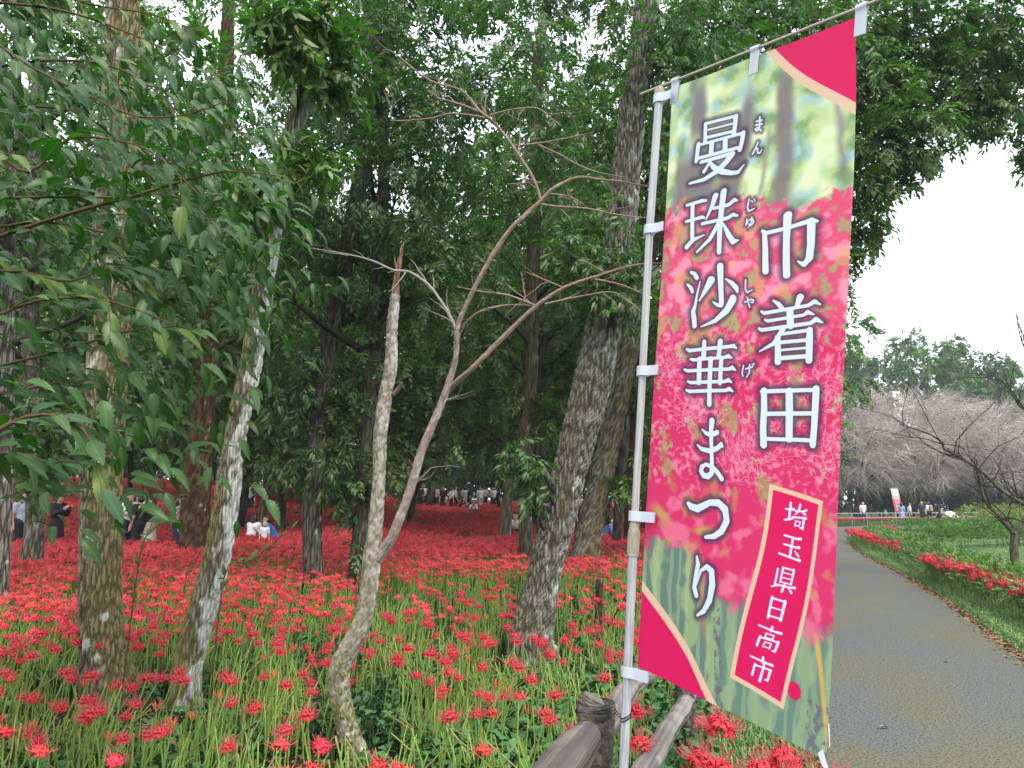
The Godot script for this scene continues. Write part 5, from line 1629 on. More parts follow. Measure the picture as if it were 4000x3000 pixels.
func build_banner() -> void:
	var S := {
		"曼": [[118.8, 131.4, 10.1, 119.3, 176.8, 10.5], [118.2, 130.7, 8.1, 194.5, 136.5, 8.6], [199.5, 137.5, 12.4, 197.8, 158.8, 11.4, 194.2, 182.5, 11.9], [127.2, 149.9, 5.5, 191.3, 154.1, 5.3], [122.8, 169.1, 8.5, 192.1, 174.2, 8.1], [100.2, 180.8, 12.7, 98.0, 223.7, 11.2], [100.3, 182.7, 7.6, 218.8, 186.7, 8.4], [219.3, 186.3, 12.6, 217.6, 204.0, 11.7, 212.7, 226.3, 11.3], [100.9, 217.6, 9.1, 212.9, 220.1, 8.4], [138.4, 187.8, 12.4, 138.1, 216.6, 12.4], [173.2, 188.7, 12.6, 174.0, 216.6, 12.5], [112.5, 230.1, 9.0, 191.5, 230.3, 10.5], [193.1, 232.1, 15.7, 179.2, 247.9, 15.3, 159.6, 264.4, 14.1, 126.1, 277.1, 10.4, 82.6, 278.6, 6.1], [135.6, 235.1, 7.4, 148.5, 252.4, 12.2, 172.8, 270.2, 14.4, 196.1, 279.2, 10.9, 213.6, 281.3, 9.3, 227.9, 265.4, 2.8], [134.5, 239.7, 6.9, 123.5, 256.7, 10.0]],
		"珠": [[79.4, 334.9, 7.7, 125.6, 331.5, 9.9, 136.4, 333.5, 6.4], [78.9, 377.7, 7.6, 127.2, 374.0, 9.4, 134.0, 376.8, 5.9], [98.1, 336.9, 12.1, 100.1, 429.4, 12.0], [82.8, 444.6, 13.2, 102.8, 428.6, 11.0, 134.4, 420.5, 3.4], [160.2, 326.5, 14.5, 154.4, 348.6, 11.6, 138.4, 382.9, 3.4], [158.9, 358.0, 8.2, 198.2, 356.7, 9.4, 211.3, 347.9, 10.7, 220.0, 350.7, 5.1], [128.4, 391.2, 8.4, 197.8, 389.0, 9.4, 212.3, 383.0, 9.3, 225.3, 387.5, 5.5], [180.9, 320.7, 15.7, 178.3, 390.7, 14.3, 176.1, 469.6, 12.8], [173.2, 399.0, 11.9, 149.9, 434.2, 10.2, 113.4, 461.5, 5.5], [186.1, 401.1, 6.1, 203.1, 430.7, 14.0, 216.6, 448.3, 15.2, 223.9, 448.2, 10.1, 233.5, 446.7, 2.7]],
		"沙": [[96.2, 511.1, 7.0, 106.7, 516.8, 10.9, 113.0, 527.7, 11.3], [86.7, 541.3, 6.0, 97.2, 551.4, 10.0, 101.2, 560.9, 8.4], [121.7, 538.3, 3.4, 114.2, 567.6, 5.4, 110.1, 594.4, 7.9, 105.1, 610.4, 11.3, 108.9, 630.3, 12.8, 111.0, 646.5, 11.3], [178.3, 506.3, 18.9, 178.1, 546.1, 15.5, 180.4, 596.7, 13.6], [180.2, 601.1, 10.3, 168.6, 599.3, 8.5, 156.4, 591.2, 3.8], [151.8, 537.5, 20.2, 138.1, 558.2, 13.1, 120.2, 585.6, 3.4], [193.2, 538.3, 4.2, 211.4, 549.1, 11.5, 226.5, 562.3, 14.1, 229.0, 570.0, 8.1], [214.7, 587.8, 21.9, 196.2, 612.9, 17.6, 165.0, 636.2, 10.8, 127.9, 649.0, 3.4]],
		"華": [[94.9, 701.4, 7.4, 101.2, 704.6, 8.8, 209.8, 696.9, 8.2], [209.8, 696.9, 8.2, 222.0, 695.6, 9.9, 231.6, 700.5, 4.0], [138.7, 684.9, 10.5, 139.4, 704.1, 11.9, 139.4, 718.2, 12.9], [182.0, 685.4, 13.9, 181.6, 704.6, 12.5, 180.1, 718.4, 12.5], [106.1, 724.7, 6.3, 112.5, 726.9, 7.8, 196.8, 721.6, 7.3, 209.0, 718.5, 10.4, 219.5, 722.1, 4.0], [91.0, 749.7, 6.4, 99.6, 752.7, 8.3, 213.5, 747.1, 7.6, 223.0, 744.1, 10.3, 234.3, 748.9, 4.0], [101.6, 778.0, 6.3, 110.0, 780.4, 8.2, 205.6, 775.0, 7.7, 215.2, 771.5, 9.9, 225.8, 775.8, 4.0], [98.3, 798.6, 6.3, 106.2, 801.2, 8.7, 209.5, 794.8, 8.1, 220.3, 790.9, 10.2, 232.1, 796.0, 4.0], [129.3, 724.7, 12.0, 131.0, 779.9, 12.8], [159.3, 724.8, 12.7, 160.7, 783.3, 12.1, 161.5, 828.6, 13.4], [188.9, 723.7, 11.9, 191.4, 778.3, 12.7]],
		"ま": [[139.6, 887.0, 3.7, 150.7, 894.9, 9.2, 166.5, 897.7, 11.9, 186.3, 889.9, 11.3], [126.3, 923.4, 4.2, 137.6, 931.4, 9.3, 158.7, 933.4, 11.4, 183.8, 925.8, 11.2, 198.1, 915.3, 11.6, 202.1, 919.0, 6.6], [169.8, 866.5, 16.5, 166.6, 885.3, 12.8, 166.8, 920.3, 10.9, 168.3, 965.1, 12.2], [169.4, 967.0, 12.2, 167.4, 981.4, 13.1, 157.6, 989.7, 13.1, 144.5, 989.4, 12.3, 137.3, 981.1, 11.5, 139.2, 970.6, 10.1, 150.6, 964.1, 8.2, 169.0, 968.0, 11.3, 184.9, 977.2, 12.4, 198.8, 989.0, 12.7]],
		"つ": [[109.3, 1055.9, 9.3, 117.9, 1061.7, 14.7, 134.1, 1063.2, 16.4, 166.7, 1044.9, 13.4, 191.9, 1041.5, 14.9, 212.5, 1052.3, 18.1, 219.3, 1074.4, 16.2, 208.1, 1097.7, 15.4, 189.2, 1112.0, 12.1, 164.7, 1118.6, 7.5]],
		"り": [[146.7, 1164.0, 6.6, 152.2, 1179.8, 12.4, 148.0, 1206.8, 10.9, 147.1, 1229.7, 13.1, 154.1, 1242.5, 13.0], [151.1, 1225.5, 4.3, 161.6, 1190.7, 7.2, 178.7, 1177.8, 10.8, 193.9, 1184.9, 15.6, 199.7, 1210.5, 17.5, 195.8, 1243.0, 15.4, 180.8, 1268.9, 11.2, 160.5, 1282.9, 5.0]],
		"巾": [[357.1, 407.2, 18.3, 358.5, 462.3, 14.1, 361.2, 541.9, 15.2], [307.5, 437.9, 12.1, 312.1, 476.6, 14.2, 313.8, 526.8, 16.2], [301.2, 432.7, 7.4, 309.4, 439.3, 9.5, 361.2, 435.5, 9.1, 396.2, 430.3, 10.5, 404.1, 427.6, 10.0, 415.4, 433.5, 6.0], [404.5, 434.7, 16.0, 406.1, 479.2, 14.7, 404.7, 510.8, 13.9, 395.3, 523.6, 10.4, 382.4, 514.1, 3.2]],
		"着": [[330.8, 596.4, 5.4, 341.6, 604.2, 9.9, 348.7, 613.6, 10.3], [387.6, 593.5, 14.4, 379.2, 614.5, 8.0], [300.4, 619.3, 6.4, 307.8, 622.9, 8.5, 402.5, 613.1, 7.5, 415.1, 606.2, 9.8, 426.7, 613.1, 3.5], [309.3, 638.0, 5.5, 315.7, 640.9, 7.6, 393.6, 632.9, 6.7, 401.3, 627.5, 9.8, 413.7, 633.0, 3.5], [293.3, 657.2, 6.4, 300.2, 660.3, 8.9, 406.7, 650.9, 8.2, 418.2, 643.7, 10.5, 431.4, 651.0, 3.4], [365.6, 620.6, 15.0, 366.0, 654.0, 14.9], [350.5, 659.3, 11.0, 329.8, 690.4, 9.9, 295.5, 707.4, 3.0], [337.7, 678.7, 13.2, 338.4, 729.8, 13.9], [341.6, 671.3, 7.4, 399.6, 665.9, 7.9], [405.5, 664.2, 11.7, 404.1, 682.3, 14.8, 402.7, 727.7, 14.0], [343.8, 688.7, 8.2, 396.7, 685.9, 7.9], [344.8, 705.2, 5.7, 397.6, 702.0, 5.5], [344.8, 722.3, 9.4, 398.6, 719.2, 9.0]],
		"田": [[312.0, 790.6, 13.3, 314.9, 829.4, 14.0, 314.2, 868.0, 14.3, 315.5, 904.2, 15.1], [420.1, 785.0, 15.2, 419.9, 823.6, 14.4, 419.8, 860.0, 13.9, 418.5, 894.4, 13.8], [307.7, 792.7, 9.2, 418.3, 786.9, 8.4], [364.7, 790.7, 14.7, 367.4, 835.9, 15.0, 368.9, 888.0, 14.4], [319.5, 839.8, 9.4, 418.8, 833.7, 8.7], [320.4, 891.4, 8.1, 417.7, 886.4, 8.2]],
		"埼": [[372.0, 1013.4, 5.4, 366.6, 1045.2, 5.4], [359.7, 1026.7, 3.6, 368.9, 1026.6, 4.2, 378.4, 1024.5, 5.9], [357.0, 1048.3, 4.2, 369.8, 1044.7, 4.2, 380.8, 1040.0, 2.4], [381.7, 1026.7, 3.5, 400.6, 1025.0, 4.1, 407.3, 1021.7, 5.2], [393.1, 1013.7, 5.3, 389.6, 1026.0, 4.7, 380.5, 1034.5, 2.4], [396.0, 1026.3, 2.9, 404.6, 1030.4, 4.6], [374.4, 1039.7, 3.9, 398.1, 1037.8, 4.1, 405.9, 1037.0, 5.8], [382.7, 1045.2, 3.5, 379.4, 1056.1, 3.5], [382.7, 1046.0, 2.9, 392.9, 1046.5, 2.9, 389.5, 1054.2, 2.9], [380.0, 1054.9, 2.6, 389.5, 1055.1, 2.6], [401.3, 1039.2, 5.2, 397.6, 1057.7, 5.8, 390.3, 1057.7, 2.3]],
		"玉": [[355.3, 1078.1, 4.2, 384.5, 1080.0, 4.4, 393.3, 1078.3, 5.8], [353.6, 1095.2, 3.9, 382.2, 1096.4, 4.4, 389.4, 1094.9, 5.8], [344.1, 1114.8, 4.2, 383.3, 1118.6, 4.6, 391.2, 1118.5, 6.3], [374.9, 1079.9, 5.3, 367.8, 1115.9, 5.3], [379.4, 1103.8, 2.9, 387.7, 1111.1, 5.2]],
		"県": [[354.4, 1139.5, 5.0, 349.7, 1168.1, 4.1], [354.4, 1139.5, 3.5, 378.0, 1139.6, 4.0], [378.6, 1138.7, 5.2, 373.7, 1167.0, 4.6], [352.6, 1149.0, 2.7, 376.9, 1148.3, 2.6], [351.2, 1158.7, 2.7, 375.1, 1157.4, 2.6], [350.3, 1167.2, 2.9, 373.7, 1167.0, 2.9], [343.4, 1144.7, 4.8, 339.1, 1174.3, 4.2], [339.1, 1174.3, 3.9, 375.0, 1172.9, 4.0, 382.9, 1171.0, 5.7], [359.6, 1169.9, 4.7, 354.6, 1184.8, 5.3], [345.8, 1174.6, 4.7, 332.7, 1180.5, 3.0], [368.7, 1175.8, 2.9, 375.5, 1181.7, 5.7]],
		"日": [[336.2, 1199.8, 5.3, 331.2, 1240.1, 5.3], [336.3, 1201.7, 3.8, 362.1, 1201.9, 4.0], [364.0, 1201.4, 6.9, 357.6, 1237.7, 5.8], [334.0, 1219.3, 2.9, 361.4, 1218.8, 2.9], [332.3, 1235.7, 3.8, 359.1, 1235.1, 3.7]],
		"高": [[342.1, 1254.7, 5.2, 339.9, 1262.6, 4.6], [314.7, 1259.0, 3.9, 349.1, 1261.6, 4.0, 361.5, 1260.7, 5.7], [331.3, 1268.7, 3.2, 328.8, 1277.5, 3.2], [331.3, 1269.5, 2.6, 347.0, 1269.2, 2.9], [346.9, 1268.7, 3.5, 344.2, 1277.5, 3.5], [329.4, 1277.3, 2.6, 344.1, 1277.0, 2.6], [319.0, 1278.5, 4.7, 313.7, 1297.0, 5.3], [319.1, 1280.1, 3.5, 355.1, 1278.5, 3.7], [357.4, 1277.9, 5.7, 351.9, 1296.0, 5.1, 345.4, 1297.5, 2.3], [329.9, 1285.3, 3.2, 326.2, 1295.3, 3.2], [330.0, 1285.8, 2.6, 342.7, 1285.5, 2.6], [342.7, 1285.5, 3.5, 339.6, 1295.0, 3.5], [326.8, 1294.6, 2.6, 339.9, 1294.4, 2.6]],
		"市": [[328.5, 1315.4, 5.8, 326.4, 1324.1, 4.6], [302.1, 1321.0, 3.8, 336.4, 1322.8, 4.3, 349.0, 1323.0, 5.7], [332.3, 1322.2, 5.2, 328.2, 1340.9, 5.2, 323.1, 1360.0, 5.7], [312.2, 1332.1, 4.4, 306.5, 1354.0, 5.3], [312.3, 1334.0, 3.5, 347.0, 1332.6, 3.7], [345.4, 1333.1, 5.7, 340.1, 1352.9, 5.1, 333.5, 1353.8, 2.3]],
		"small ま": [[255.6, 166.5, 4.6, 272.1, 167.4, 5.0], [254.2, 175.3, 4.6, 272.4, 176.8, 5.0], [266.0, 158.1, 5.4, 265.5, 173.5, 5.0, 264.5, 186.4, 5.4], [264.5, 186.9, 5.0, 257.6, 190.6, 4.6, 252.6, 185.4, 4.1, 258.5, 182.4, 4.1, 270.6, 192.7, 5.0]],
		"small ん": [[262.3, 219.9, 4.5, 257.0, 232.5, 4.5, 248.8, 245.2, 4.6], [249.4, 244.2, 3.7, 258.2, 232.8, 4.1, 263.0, 236.3, 4.5, 263.4, 245.5, 4.5, 270.5, 246.8, 4.5, 275.5, 239.5, 2.7]],
		"small じ": [[253.3, 352.6, 4.5, 251.6, 372.2, 4.5, 256.7, 381.5, 4.5, 271.6, 376.9, 3.1], [260.6, 357.3, 3.1, 264.8, 361.4, 3.1], [267.9, 354.3, 3.1, 271.0, 359.3, 3.1]],
		"small ゆ": [[254.2, 399.5, 4.1, 252.7, 413.1, 4.1, 259.2, 403.2, 3.6, 269.5, 399.9, 4.0, 274.7, 409.0, 4.4, 269.3, 415.7, 4.0, 260.1, 411.4, 3.6], [267.7, 397.0, 4.0, 267.3, 413.2, 4.0, 260.3, 420.8, 2.7]],
		"small し": [[256.0, 544.2, 4.9, 254.9, 565.8, 4.4, 261.1, 573.6, 4.4, 276.5, 567.6, 2.6]],
		"small ゃ": [[252.3, 596.1, 4.0, 270.3, 589.6, 3.9, 279.1, 592.4, 4.4, 277.1, 597.2, 3.9, 270.1, 596.7, 3.1], [258.3, 583.9, 3.5, 262.6, 588.5, 3.1], [261.1, 590.5, 3.5, 266.9, 607.6, 4.4]],
		"small げ": [[255.6, 738.1, 3.9, 253.9, 754.4, 3.9, 256.8, 761.4, 3.5], [262.5, 745.7, 3.5, 280.6, 740.3, 3.8], [272.3, 736.0, 3.9, 273.4, 752.1, 3.9, 267.2, 763.8, 3.0], [278.6, 734.3, 2.6, 281.6, 737.5, 2.6], [282.6, 732.7, 2.6, 285.1, 735.9, 2.6]],
	}
	var EL := [[0.522, 2.836, -2.122], [0.516, 2.761, -2.122], [0.51, 2.687, -2.122], [0.504, 2.612, -2.122], [0.497, 2.537, -2.122], [0.49, 2.462, -2.122], [0.483, 2.388, -2.122], [0.476, 2.313, -2.122], [0.468, 2.238, -2.122], [0.461, 2.164, -2.122], [0.453, 2.089, -2.122], [0.446, 2.015, -2.122], [0.439, 1.94, -2.122], [0.431, 1.865, -2.122], [0.424, 1.791, -2.122], [0.417, 1.716, -2.122], [0.41, 1.641, -2.122], [0.403, 1.567, -2.122], [0.396, 1.492, -2.122], [0.389, 1.417, -2.122], [0.383, 1.343, -2.122], [0.376, 1.268, -2.122], [0.37, 1.193, -2.122], [0.363, 1.118, -2.122], [0.357, 1.044, -2.122]]
	var ER := [[0.888, 2.741, -1.656], [0.884, 2.666, -1.656], [0.879, 2.591, -1.656], [0.873, 2.517, -1.656], [0.865, 2.442, -1.656], [0.857, 2.367, -1.656], [0.849, 2.293, -1.656], [0.839, 2.218, -1.656], [0.83, 2.144, -1.656], [0.82, 2.069, -1.656], [0.811, 1.995, -1.656], [0.801, 1.92, -1.656], [0.792, 1.845, -1.656], [0.782, 1.77, -1.656], [0.773, 1.696, -1.656], [0.764, 1.621, -1.656], [0.755, 1.547, -1.656], [0.746, 1.472, -1.656], [0.738, 1.398, -1.656], [0.729, 1.323, -1.656], [0.72, 1.249, -1.656], [0.712, 1.174, -1.656], [0.702, 1.099, -1.656], [0.693, 1.025, -1.656], [0.682, 0.95, -1.656]]
	var K := {
		"pole": [[0.244, -0.15, -2.135, 0.013], [0.312, 0.772, -2.135, 0.013], [0.33, 1.028, -2.135, 0.013], [0.356, 1.379, -2.135, 0.013]],
		"upper": [[0.356, 1.379, -2.135, 0.011], [0.392, 1.809, -2.135, 0.011], [0.435, 2.352, -2.135, 0.012], [0.484, 2.841, -2.135, 0.013]],
		"arm": [[0.439, 2.876, -2.223], [0.987, 2.739, -1.531]],
		"straps": [[0.48, 2.803, -2.135, 0.05], [0.435, 2.354, -2.135, 0.055], [0.399, 1.899, -2.135, 0.06], [0.363, 1.464, -2.135, 0.075], [0.33, 1.028, -2.135, 0.075]],
		"loops": [[0.531, 2.853, -2.106], [0.71, 2.808, -1.88], [0.9, 2.76, -1.64]],
		"cord": [0.322, 0.91, -2.135],
	}
	var foot: Vector3 = Vector3(K.pole[0][0], 0, K.pole[0][2])
	var n := thing("festival_banner", "tall festival banner printed with red lilies and white lettering on a pole", "banner", foot)
	# cloth
	var mb := MB.new()
	var nu := 40
	var k := EL.size()
	var nv := (k - 1) * 4
	var pts := PackedVector3Array()
	for j in nv + 1:
		var f := float(j) / 4.0
		var i := mini(int(f), k - 2)
		var L := Vector3(EL[i][0], EL[i][1], EL[i][2]).lerp(Vector3(EL[i + 1][0], EL[i + 1][1], EL[i + 1][2]), f - i)
		var Q := Vector3(ER[i][0], ER[i][1], ER[i][2]).lerp(Vector3(ER[i + 1][0], ER[i + 1][1], ER[i + 1][2]), f - i)
		var v := float(j) / nv
		for q in nu + 1:
			var u := float(q) / nu
			var bow := 0.02 * sin(PI * u) * sin(v * 5.5 + 0.4) + 0.011 * sin(u * 9.0 + v * 4.0) * sin(PI * u) + 0.006 * sin(u * 4.0 - v * 22.0) * u * (1.0 - u) * 4.0
			pts.append(L.lerp(Q, u) - foot + Vector3(-0.59, 0, -0.81) * bow)
	for j in nv + 1:
		for q in nu + 1:
			var e := pts[j * (nu + 1) + mini(q + 1, nu)] - pts[j * (nu + 1) + maxi(q - 1, 0)]
			var g := pts[mini(j + 1, nv) * (nu + 1) + q] - pts[maxi(j - 1, 0) * (nu + 1) + q]
			mb.p(pts[j * (nu + 1) + q], g.cross(e).normalized(), Vector2(float(q) / nu, float(j) / nv), Color.WHITE)
	for j in nv:
		for q in nu:
			var a := j * (nu + 1) + q
			mb.quad(a, a + 1, a + nu + 2, a + nu + 1)
	var cm := flat("banner_cloth", Color(0.77, 0.77, 0.77), 0.6, 0.3)
	cm.albedo_texture = flag_texture(S)
	cm.texture_repeat = false
	cm.backlight_enabled = true
	cm.backlight = Color(0.3, 0.3, 0.3)
	put("banner_cloth", mb.mesh(), cm, n)
	var grime := noise_tex(256, 256, 0.04, 1, 0, 23, 0.72, 1.0, 5)
	var white := flat("white_plastic", Color(0.44, 0.46, 0.49), 0.32, 0.5, true)
	var cream := flat("cream_plastic", Color(0.43, 0.39, 0.3), 0.4, 0.5, true)
	var one := Color.WHITE
	white.albedo_texture = grime
	cream.albedo_texture = grime
	var pole := PackedVector3Array()
	var pr := PackedFloat32Array()
	for q in K.pole:
		pole.append(Vector3(q[0], q[1], q[2]) - foot)
		pr.append(q[3])
	mb = MB.new()
	tube(mb, pole, pr, 24, one, one, true)
	put("lower_pole", mb.mesh(), white, n)
	var up := PackedVector3Array()
	var ur := PackedFloat32Array()
	for q in K.upper:
		up.append(Vector3(q[0], q[1], q[2]) - foot)
		ur.append(q[3])
	mb = MB.new()
	tube(mb, up, ur, 24, Color(1, 0.96, 0.86), one, true)
	put("upper_pole", mb.mesh(), white, n)
	var j0: Vector3 = up[0]
	var ax := (up[1] - up[0]).normalized()
	mb = MB.new()
	tube(mb, PackedVector3Array([j0 - ax * 0.03, j0 - ax * 0.028, j0 + ax * 0.045, j0 + ax * 0.05, j0 + ax * 0.062, j0 + ax * 0.066]), PackedFloat32Array([0.0155, 0.0165, 0.0165, 0.0145, 0.0145, 0.0125]), 28, one, one, true)
	for i in 28:
		var a := TAU * i / 28
		var f := frame(ax, Vector3.RIGHT)
		var o: Vector3 = f[0] * cos(a) + f[1] * sin(a)
		tube(mb, PackedVector3Array([j0 - ax * 0.02 + o * 0.0165, j0 + ax * 0.038 + o * 0.0165]), PackedFloat32Array([0.0012, 0.0012]), 4, one, one)
	put("joint_collar", mb.mesh(), cream, n)
	var t0: Vector3 = up[up.size() - 1]
	mb = MB.new()
	tube(mb, PackedVector3Array([t0 - ax * 0.026, t0 - ax * 0.024, t0 - ax * 0.004, t0 + ax * 0.002, t0 + ax * 0.009]), PackedFloat32Array([0.0125, 0.0155, 0.0158, 0.0135, 0.006]), 24, one, one, true)
	for i in 20:
		var a := TAU * i / 20
		var f := frame(ax, Vector3.RIGHT)
		var o: Vector3 = f[0] * cos(a) + f[1] * sin(a)
		tube(mb, PackedVector3Array([t0 - ax * 0.022 + o * 0.0157, t0 - ax * 0.005 + o * 0.0157]), PackedFloat32Array([0.0011, 0.0011]), 4, one, one)
	put("pole_cap", mb.mesh(), cream, n)
	var a0: Vector3 = Vector3(K.arm[0][0], K.arm[0][1], K.arm[0][2]) - foot
	var a1: Vector3 = Vector3(K.arm[1][0], K.arm[1][1], K.arm[1][2]) - foot
	mb = MB.new()
	tube(mb, PackedVector3Array([a0, a0.lerp(a1, 0.5), a1]), PackedFloat32Array([0.0045, 0.0045, 0.0045]), 16, one, one, true)
	put("cross_arm", mb.mesh(), cream, n)
	# straps: translucent white loops
	var sm := flat("strap", Color(0.48, 0.51, 0.56), 0.4, 0.5)
	sm.backlight_enabled = true
	sm.backlight = Color(0.5, 0.5, 0.52)
	var cloth_dir := (pts[20 * (nu + 1) + 4] - pts[20 * (nu + 1)]).normalized()
	for q in K.straps:
		mb = MB.new()
		strap(mb, Vector3(q[0], q[1], q[2]) - foot, ax, cloth_dir, 0.017, q[3], 0.03)
		put("strap", mb.mesh(), sm, n)
	var down := -Vector3.UP
	for q in K.loops:
		mb = MB.new()
		strap(mb, Vector3(q[0], q[1], q[2]) - foot, (a1 - a0).normalized(), down, 0.008, 0.075, 0.03)
		put("strap", mb.mesh(), sm, n)
	# the cord that ties the pole to the fence post
	mb = MB.new()
	var c: Vector3 = Vector3(K.cord[0], K.cord[1], K.cord[2]) - foot
	var post := Vector3(0.282, 0.805, -2.563) - foot
	for w in 2:
		var ring := PackedVector3Array()
		var rr := PackedFloat32Array()
		for i in 21:
			var t := TAU * i / 20.0
			ring.append(post + Vector3(0.067 * cos(t), 0.012 * sin(t + w) + 0.012 * w, 0.067 * sin(t)))
			rr.append(0.0018)
		tube(mb, ring, rr, 6, one, one)
		ring = PackedVector3Array()
		for i in 21:
			var t := TAU * i / 20.0
			ring.append(c + Vector3(0.0155 * cos(t), 0.008 * cos(t) - 0.008 * w, 0.0155 * sin(t)))
		tube(mb, ring, rr, 6, one, one)
		tube(mb, PackedVector3Array([post + Vector3(0.066, 0.01 * w, 0.01), post.lerp(c, 0.5) + Vector3(0.03, -0.012 + 0.01 * w, 0), c + Vector3(0.015, -0.006 * w, 0)]), PackedFloat32Array([0.0018, 0.0018, 0.0018]), 6, one, one)
	put("cord", mb.mesh(), flat("cord", Color(0.012, 0.012, 0.014), 0.6, 0.4, true), n)
	# a frayed end of binding at the lower outer corner
	mb = MB.new()
	var cn := pts[nv * (nu + 1) + nu]
	ribbon(mb, PackedVector3Array([cn + Vector3(-0.012, 0.02, 0.002), cn + Vector3(-0.006, -0.004, 0.002), cn + Vector3(0.004, -0.026, 0.0)]), Vector3(0.8, 0.5, 0).normalized(), PackedFloat32Array([0.007, 0.006, 0.003]), one, one)
	ribbon(mb, PackedVector3Array([pts[(nv - 4) * (nu + 1) + nu], pts[(nv - 3) * (nu + 1) + nu] + Vector3(0.002, 0, 0.001), cn + Vector3(0.009, 0.028, 0.002)]), Vector3(0.8, 0.3, 0).normalized(), PackedFloat32Array([0.0015, 0.0015, 0.001]), one, one)
	put("frayed_binding", mb.mesh(), sm, n)


# ---------------------------------------------------------------- right of the path

func hedge(label: String, at: Array, half: float, high: float, n: int, tint_: Color) -> void:
	var mid := Vector3.ZERO
	for q in at:
		mid += Vector3(q[0], 0, q[1]) / at.size()
	var o := thing("hedge", label, "hedge", mid)
	var stems := MB.new()
	var where: Array[Transform3D] = []
	var tint := PackedColorArray()
	var total := 0.0
	for i in at.size() - 1:
		total += Vector2(at[i][0], at[i][1]).distance_to(Vector2(at[i + 1][0], at[i + 1][1]))
	for i in at.size() - 1:
		var a := Vector3(at[i][0], 0, at[i][1]) - mid
		var b := Vector3(at[i + 1][0], 0, at[i + 1][1]) - mid
		var side := (b - a).normalized().cross(Vector3.UP)
		for k in int(n * a.distance_to(b) / total):
			var t := rng.randf()
			var ang := rng.randf_range(-0.35, PI + 0.35)
			var rr := sqrt(rng.randf_range(0.3, 1.0)) * (1.0 + 0.22 * smooth3.get_noise_3d((a.x + t * 9.0) * 0.7, ang, i))
			var p := a.lerp(b, t) + side * cos(ang) * half * rr + Vector3(0, maxf(0.06, high * 0.45 + sin(ang) * high * 0.55 * rr), 0)
			var x := side * cos(ang) + Vector3(0, sin(ang) * 0.8 + 0.3, 0) + jit3(0.7)
			where.append(Transform3D(facing(x, Vector3(jit(0.5), 1, jit(0.5))).scaled(Vector3.ONE * rng.randf_range(0.4, 0.68)), p - x.normalized() * 0.1))
			var g := rng.randf_range(0.7, 1.35)
			tint.append(Color(tint_.r * g * rng.randf_range(0.9, 1.2), tint_.g * g, tint_.b * g))
		for k in int(6 * a.distance_to(b)):
			var p := a.lerp(b, rng.randf()) + side * jit(half * 0.6)
			tube(stems, PackedVector3Array([p + Vector3(0, -0.05, 0), p + Vector3(jit(0.1), high * 0.45, jit(0.1))]), PackedFloat32Array([0.008, 0.004]), 4, Color(0.06, 0.045, 0.03), Color(0.05, 0.05, 0.03))
	put("stems", stems.mesh(), mats.wood, o)
	stuff("foliage", mats_mesh.hedge, mats.leaf, where, tint, o)


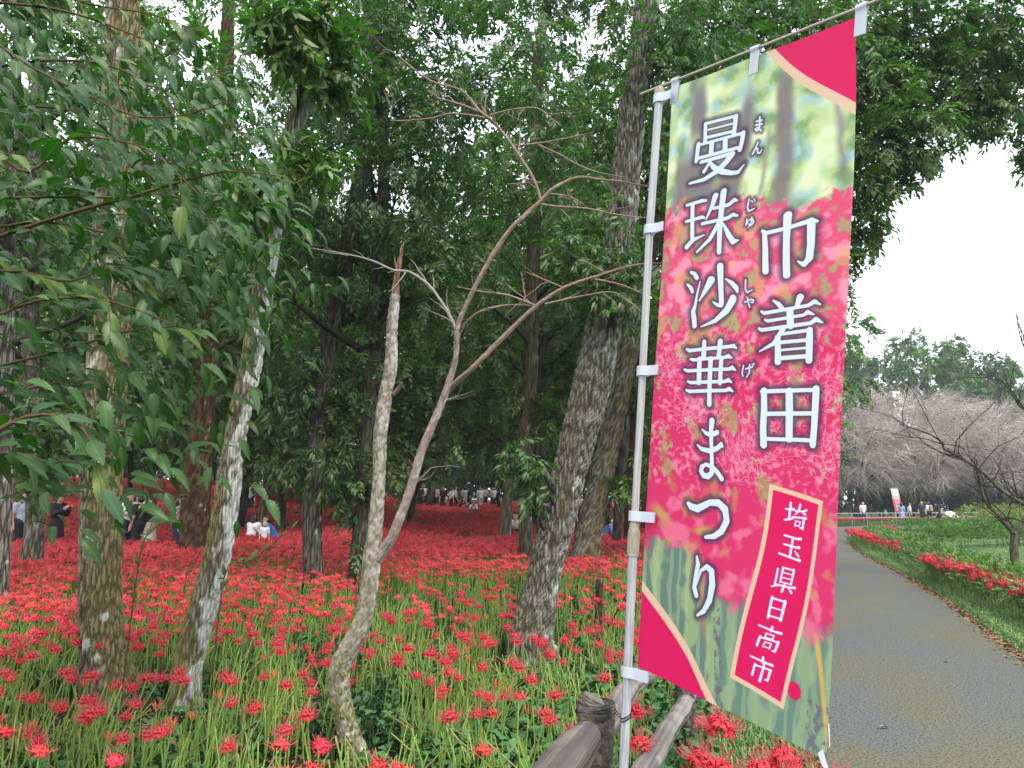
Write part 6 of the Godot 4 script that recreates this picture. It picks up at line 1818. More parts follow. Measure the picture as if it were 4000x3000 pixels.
func build_right_side() -> void:
	rng.seed = 818
	mats_mesh.hedge = sprig(820, 0.28, 22, 0.06, 0.036, 0.1, Color(0.12, 0.21, 0.065), 0.02)
	hedge("long clipped hedge bordering the right edge of the path, lilies before it", [[5.8, -5.5], [6.75, -9.1], [7.6, -11.6], [9.0, -15.2], [10.6, -19.0], [12.6, -24.0], [14.4, -28.6], [15.0, -30.4]], 0.45, 0.62, 5200, Color(1, 1, 1))
	hedge("nearer of the two hedge rows crossing behind the long path hedge", [[13.9, -24.6], [15.5, -25.2], [18.0, -26.4], [21.5, -28.0]], 0.6, 0.8, 2600, Color(0.95, 1.0, 1.0))
	hedge("farther hedge row, below the group of people by the pipe fence", [[17.0, -32.2], [19.5, -33.2], [22.0, -34.4], [25.0, -36.0]], 0.6, 0.85, 2300, Color(0.9, 1.0, 0.95))
	for q in [["brownish green loose shrub right of the hedge rows", 25.0, -38.5, 1.6, Color(1.9, 1.35, 1.0)], ["dull green shrub under the bare cherry, behind the lawn", 24.6, -34.0, 1.3, Color(1.3, 1.1, 0.9)], ["reddish brown thin shrub by the end of the pipe fence", 28.5, -42.0, 1.5, Color(2.3, 1.2, 0.9)]]:
		var o := thing("shrub", q[0], "shrub", Vector3(q[1], 0, q[2]))
		var where: Array[Transform3D] = []
		var tint := PackedColorArray()
		scatter_sprigs(where, tint, Vector3(0, 0.75, 0), Vector3(q[3], 0.85, q[3]), 700, 0.5, 0.9, -0.2)
		for i in tint.size():
			tint[i] = tint[i] * q[4]
		var mb := MB.new()
		for i in 9:
			grow_twigs(mb, Vector3(jit(0.3), -0.05, jit(0.3)), Vector3(jit(0.7), 1, jit(0.7)), 1.3, 0.02, 1, Color(0.07, 0.055, 0.04), Color(0.09, 0.06, 0.045))
		put("stems", mb.mesh(), mats.wood, o)
		stuff("foliage", mats_mesh.hedge, mats.leaf, where, tint, o)
	# pipe fence with posts along the far bed
	var base := Vector3(20.0, 0, -48.6)
	var n := thing("pipe_fence", "white pipe fence before the far strip of red lilies", "fence", base)
	var steel := flat("painted_steel", Color(0.3, 0.3, 0.3), 0.4, 0.5, true)
	var a := Vector3(-2.0, 0, 3.0)
	var b := Vector3(16.0, 0, -7.0)
	a = Vector3(-3.0, 0, 0.5)
	b = Vector3(17.0, 0, -8.5)
	for h in [0.82, 0.5]:
		var mb := MB.new()
		tube(mb, PackedVector3Array([a + Vector3(0, h, 0), b + Vector3(0, h, 0)]), PackedFloat32Array([0.026, 0.026]), 8, Color.WHITE, Color.WHITE)
		put("rail", mb.mesh(), steel, n)
	var pm := MB.new()
	tube(pm, PackedVector3Array([Vector3(0, -0.1, 0), Vector3(0, 0.86, 0)]), PackedFloat32Array([0.035, 0.035]), 8, Color.WHITE, Color.WHITE, true)
	var pmesh := pm.mesh()
	for i in 15:
		put("post", pmesh, steel, n).position = a.lerp(b, (i + 0.2) / 14.6)
	# small banner among the group
	var fb := thing("small_banner", "distant red and white festival banner standing behind the group", "banner", Vector3(29.6, 0, -55.5))
	var mb2 := MB.new()
	tube(mb2, PackedVector3Array([Vector3(0, 0, 0), Vector3(-0.35, 2.75, 0)]), PackedFloat32Array([0.02, 0.018]), 8, Color.WHITE, Color.WHITE)
	tube(mb2, PackedVector3Array([Vector3(-0.42, 2.68, 0), Vector3(0.3, 2.72, 0)]), PackedFloat32Array([0.01, 0.01]), 6, Color.WHITE, Color.WHITE)
	put("pole", mb2.mesh(), steel, fb)
	mb2 = MB.new()
	for j in 13:
		for i in 7:
			var u := i / 6.0
			var v := j / 12.0
			var c := Color(0.42, 0.5, 0.36).lerp(Color(0.62, 0.05, 0.1), clampf(v * 4.0 - 1.1, 0, 1))
			if (i == 2 or i == 4) and j % 2 == 1 and j < 12:
				c = Color(0.75, 0.76, 0.8)
			mb2.p(Vector3(-0.32 + 0.58 * u + 0.22 * v, 2.66 - 1.8 * v, 0.03 * sin(u * 4.0)), Vector3(0, 0, 1), Vector2(u, v), c)
	for j in 12:
		for i in 6:
			mb2.quad(j * 7 + i, j * 7 + i + 1, j * 7 + i + 8, j * 7 + i + 7)
	put("cloth", mb2.mesh(), flat("small_banner_cloth", Color.WHITE, 0.7, 0.3, true), fb)

	# the bare cherry on the lawn
	var R := {
		"trunk": [[10.21, -0.055, -14.86, 0.122], [10.239, 0.274, -14.86, 0.104], [10.254, 0.642, -14.86, 0.095], [10.322, 0.901, -14.86, 0.095]],
		"limb_a": [[10.318, 0.864, -14.86, 0.071], [10.201, 0.968, -14.81, 0.057], [9.944, 1.257, -14.76, 0.047], [9.718, 1.472, -14.71, 0.043], [9.591, 1.733, -14.66, 0.038], [9.526, 2.04, -14.61, 0.033], [9.468, 2.151, -14.56, 0.024]],
		"limb_b": [[10.998, 1.293, -14.86, 0.062], [10.522, 1.5, -14.8, 0.057], [10.258, 1.631, -14.74, 0.052], [9.954, 1.818, -14.68, 0.047], [9.721, 2.041, -14.62, 0.043], [9.335, 2.32, -14.56, 0.038], [9.058, 2.467, -14.5, 0.033], [8.78, 2.594, -14.44, 0.028], [8.702, 2.73, -14.38, 0.023], [8.403, 2.903, -14.32, 0.019], [7.825, 3.074, -14.26, 0.012]],
		"limb_c": [[10.32, 0.883, -14.86, 0.066], [10.526, 1.201, -14.815, 0.057], [10.895, 1.763, -14.771, 0.052], [11.364, 2.711, -14.726, 0.043], [11.211, 3.286, -14.682, 0.039], [10.639, 3.435, -14.638, 0.029], [10.405, 3.759, -14.593, 0.024], [10.182, 4.005, -14.549, 0.019], [9.906, 4.124, -14.504, 0.014], [9.526, 4.165, -14.46, 0.01]],
		"limb_d": [[10.557, 1.2, -14.86, 0.048], [11.203, 2.342, -14.96, 0.044], [11.327, 3.531, -15.06, 0.04], [11.276, 4.56, -15.16, 0.025], [11.209, 5.101, -15.26, 0.018], [11.246, 5.685, -15.36, 0.01]],
	}
	var rb: Vector3 = Vector3(R.trunk[0][0], 0, R.trunk[0][2])
	var ch := thing("cherry_tree", "bare dark cherry tree on the lawn at the right edge of the photo", "tree", rb)
	var st := {"low": Color(0.04, 0.036, 0.03), "high": Color(0.16, 0.145, 0.115), "moss": Color(0.14, 0.13, 0.055), "moss_amt": 0.5, "foot": 0.2, "fq": 22.0}
	for key in ["trunk", "limb_a", "limb_b", "limb_c", "limb_d"]:
		var P := PackedVector3Array()
		var W := PackedFloat32Array()
		for q in R[key]:
			P.append(Vector3(q[0], q[1], q[2]) - rb)
			W.append(q[3] * 0.78)
		put("trunk" if key == "trunk" else "limb", bark(P, W, 0.06, 20, 0.006, st, rb, 0.2 if key == "trunk" else 0.0), mats.bark, ch)
		if key != "trunk":
			var mb := MB.new()
			for i in range(1, P.size()):
				for e in (3 if i % 2 == 0 else 1):
					var d := (P[i] - P[i - 1]).normalized()
					grow_twigs(mb, P[i - 1].lerp(P[i], rng.randf()), d * 0.7 + Vector3(jit(1.1), jit(0.9) + 0.15, jit(0.9)), rng.randf_range(0.4, 1.9), W[i] * 0.35 + 0.004, 1, Color(0.06, 0.05, 0.045), Color(0.1, 0.075, 0.07), 0.0, 0.9)
			put("twigs", mb.mesh(), mats.wood, ch).set_meta("kind", "stuff")
	# far bare cherries: a haze of grey pink twigs
	var tw := MB.new()
	for i in 16:
		var p := jit3(0.4)
		var d := Vector3(0.9 + jit(0.4), jit(0.5), jit(0.7))
		var c := Color(0.46, 0.4, 0.375) * rng.randf_range(0.7, 1.3)
		tube(tw, PackedVector3Array([p, p + d * 0.5 + jit3(0.06), p + d + jit3(0.12) - Vector3(0, 0.1, 0)]), PackedFloat32Array([0.014, 0.012, 0.005]), 3, c, c * 1.1)
	var twm := tw.mesh()
	var spots := [[31.5, -66.0, 12.5, "leftmost of the far bare cherry trees, right beside the banner edge"], [38.0, -66.5, 11.8, "far bare cherry tree above the group of people"], [45.0, -66.0, 10.5, "far bare cherry tree behind the shrubs on the right"], [52.0, -66.0, 9.5, "rightmost far bare cherry tree, behind the near cherry's branches"]]
	for q in spots:
		var o := thing("cherry_tree", q[3], "tree", Vector3(q[0], 0, q[1]))
		var tm := MB.new()
		var where: Array[Transform3D] = []
		var tint := PackedColorArray()
		var tall: float = q[2]
		var trunk := PackedVector3Array([Vector3(0, -0.1, 0), Vector3(0.1, 1.2, 0), Vector3(0.3, 2.6, 0.1)])
		put("trunk", bark(trunk, PackedFloat32Array([0.34, 0.26, 0.22]), 0.3, 14, 0.02, DARK, Vector3(q[0], 0, 0), 0.2), mats.bark, o)
		for i in 13:
			var az := TAU * i / 13.0 + jit(0.3)
			var e := Vector3(cos(az) * rng.randf_range(3.5, 6.5), rng.randf_range(3.2, tall - 0.6), sin(az) * rng.randf_range(3.0, 5.5))
			var path := limb_path(trunk[2], e, 0.7)
			var rr := PackedFloat32Array()
			for k in path.size():
				rr.append(lerpf(0.12, 0.02, float(k) / (path.size() - 1)))
			tube(tm, path, rr, 5, Color(0.05, 0.042, 0.038), Color(0.1, 0.08, 0.075))
		put("limbs", tm.mesh(), mats.wood, o).set_meta("kind", "stuff")
		for i in 600:
			var d := jit3(1.0)
			while d.length() > 1.0:
				d = jit3(1.0)
			var p := Vector3(d.x * 6.8, tall * 0.58 + d.y * tall * 0.42, d.z * 5.5)
			p.y = maxf(p.y, 3.0 + rng.randf() * 2.0)
			var x := Vector3(d.x, d.y * 0.3 - 0.12, d.z).normalized() + jit3(0.45)
			where.append(Transform3D(facing(x, Vector3.UP).scaled(Vector3.ONE * rng.randf_range(0.8, 1.5)), p))
			var g := rng.randf_range(0.75, 1.25)
			tint.append(Color(g, g, g))
		stuff("twigs", twm, flat("cherry_twig", Color.WHITE, 0.9, 0.2, true), where, tint, o)
	# tall evergreens behind the cherries
	var first: Node3D = null
	for q in [[53.5, -92.0, 22.5, 7.6, "great round evergreen tree rising above the bare cherries"], [62.0, -95.0, 20.0, 6.5, "evergreen right of the great round tree, joined crowns"], [70.0, -96.0, 16.0, 6.0, "lower evergreen at the right end behind the near cherry branches"], [46.0, -98.0, 21.0, 4.4, "loose feathery tree just right of the banner's upper half"], [77.0, -92.0, 14.0, 6.0, "low dark evergreen beyond the right edge of the lawn"]]:
		var rows := []
		for k in 5:
			rows.append([q[0] + 0.06 * k, k * 1.3 - 0.1, 0.4 - 0.03 * k])
		tree(q[4], q[1], rows, DARK, {"name": "evergreen_tree", "tall": q[2], "crown": 4.5, "clumps": 36, "radius": q[3], "clump_r": 1.9, "sprig": mats_mesh.far, "sprigs": 90, "s0": 1.0, "s1": 1.7, "step": 0.5, "sides": 12}, [])
	# the shaded wood under and behind them
	for i in 16:
		var x := 35.0 + i * 2.9 + jit(0.8)
		var z := -78.0 - jit(5.0)
		if i == 0:
			var rows := []
			for k in 5:
				rows.append([x + 0.12 * k, k * 1.2 - 0.1, 0.26])
			first = tree("dark trunked tree in the shaded wood behind the pipe fence", z, rows, style(DARK, {"moss_amt": 0.5}), {"name": "shade_tree", "group": "trees in the shaded wood behind the cherries", "tall": 8.0, "crown": 1.6, "clumps": 22, "radius": 2.6, "clump_r": 1.3, "sprig": mats_mesh.far, "sprigs": 70, "step": 0.4, "sides": 12}, [])
		else:
			copy_of(first, "dark trunked tree in the shaded wood behind the pipe fence", Vector3(x, 0, z), rng.randf() * TAU, "trees in the shaded wood behind the cherries").scale = Vector3.ONE * rng.randf_range(0.85, 1.15)


# ---------------------------------------------------------------- people

func build_people() -> void:
	rng.seed = 919
	var wh := Color(0.72, 0.73, 0.76)
	var bk := Color(0.014, 0.014, 0.018)
	var nv := Color(0.016, 0.02, 0.05)
	var gy := Color(0.35, 0.4, 0.46)
	for q in [
		["person in a pale grey shirt half hidden by the far left trunk", -13.22, -19.5, 60.0, 1.7, "stand", "trousers", false, gy, bk, "visitors standing in the near left of the field", 0, -1],
		["person in a long black dress holding a phone up, left of the mossy oak", -12.596, -20.0, 75.0, 1.66, "phone", "dress", true, bk, bk, "visitors standing in the near left of the field", 0, -1],
		["person in black right beside the mossy oak's trunk", -11.121, -20.5, 170.0, 1.64, "stand", "trousers", false, bk, bk, "visitors standing in the near left of the field", 0, -1],
		["person in a white T-shirt with a dark shoulder bag, reaching right", -10.644, -20.0, 80.0, 1.7, "phone", "trousers", false, wh, nv, "visitors standing in the near left of the field", 0, 0],
		["person in white behind the one in the white T-shirt", -10.974, -21.0, 200.0, 1.68, "stand", "trousers", false, wh, bk, "visitors standing in the near left of the field", 0, -1],
		["person in a black shirt in the middle of the left group", -10.311, -20.0, -110.0, 1.67, "stand", "trousers", false, bk, bk, "visitors standing in the near left of the field", 0, -1],
		["person in a white hat and pale shirt at the back of the left group", -10.78, -21.2, 180.0, 1.62, "stand", "trousers", true, wh, bk, "visitors standing in the near left of the field", 2, -1],
		["person with a white checked skirt and black top, right of the left group", -10.089, -20.2, -60.0, 1.58, "stand", "skirt", true, bk, Color(0.5, 0.47, 0.42), "visitors standing in the near left of the field", 0, -1],
		["person in a faded pink shirt half hidden by the dark brown trunk", -9.271, -20.0, 120.0, 1.6, "stand", "trousers", true, Color(0.4, 0.24, 0.27), nv, "visitors standing in the near left of the field", 0, -1],
		["person with hair in a bun kneeling in a white shirt, seen from behind", -8.089, -22.5, 170.0, 1.62, "crouch", "trousers", true, wh, nv, "", 0, -1],
		["small child in a white top and pale blue hat beside the thin trunk", -7.002, -20.5, 30.0, 0.95, "stand", "trousers", false, wh, Color(0.5, 0.03, 0.03), "", 2, -1],
		["person crouching in a blue shirt with a camera, right of the child", -7.095, -21.5, -70.0, 1.66, "crouch", "trousers", false, Color(0.03, 0.14, 0.42), nv, "", 0, -1],
		["distant person in grey behind the kneeling one", -12.398, -34.0, 20.0, 1.65, "stand", "trousers", false, gy, bk, "", 0, -1],
		["distant person in pale blue shirt, leftmost of the far crowd", -11.014, -47.0, 40.0, 1.66, "stand", "trousers", false, Color(0.35, 0.5, 0.62), bk, "crowd on the far track through the field", 0, -1],
		["distant person in white shirt, second in the far crowd from the left", -10.909, -48.0, 100.0, 1.66, "walk", "trousers", true, wh, gy, "crowd on the far track through the field", 0, -1],
		["distant person in white top close to the dead tree's slanting branch", -7.088, -46.0, 160.0, 1.66, "stand", "trousers", true, wh, gy, "crowd on the far track through the field", 0, -1],
		["distant person in black clothes left of the far leaning trunk", -5.749, -45.0, 200.0, 1.66, "stand", "trousers", false, bk, bk, "crowd on the far track through the field", 0, -1],
		["distant person in white shirt beside the far leaning trunk", -5.793, -47.0, 10.0, 1.66, "stand", "trousers", true, wh, nv, "crowd on the far track through the field", 0, -1],
		["distant person in pale grey jacket right behind the far trunk", -5.609, -48.0, 90.0, 1.66, "walk", "trousers", true, gy, gy, "crowd on the far track through the field", 0, 0],
		["distant person in pinkish shirt between the two far trunks", -4.979, -47.0, 20.0, 1.66, "stand", "trousers", false, Color(0.6, 0.42, 0.4), bk, "crowd on the far track through the field", 0, -1],
		["distant person in black coat, bulky, in the middle of the far crowd", -4.305, -45.0, -30.0, 1.66, "stand", "trousers", false, bk, bk, "crowd on the far track through the field", 0, -1],
		["distant person in white top over black trousers in mid crowd", -3.785, -45.0, 120.0, 1.66, "stand", "trousers", false, wh, bk, "crowd on the far track through the field", 0, -1],
		["distant person in light shirt, walking right in the crowd", -3.79, -48.0, 90.0, 1.66, "walk", "trousers", false, wh, nv, "crowd on the far track through the field", 0, 0],
		["distant person in black clothes just left of the tripod", -3.107, -44.0, 60.0, 1.66, "crouch", "trousers", true, bk, bk, "crowd on the far track through the field", 0, -1],
		["distant person in pale shirt behind the tripod", -3.174, -48.0, 200.0, 1.66, "stand", "trousers", false, Color(0.5, 0.55, 0.62), gy, "crowd on the far track through the field", 0, -1],
		["distant person in dark jacket right of the tripod", -2.776, -47.0, -90.0, 1.66, "walk", "trousers", true, bk, nv, "crowd on the far track through the field", 0, -1],
		["distant person in white shirt alone right of the crowd", -2.171, -49.0, 30.0, 1.66, "stand", "trousers", false, wh, gy, "crowd on the far track through the field", 0, -1],
		["distant person in cream coat, farther back right of the crowd", -1.97, -52.0, 180.0, 1.66, "stand", "trousers", false, Color(0.5, 0.45, 0.36), bk, "crowd on the far track through the field", 0, -1],
		["distant person in dark clothes beside the thin mossy trunk", -0.856, -46.0, 110.0, 1.66, "stand", "trousers", false, bk, bk, "crowd on the far track through the field", 0, -1],
		["distant person in white hat and white shirt, near the thin mossy trunk", -1.284, -50.0, 20.0, 1.66, "stand", "trousers", true, wh, nv, "crowd on the far track through the field", 0, -1],
		["seated person in white in the red field, right of the tripod", -2.185, -41.0, 0.0, 1.6, "crouch", "trousers", false, wh, bk, "", 0, -1],
		["person in white and black crouching left of the slim mossy trunk", 0.25, -26.0, -40.0, 1.65, "crouch", "trousers", false, wh, bk, "", 0, -1],
		["person in dark clothes between the two leaning trunks", 2.42, -26.0, 60.0, 1.6, "stand", "trousers", true, Color(0.03, 0.02, 0.03), bk, "", 0, -1],
		["crouching person with a blue bag behind the second leaning trunk", 3.112, -24.0, 90.0, 1.5, "crouch", "trousers", false, Color(0.08, 0.2, 0.4), nv, "", 0, -1],
		["person walking toward the camera on the path in a white T-shirt", 25.549, -52.5, 0.0, 1.6, "walk", "trousers", true, wh, nv, "", 1, -1],
		["person in a light blue dress before the small banner", 29.156, -54.0, 150.0, 1.55, "stand", "skirt", true, Color(0.2, 0.3, 0.5), Color(0.22, 0.32, 0.52), "visitors by the pipe fence", 0, -1],
		["person in a white shirt leaning forward, right of the blue dress", 29.745, -54.0, 80.0, 1.55, "stand", "trousers", true, wh, bk, "visitors by the pipe fence", 0, -1],
		["person all in dark clothes by the pipe fence", 30.681, -54.0, -20.0, 1.66, "stand", "trousers", false, nv, bk, "visitors by the pipe fence", 0, -1],
		["person in white with a tan backpack, seen from behind", 31.236, -54.0, 190.0, 1.6, "stand", "trousers", true, wh, bk, "visitors by the pipe fence", 0, 1],
		["dark haired person at the back of the fence group", 31.647, -55.2, 170.0, 1.62, "stand", "trousers", true, Color(0.2, 0.2, 0.24), bk, "visitors by the pipe fence", 0, -1],
		["person in black crouching beside the open umbrella", 31.388, -53.2, 60.0, 1.6, "crouch", "trousers", true, bk, bk, "visitors by the pipe fence", 0, -1],
	]:
		var at := Vector3(q[1], hgt(q[1], q[2]), q[2])
		person(q[0], at, deg_to_rad(q[3]), q[4], q[5], q[6], q[7], q[8], q[9], q[10], Color(0.012, 0.01, 0.01) if q[11] == 0 else (Color(0.1, 0.05, 0.03) if q[11] == 1 else Color(0.45, 0.42, 0.36)), q[12])
	# the open white umbrella beside the crouching visitor
	var u := thing("umbrella", "open white umbrella with dark panels, held low beside the pipe fence", "umbrella", Vector3(31.9, 0, -52.6))
	var mb := MB.new()
	for k in 8:
		for r in 5:
			for e in 2:
				var a := TAU * (k + e) / 8.0
				var t := r / 4.0 * 1.25
				mb.p(Vector3(cos(a) * sin(t) * 0.55, cos(t) * 0.5, sin(a) * sin(t) * 0.55), Vector3(cos(a) * sin(t), cos(t), sin(a) * sin(t)), Vector2.ZERO, Color(0.75, 0.75, 0.77) if k % 4 != 1 else Color(0.05, 0.02, 0.03))
	for k in 8:
		for r in 4:
			var s := k * 10 + r * 2
			mb.quad(s, s + 1, s + 3, s + 2)
	var c := put("canopy", mb.mesh(), flat("umbrella", Color.WHITE, 0.6, 0.3, true), u)
	c.transform = Transform3D(Basis(Vector3(0, 0, 1), -0.5) * Basis(Vector3.RIGHT, 0.5), Vector3(0, 0.45, 0))
	mb = MB.new()
	tube(mb, PackedVector3Array([Vector3(-0.2, 0.1, 0.1), Vector3(0.12, 0.85, 0.2)]), PackedFloat32Array([0.01, 0.008]), 6, Color(0.1, 0.1, 0.1), Color(0.1, 0.1, 0.1))
	put("shaft", mb.mesh(), mats.wood, u)
	# a camera tripod standing in the field
	var tr := thing("tripod", "dark camera tripod standing in the red field before the seated person", "tripod", Vector3(-6.2, hgt(-6.2, -45.0), -45.0))
	for k in 3:
		mb = MB.new()
		var a := TAU * k / 3.0
		tube(mb, PackedVector3Array([Vector3(0, 1.25, 0), Vector3(cos(a) * 0.4, 0, sin(a) * 0.4)]), PackedFloat32Array([0.03, 0.02]), 6, Color(0.02, 0.02, 0.02), Color(0.02, 0.02, 0.02))
		put("leg", mb.mesh(), mats.wood, tr)
	mb = MB.new()
	tube(mb, PackedVector3Array([Vector3(-0.22, 1.3, 0), Vector3(0.22, 1.33, 0)]), PackedFloat32Array([0.06, 0.05]), 8, Color(0.02, 0.02, 0.02), Color(0.02, 0.02, 0.02), true)
	put("camera_body", mb.mesh(), mats.wood, tr)


# ---------------------------------------------------------------- the bed of lilies

func lily_density(x: float, z: float) -> float:
	var d := sqrt(x * x + z * z)
	var az := rad_to_deg(atan2(x, -z))
	var base: float
	if d < 6.0:
		base = lerpf(21.0, 13.0, clampf((az + 30.0) / 14.0, 0, 1))
	elif d < 9.0:
		base = lerpf(27.0, 16.0, clampf((az + 30.0) / 16.0, 0, 1))
	elif d < 12.5:
		base = lerpf(40.0, 20.0, clampf((az + 25.0) / 14.0, 0, 1))
	elif d < 17.0:
		base = 52.0
	else:
		base = 62.0
	var n := patch.get_noise_2d(x, z)
	var m := patch2.get_noise_2d(x, z)
	var k := clampf(0.95 + n * 1.1 + m * 0.8, 0.1, 1.7)
	if d > 14.0:
		k = clampf(0.95 + n * 0.9 + m * 1.5, 0.12, 1.3)
	return base * k


func in_bed(x: float, z: float) -> bool:
	if x - path_left(z) > -1.05:
		return false
	for q in [Vector3(-2.75, -5.15, 0.62), Vector3(-0.93, -4.1, 0.5), Vector3(0.25, -6.75, 0.5), Vector3(-2.2, -5.3, 0.3)]:
		if Vector2(x - q.x, z - q.y).length() < q.z:
			return false
	return true


func build_lilies() -> void:
	rng.seed = 1001
	var heads := []
	# walk outward in rings so that the nearest come first
	var d := 3.0
	while d < 78.0:
		var step := 0.25 if d < 20.0 else 0.7
		var area := step * d * 1.6
		var thin := 1.0 if d < 22.0 else clampf(22.0 / d, 0.33, 1.0)
		for k in int(area * 62.0 * 1.3 * thin):
			var r := d + rng.randf() * step
			var a := rng.randf_range(-0.8, 0.6)
			var x := sin(a) * r
			var z := -cos(a) * r
			if not in_bed(x, z):
				continue
			if rng.randf() * 62.0 * 1.3 > lily_density(x, z):
				continue
			var p := Vector3(x, hgt(x, z), z)
			if not in_view(p + Vector3(0, 0.35, 0), 1.1):
				continue
			heads.append([p, r])
		d += step
	# individuals: the nearest 300 in view, each with stalk, petals and stamens
	var kinds := []
	for k in 6:
		var tep := MB.new()
		var sta := MB.new()
		var stem := MB.new()
		var h: float = [0.4, 0.46, 0.36, 0.43, 0.38, 0.44][k]
		rng.seed = 1100 + k
		var lean := Vector3(0.07 + jit(0.08), 0, jit(0.08))
		var top := scape(stem, h, lean, 6)
		if k == 5:
			buds(1200 + k, tep, top)
		else:
			bloom(1200 + k, 1, tep, sta, top, 0.7, [1.0, 0.9, 1.0, 0.55, 0.8][k])
		kinds.append([stem.mesh(), tep.mesh(), sta.mesh()])
	rng.seed = 1300
	var used := 0
	var rest := []
	var zones := ["red spider lily at the bottom left corner, before the mossy oak", "red spider lily between the slanting oak and the bent dead tree", "red spider lily right of the bent dead tree, among green stalks", "red spider lily left of the log fence, near the big leaning trunk"]
	for q in heads:
		var p: Vector3 = q[0]
		if used < 280 and p.z < -3.4 and in_view(p + Vector3(0, 0.4, 0), 0.02):
			var kind := rng.randi() % 5 if rng.randf() > 0.16 else 5
			var zone := 0 if p.x < -2.3 else (1 if p.x < -1.0 else (2 if p.x < 0.0 else 3))
			var o := Node3D.new()
			o.name = numbered("spider_lily")
			o.position = p
			o.rotation.y = jit(1.1)
			o.scale = Vector3.ONE * rng.randf_range(0.85, 1.15)
			add_child(o)
			var lab: String = zones[zone]
			if kind == 5:
				lab = lab.replace("red spider lily", "still closed budding spider lily")
			tag(o, lab, "flower", "red spider lilies in the near bed")
			put("stalk", kinds[kind][0], mats.stem, o)
			var bl := put("petals" if kind < 5 else "buds", kinds[kind][1], mats.petal, o)
			if kind < 5:
				put("stamens", kinds[kind][2], mats.petal, bl)
			used += 1
		else:
			rest.append(q)
	# everything behind them is one mass
	for lod in 2:
		var vars := 4 if lod == 0 else 2
		for kind in vars:
			var mb := MB.new()
			rng.seed = 1400 + lod * 10 + kind
			var top := scape(mb, [0.42, 0.38, 0.45, 0.36][kind], Vector3(0.08 + jit(0.06), 0, jit(0.06)), 3, 1.0 if lod == 0 else 1.5)
			if kind == 3:
				buds(1500, mb, top)
			else:
				bloom(1500 + kind + lod * 10, 0 if lod == 0 else -1, mb, mb, top, 0.82 if lod == 0 else 1.2, 1.0)
			var where: Array[Transform3D] = []
			var tint := PackedColorArray()
			for i in rest.size():
				if (i % 10 if lod == 0 else i % 2) % vars != kind and not (lod == 0 and i % 10 > 7 and kind == i % 3):
					continue
				var r: float = rest[i][1]
				if (r < 16.0) != (lod == 0):
					continue
				var s := rng.randf_range(0.85, 1.15) * (1.0 if r < 22.0 else clampf(r / 34.0, 1.0, 1.5))
				where.append(Transform3D((Basis(Vector3.UP, jit(1.2)) * Basis(Vector3.RIGHT, jit(0.14))).scaled(Vector3(s, minf(s, 1.12), s)), rest[i][0]))
				var g := rng.randf_range(0.8, 1.3)
				tint.append(Color(g, g * rng.randf_range(0.8, 1.9), g * rng.randf_range(0.8, 1.3)))
			stuff("spider_lily_bed", mb.mesh(), mats.petal, where, tint, self, "carpet of red spider lilies under the oaks, %s" % ["middle distance", "far part"][lod], "flowers")
	# the near clump beside the fence, under the banner
	rng.seed = 1600
	var near := []
	for k in 3:
		var tep := MB.new()
		var sta := MB.new()
		var stem := MB.new()
		rng.seed = 1700 + k
		var top := scape(stem, [0.5, 0.46, 0.54][k], Vector3(jit(0.06), 0, jit(0.06)), 8)
		bloom(1710 + k, 2, tep, sta, top, 1.2)
		near.append([stem.mesh(), tep.mesh(), sta.mesh()])
	rng.seed = 1800
	for q in [
		[0.8, -2.75, 1.0, "leftmost big bloom of the lily clump beside the log fence"],
		[0.95, -2.62, 1.0, "big bloom in front of the lily clump beside the log fence"],
		[1.0, -2.85, 1.05, "big tall bloom of the lily clump beside the log fence"],
		[0.72, -2.9, 0.95, "bloom close behind the rail of the lily clump beside the log fence"],
		[1.12, -2.75, 0.9, "right hand bloom of the lily clump beside the log fence"],
		[0.88, -3.05, 1.08, "bloom in the middle of the clump of the lily clump beside the log fence"],
		[1.22, -2.62, 0.85, "low bloom at the right end of the lily clump beside the log fence"],
		[0.68, -2.62, 0.9, "bloom touching the lower rail of the lily clump beside the log fence"],
		[0.92, -3.25, 1.0, "back bloom of the lily clump beside the log fence"],
		[1.35, -2.7, 0.8, "outermost low bloom of the lily clump beside the log fence"],
		[0.8, -2.95, 1.1, "upright bloom at the centre back of the lily clump beside the log fence"],
		[1.05, -3.1, 0.95, "bloom half under the banner of the lily clump beside the log fence"],
		[0.55, -3.4, 0.9, "bloom between both rails of the lily clump beside the log fence"],
		[0.62, -3.75, 0.95, "bloom left of the second post of the lily clump beside the log fence"],
		[1.45, -2.85, 0.8, "last low bloom at the verge of the lily clump beside the log fence"],
		[0.9, -2.5, 1.1, "bloom at the bottom edge of the clump of the lily clump beside the log fence"],
		[1.02, -2.42, 1.1, "bloom cut by the lower frame edge of the lily clump beside the log fence"],
		[0.78, -2.52, 1.05, "bloom lowest on the left of the lily clump beside the log fence"],
		[1.12, -2.5, 1.0, "bloom lowest on the right of the lily clump beside the log fence"],
		[0.97, -2.72, 1.15, "crowded bloom in the clump heart of the lily clump beside the log fence"],
		[0.86, -2.85, 1.12, "bloom rising above the clump heart of the lily clump beside the log fence"],
	]:
		var o := thing("spider_lily", q[3], "flower", Vector3(q[0], 0, q[1]), "red spider lilies beside the log fence")
		o.rotation.y = rng.randf() * TAU
		o.scale = Vector3.ONE * float(q[2])
		var kd: Array = near[rng.randi() % 3]
		put("stalk", kd[0], mats.stem, o)
		put("stamens", kd[2], mats.petal, put("petals", kd[1], mats.petal, o))
	# strips of lilies before the hedge and along the far fence
	var strip := MB.new()
	rng.seed = 1900
	var tp := scape(strip, 0.43, Vector3(0.03, 0, 0.02), 3, 1.2)
	bloom(1901, -1, strip, strip, tp, 1.3, 1.0)
	var sm := strip.mesh()
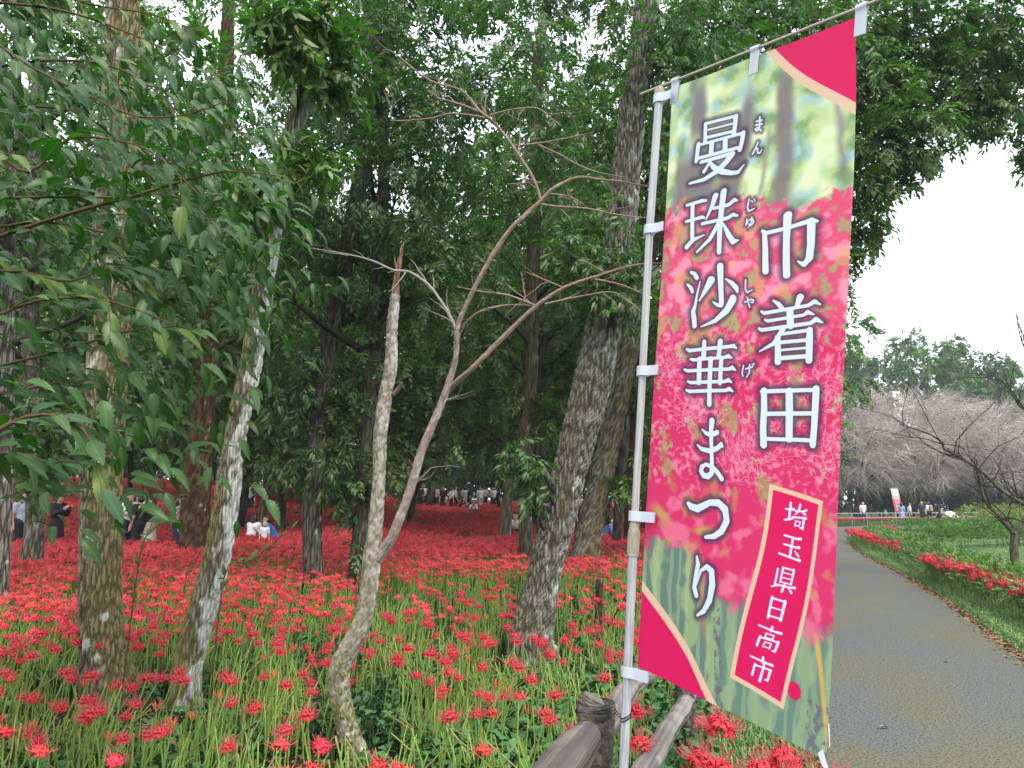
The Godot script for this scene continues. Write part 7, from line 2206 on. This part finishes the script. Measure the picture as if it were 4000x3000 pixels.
	for q in [["strip of red spider lilies before the right hedge, near part", [[6.2, -7.9], [6.75, -9.6], [7.9, -13.2], [8.6, -14.9]], 350, 0.22], ["short red strip of spider lilies at the far end of the path hedge", [[11.3, -22.6], [12.6, -26.0], [13.9, -29.6]], 200, 0.22], ["small red patch of spider lilies behind the far end of the path hedge", [[15.3, -29.6], [17.2, -33.6]], 120, 0.4], ["long red band of spider lilies under the pipe fence", [[14.0, -46.0], [20.0, -49.4], [37.0, -58.0]], 1500, 1.0], ["few spider lilies inside the long hedge's foot", [[9.7, -18.4], [10.9, -21.4]], 26, 0.25]]:
		var where: Array[Transform3D] = []
		var tint := PackedColorArray()
		var pts: Array = q[1]
		for i in int(q[2]):
			var t := rng.randf() * (pts.size() - 1.001)
			var a := Vector2(pts[int(t)][0], pts[int(t)][1])
			var b := Vector2(pts[int(t) + 1][0], pts[int(t) + 1][1])
			var w := a.lerp(b, t - int(t)) + Vector2(jit(1), jit(1)) * float(q[3])
			where.append(Transform3D((Basis(Vector3.UP, rng.randf() * TAU) * Basis(Vector3.RIGHT, jit(0.15))).scaled(Vector3.ONE * rng.randf_range(0.8, 1.1)), Vector3(w.x, 0, w.y)))
			var g := rng.randf_range(0.8, 1.15)
			tint.append(Color(g, g, g))
		stuff("spider_lily_strip", sm, mats.petal, where, tint, self, q[0], "flowers")


# ---------------------------------------------------------------- stalks, grass and weeds between the lilies

func build_undergrowth() -> void:
	rng.seed = 2001
	# bare flower stalks
	var st := MB.new()
	for i in 7:
		var at := Vector3(jit(0.13), -0.02, jit(0.13))
		var h := rng.randf_range(0.22, 0.42)
		var l := Vector3(0.06 + jit(0.07), 0, jit(0.06))
		var c := Color(0.18, 0.28, 0.06) * rng.randf_range(0.75, 1.3)
		if i == 6:
			l = Vector3(0.2, -0.06, 0.08)
			c = Color(0.22, 0.2, 0.07)
		tube(st, PackedVector3Array([at, at + l * 0.3 + Vector3(0, h * 0.6, 0), at + l + Vector3(0, h, 0)]), PackedFloat32Array([0.0052, 0.0046, 0.0034]), 4, c * 0.9, c)
	var pick := func() -> Vector2:
		var d := 3.4 + pow(rng.randf(), 1.25) * 20.0
		var a := rng.randf_range(-0.75, 0.36)
		var x := sin(a) * d
		var z := -cos(a) * d
		if not in_bed(x, z) or patch.get_noise_2d(x * 1.1 + 30.0, z * 1.1) < -0.16:
			return Vector2(999, 0)
		return Vector2(x, z)
	spread_on("flower_stalks", st.mesh(), mats.stem, 2500, pick, 0.8, 1.15, "pale green flower stalks standing between the lilies", "stalks", 0.1)
	var pick2 := func() -> Vector2:
		var d := 3.2 + pow(rng.randf(), 1.3) * 16.0
		var a := rng.randf_range(-0.75, 0.38)
		var x := sin(a) * d
		var z := -cos(a) * d
		if not in_bed(x, z) or patch.get_noise_2d(x * 1.4 - 60.0, z * 1.4) < -0.05:
			return Vector2(999, 0)
		return Vector2(x, z)
	spread_on("woodland_grass", tufts(2010, 14, 0.15, 0.0035, 0.08, Color(0.03, 0.075, 0.026)), mats.grass, 6000, pick2, 0.7, 1.4, "dark green grass on the floor of the lily bed", "grass", 0.2)
	spread_on("ground_weeds", weed(2020, 9, 0.06, Color(0.05, 0.115, 0.04)), mats.grass, 9000, pick2, 0.8, 1.5, "low broad leaved weeds on the floor of the lily bed", "weeds", 0.2)
	spread_on("fence_weeds", weed(2021, 12, 0.065, Color(0.05, 0.13, 0.045)), mats.grass, 900, func() -> Vector2:
		var z := -2.4 - rng.randf() * 4.2
		return Vector2(path_left(z) - 0.7 - rng.randf() * 1.5, z), 0.8, 1.5, "green weeds crowding round the log fence", "weeds", 0.2)
	# the old wooden stake
	var sp := thing("stake", "rotten wooden stake standing in the bed right of the big leaning trunk", "stake", Vector3(0.94, 0, -7.95))
	put("post", bark(PackedVector3Array([Vector3(0.01, -0.1, 0), Vector3(0, 0.3, 0), Vector3(0.01, 0.69, 0)]), PackedFloat32Array([0.05, 0.046, 0.04]), 0.02, 20, 0.006, {"low": Color(0.03, 0.02, 0.015), "high": Color(0.13, 0.075, 0.05), "fq": 30.0}, Vector3(5, 0, 2)), mats.bark, sp)
	var mb := MB.new()
	tube(mb, PackedVector3Array([Vector3(0.09, 0.2, 0.02), Vector3(0.2, 0.38, 0.03), Vector3(0.31, 0.56, 0.0)]), PackedFloat32Array([0.008, 0.007, 0.004]), 5, Color(0.03, 0.025, 0.02), Color(0.03, 0.025, 0.02))
	put("twig", mb.mesh(), mats.wood, sp)
	# small plants whose leaves can be told apart
	for q in [["five leaved creeper between the feet of the two mossy oaks", -2.66, -5.35, 24, 0.075, Color(0.05, 0.12, 0.065), 0.2, 0.17], ["two broad leaves sprouting at the foot of the bent dead tree", -0.86, -4.3, 5, 0.12, Color(0.06, 0.16, 0.06), 0.12, 0.09], ["young leafy shoot at the left foot of the dead tree", -1.05, -4.45, 8, 0.06, Color(0.06, 0.14, 0.05), 0.2, 0.1]]:
		var o := thing("creeper" if q[3] > 10 else "seedling", q[0], "plant", Vector3(q[1], 0, q[2]))
		var lm := MB.new()
		rng.seed = 2100 + int(q[3])
		leaf(lm, Transform3D.IDENTITY, q[4], q[4] * 0.5, 0.25, 0.25, q[5], 6)
		var lmesh := lm.mesh()
		var stm := MB.new()
		for i in int(q[3]):
			var a := rng.randf() * TAU
			var at := Vector3(cos(a) * rng.randf() * q[7], rng.randf_range(0.3, 1.0) * q[6], sin(a) * rng.randf() * q[7])
			tube(stm, PackedVector3Array([Vector3(at.x * 0.3, -0.02, at.z * 0.3), at]), PackedFloat32Array([0.0025, 0.0015]), 4, Color(0.08, 0.12, 0.03), Color(0.08, 0.14, 0.04))
			put("leaf", lmesh, mats.near_leaf, o).transform = Transform3D(facing(Vector3(cos(a), jit(0.4) - 0.15, sin(a)), Vector3(jit(0.4), 1, 0.5 + jit(0.4))).scaled(Vector3.ONE * rng.randf_range(0.75, 1.2)), at)
		put("stem", stm.mesh(), mats.stem, o)
	# shoots with yellowing leaves that cross in front of the trunks
	for q in [
		["sapling with yellowish leaves crossing between the mossy and slanting oaks", [[-2.76, 1.071, -5.4], [-2.677, 1.306, -5.4], [-2.513, 1.408, -5.4], [-2.406, 1.596, -5.4], [-2.345, 1.717, -5.4]], 30, Color(0.14, 0.17, 0.05)],
		["sapling with small leaves right of the slanting oak's foot", [[-2.159, 0.962, -5.5], [-2.009, 1.063, -5.5], [-1.898, 1.128, -5.5], [-1.741, 1.268, -5.5], [-1.607, 1.389, -5.5]], 26, Color(0.1, 0.14, 0.05)],
		["leafy low shoot at the dark brown trunk's foot", [[-3.771, 0.72, -8.5], [-3.675, 0.877, -8.5], [-3.604, 1.009, -8.5]], 12, Color(0.05, 0.12, 0.06)],
	]:
		var pts: Array = q[1]
		var b := Vector3(pts[0][0], 0, pts[0][2])
		var o := thing("sapling", q[0], "sapling", b)
		var P := PackedVector3Array()
		var R := PackedFloat32Array()
		if pts[0][1] > 0.15:
			P.append(Vector3(-0.05, -0.05, 0))
			R.append(0.006)
		for i in pts.size():
			P.append(Vector3(pts[i][0], pts[i][1], pts[i][2]) - b)
			R.append(lerpf(0.005, 0.0015, float(i) / pts.size()))
		var sp2 := spline(P, R, 0.04)
		var PP: PackedVector3Array = sp2[0]
		mb = MB.new()
		tube(mb, PP, sp2[1], 5, Color(0.12, 0.09, 0.05), Color(0.16, 0.12, 0.05))
		put("stem", mb.mesh(), mats.wood, o)
		var lm := MB.new()
		rng.seed = 2200
		leaf(lm, Transform3D.IDENTITY, 0.085, 0.026, 0.2, 0.25, q[3], 6)
		var lmesh := lm.mesh()
		for i in int(q[2]):
			var f := lerpf(PP.size() * 0.35, PP.size() - 1.01, (i + rng.randf() * 0.6) / float(q[2]))
			f = minf(f, PP.size() - 1.01)
			var at := PP[int(f)]
			var dd := (PP[mini(int(f) + 1, PP.size() - 1)] - PP[maxi(int(f) - 1, 0)]).normalized()
			var x := dd * 0.5 + Vector3(jit(0.8), jit(0.6), jit(0.8) + 0.2)
			put("leaf", lmesh, mats.near_leaf, o).transform = Transform3D(facing(x, Vector3(jit(0.5), 1, 0.5)).scaled(Vector3.ONE * rng.randf_range(0.7, 1.2)), at)
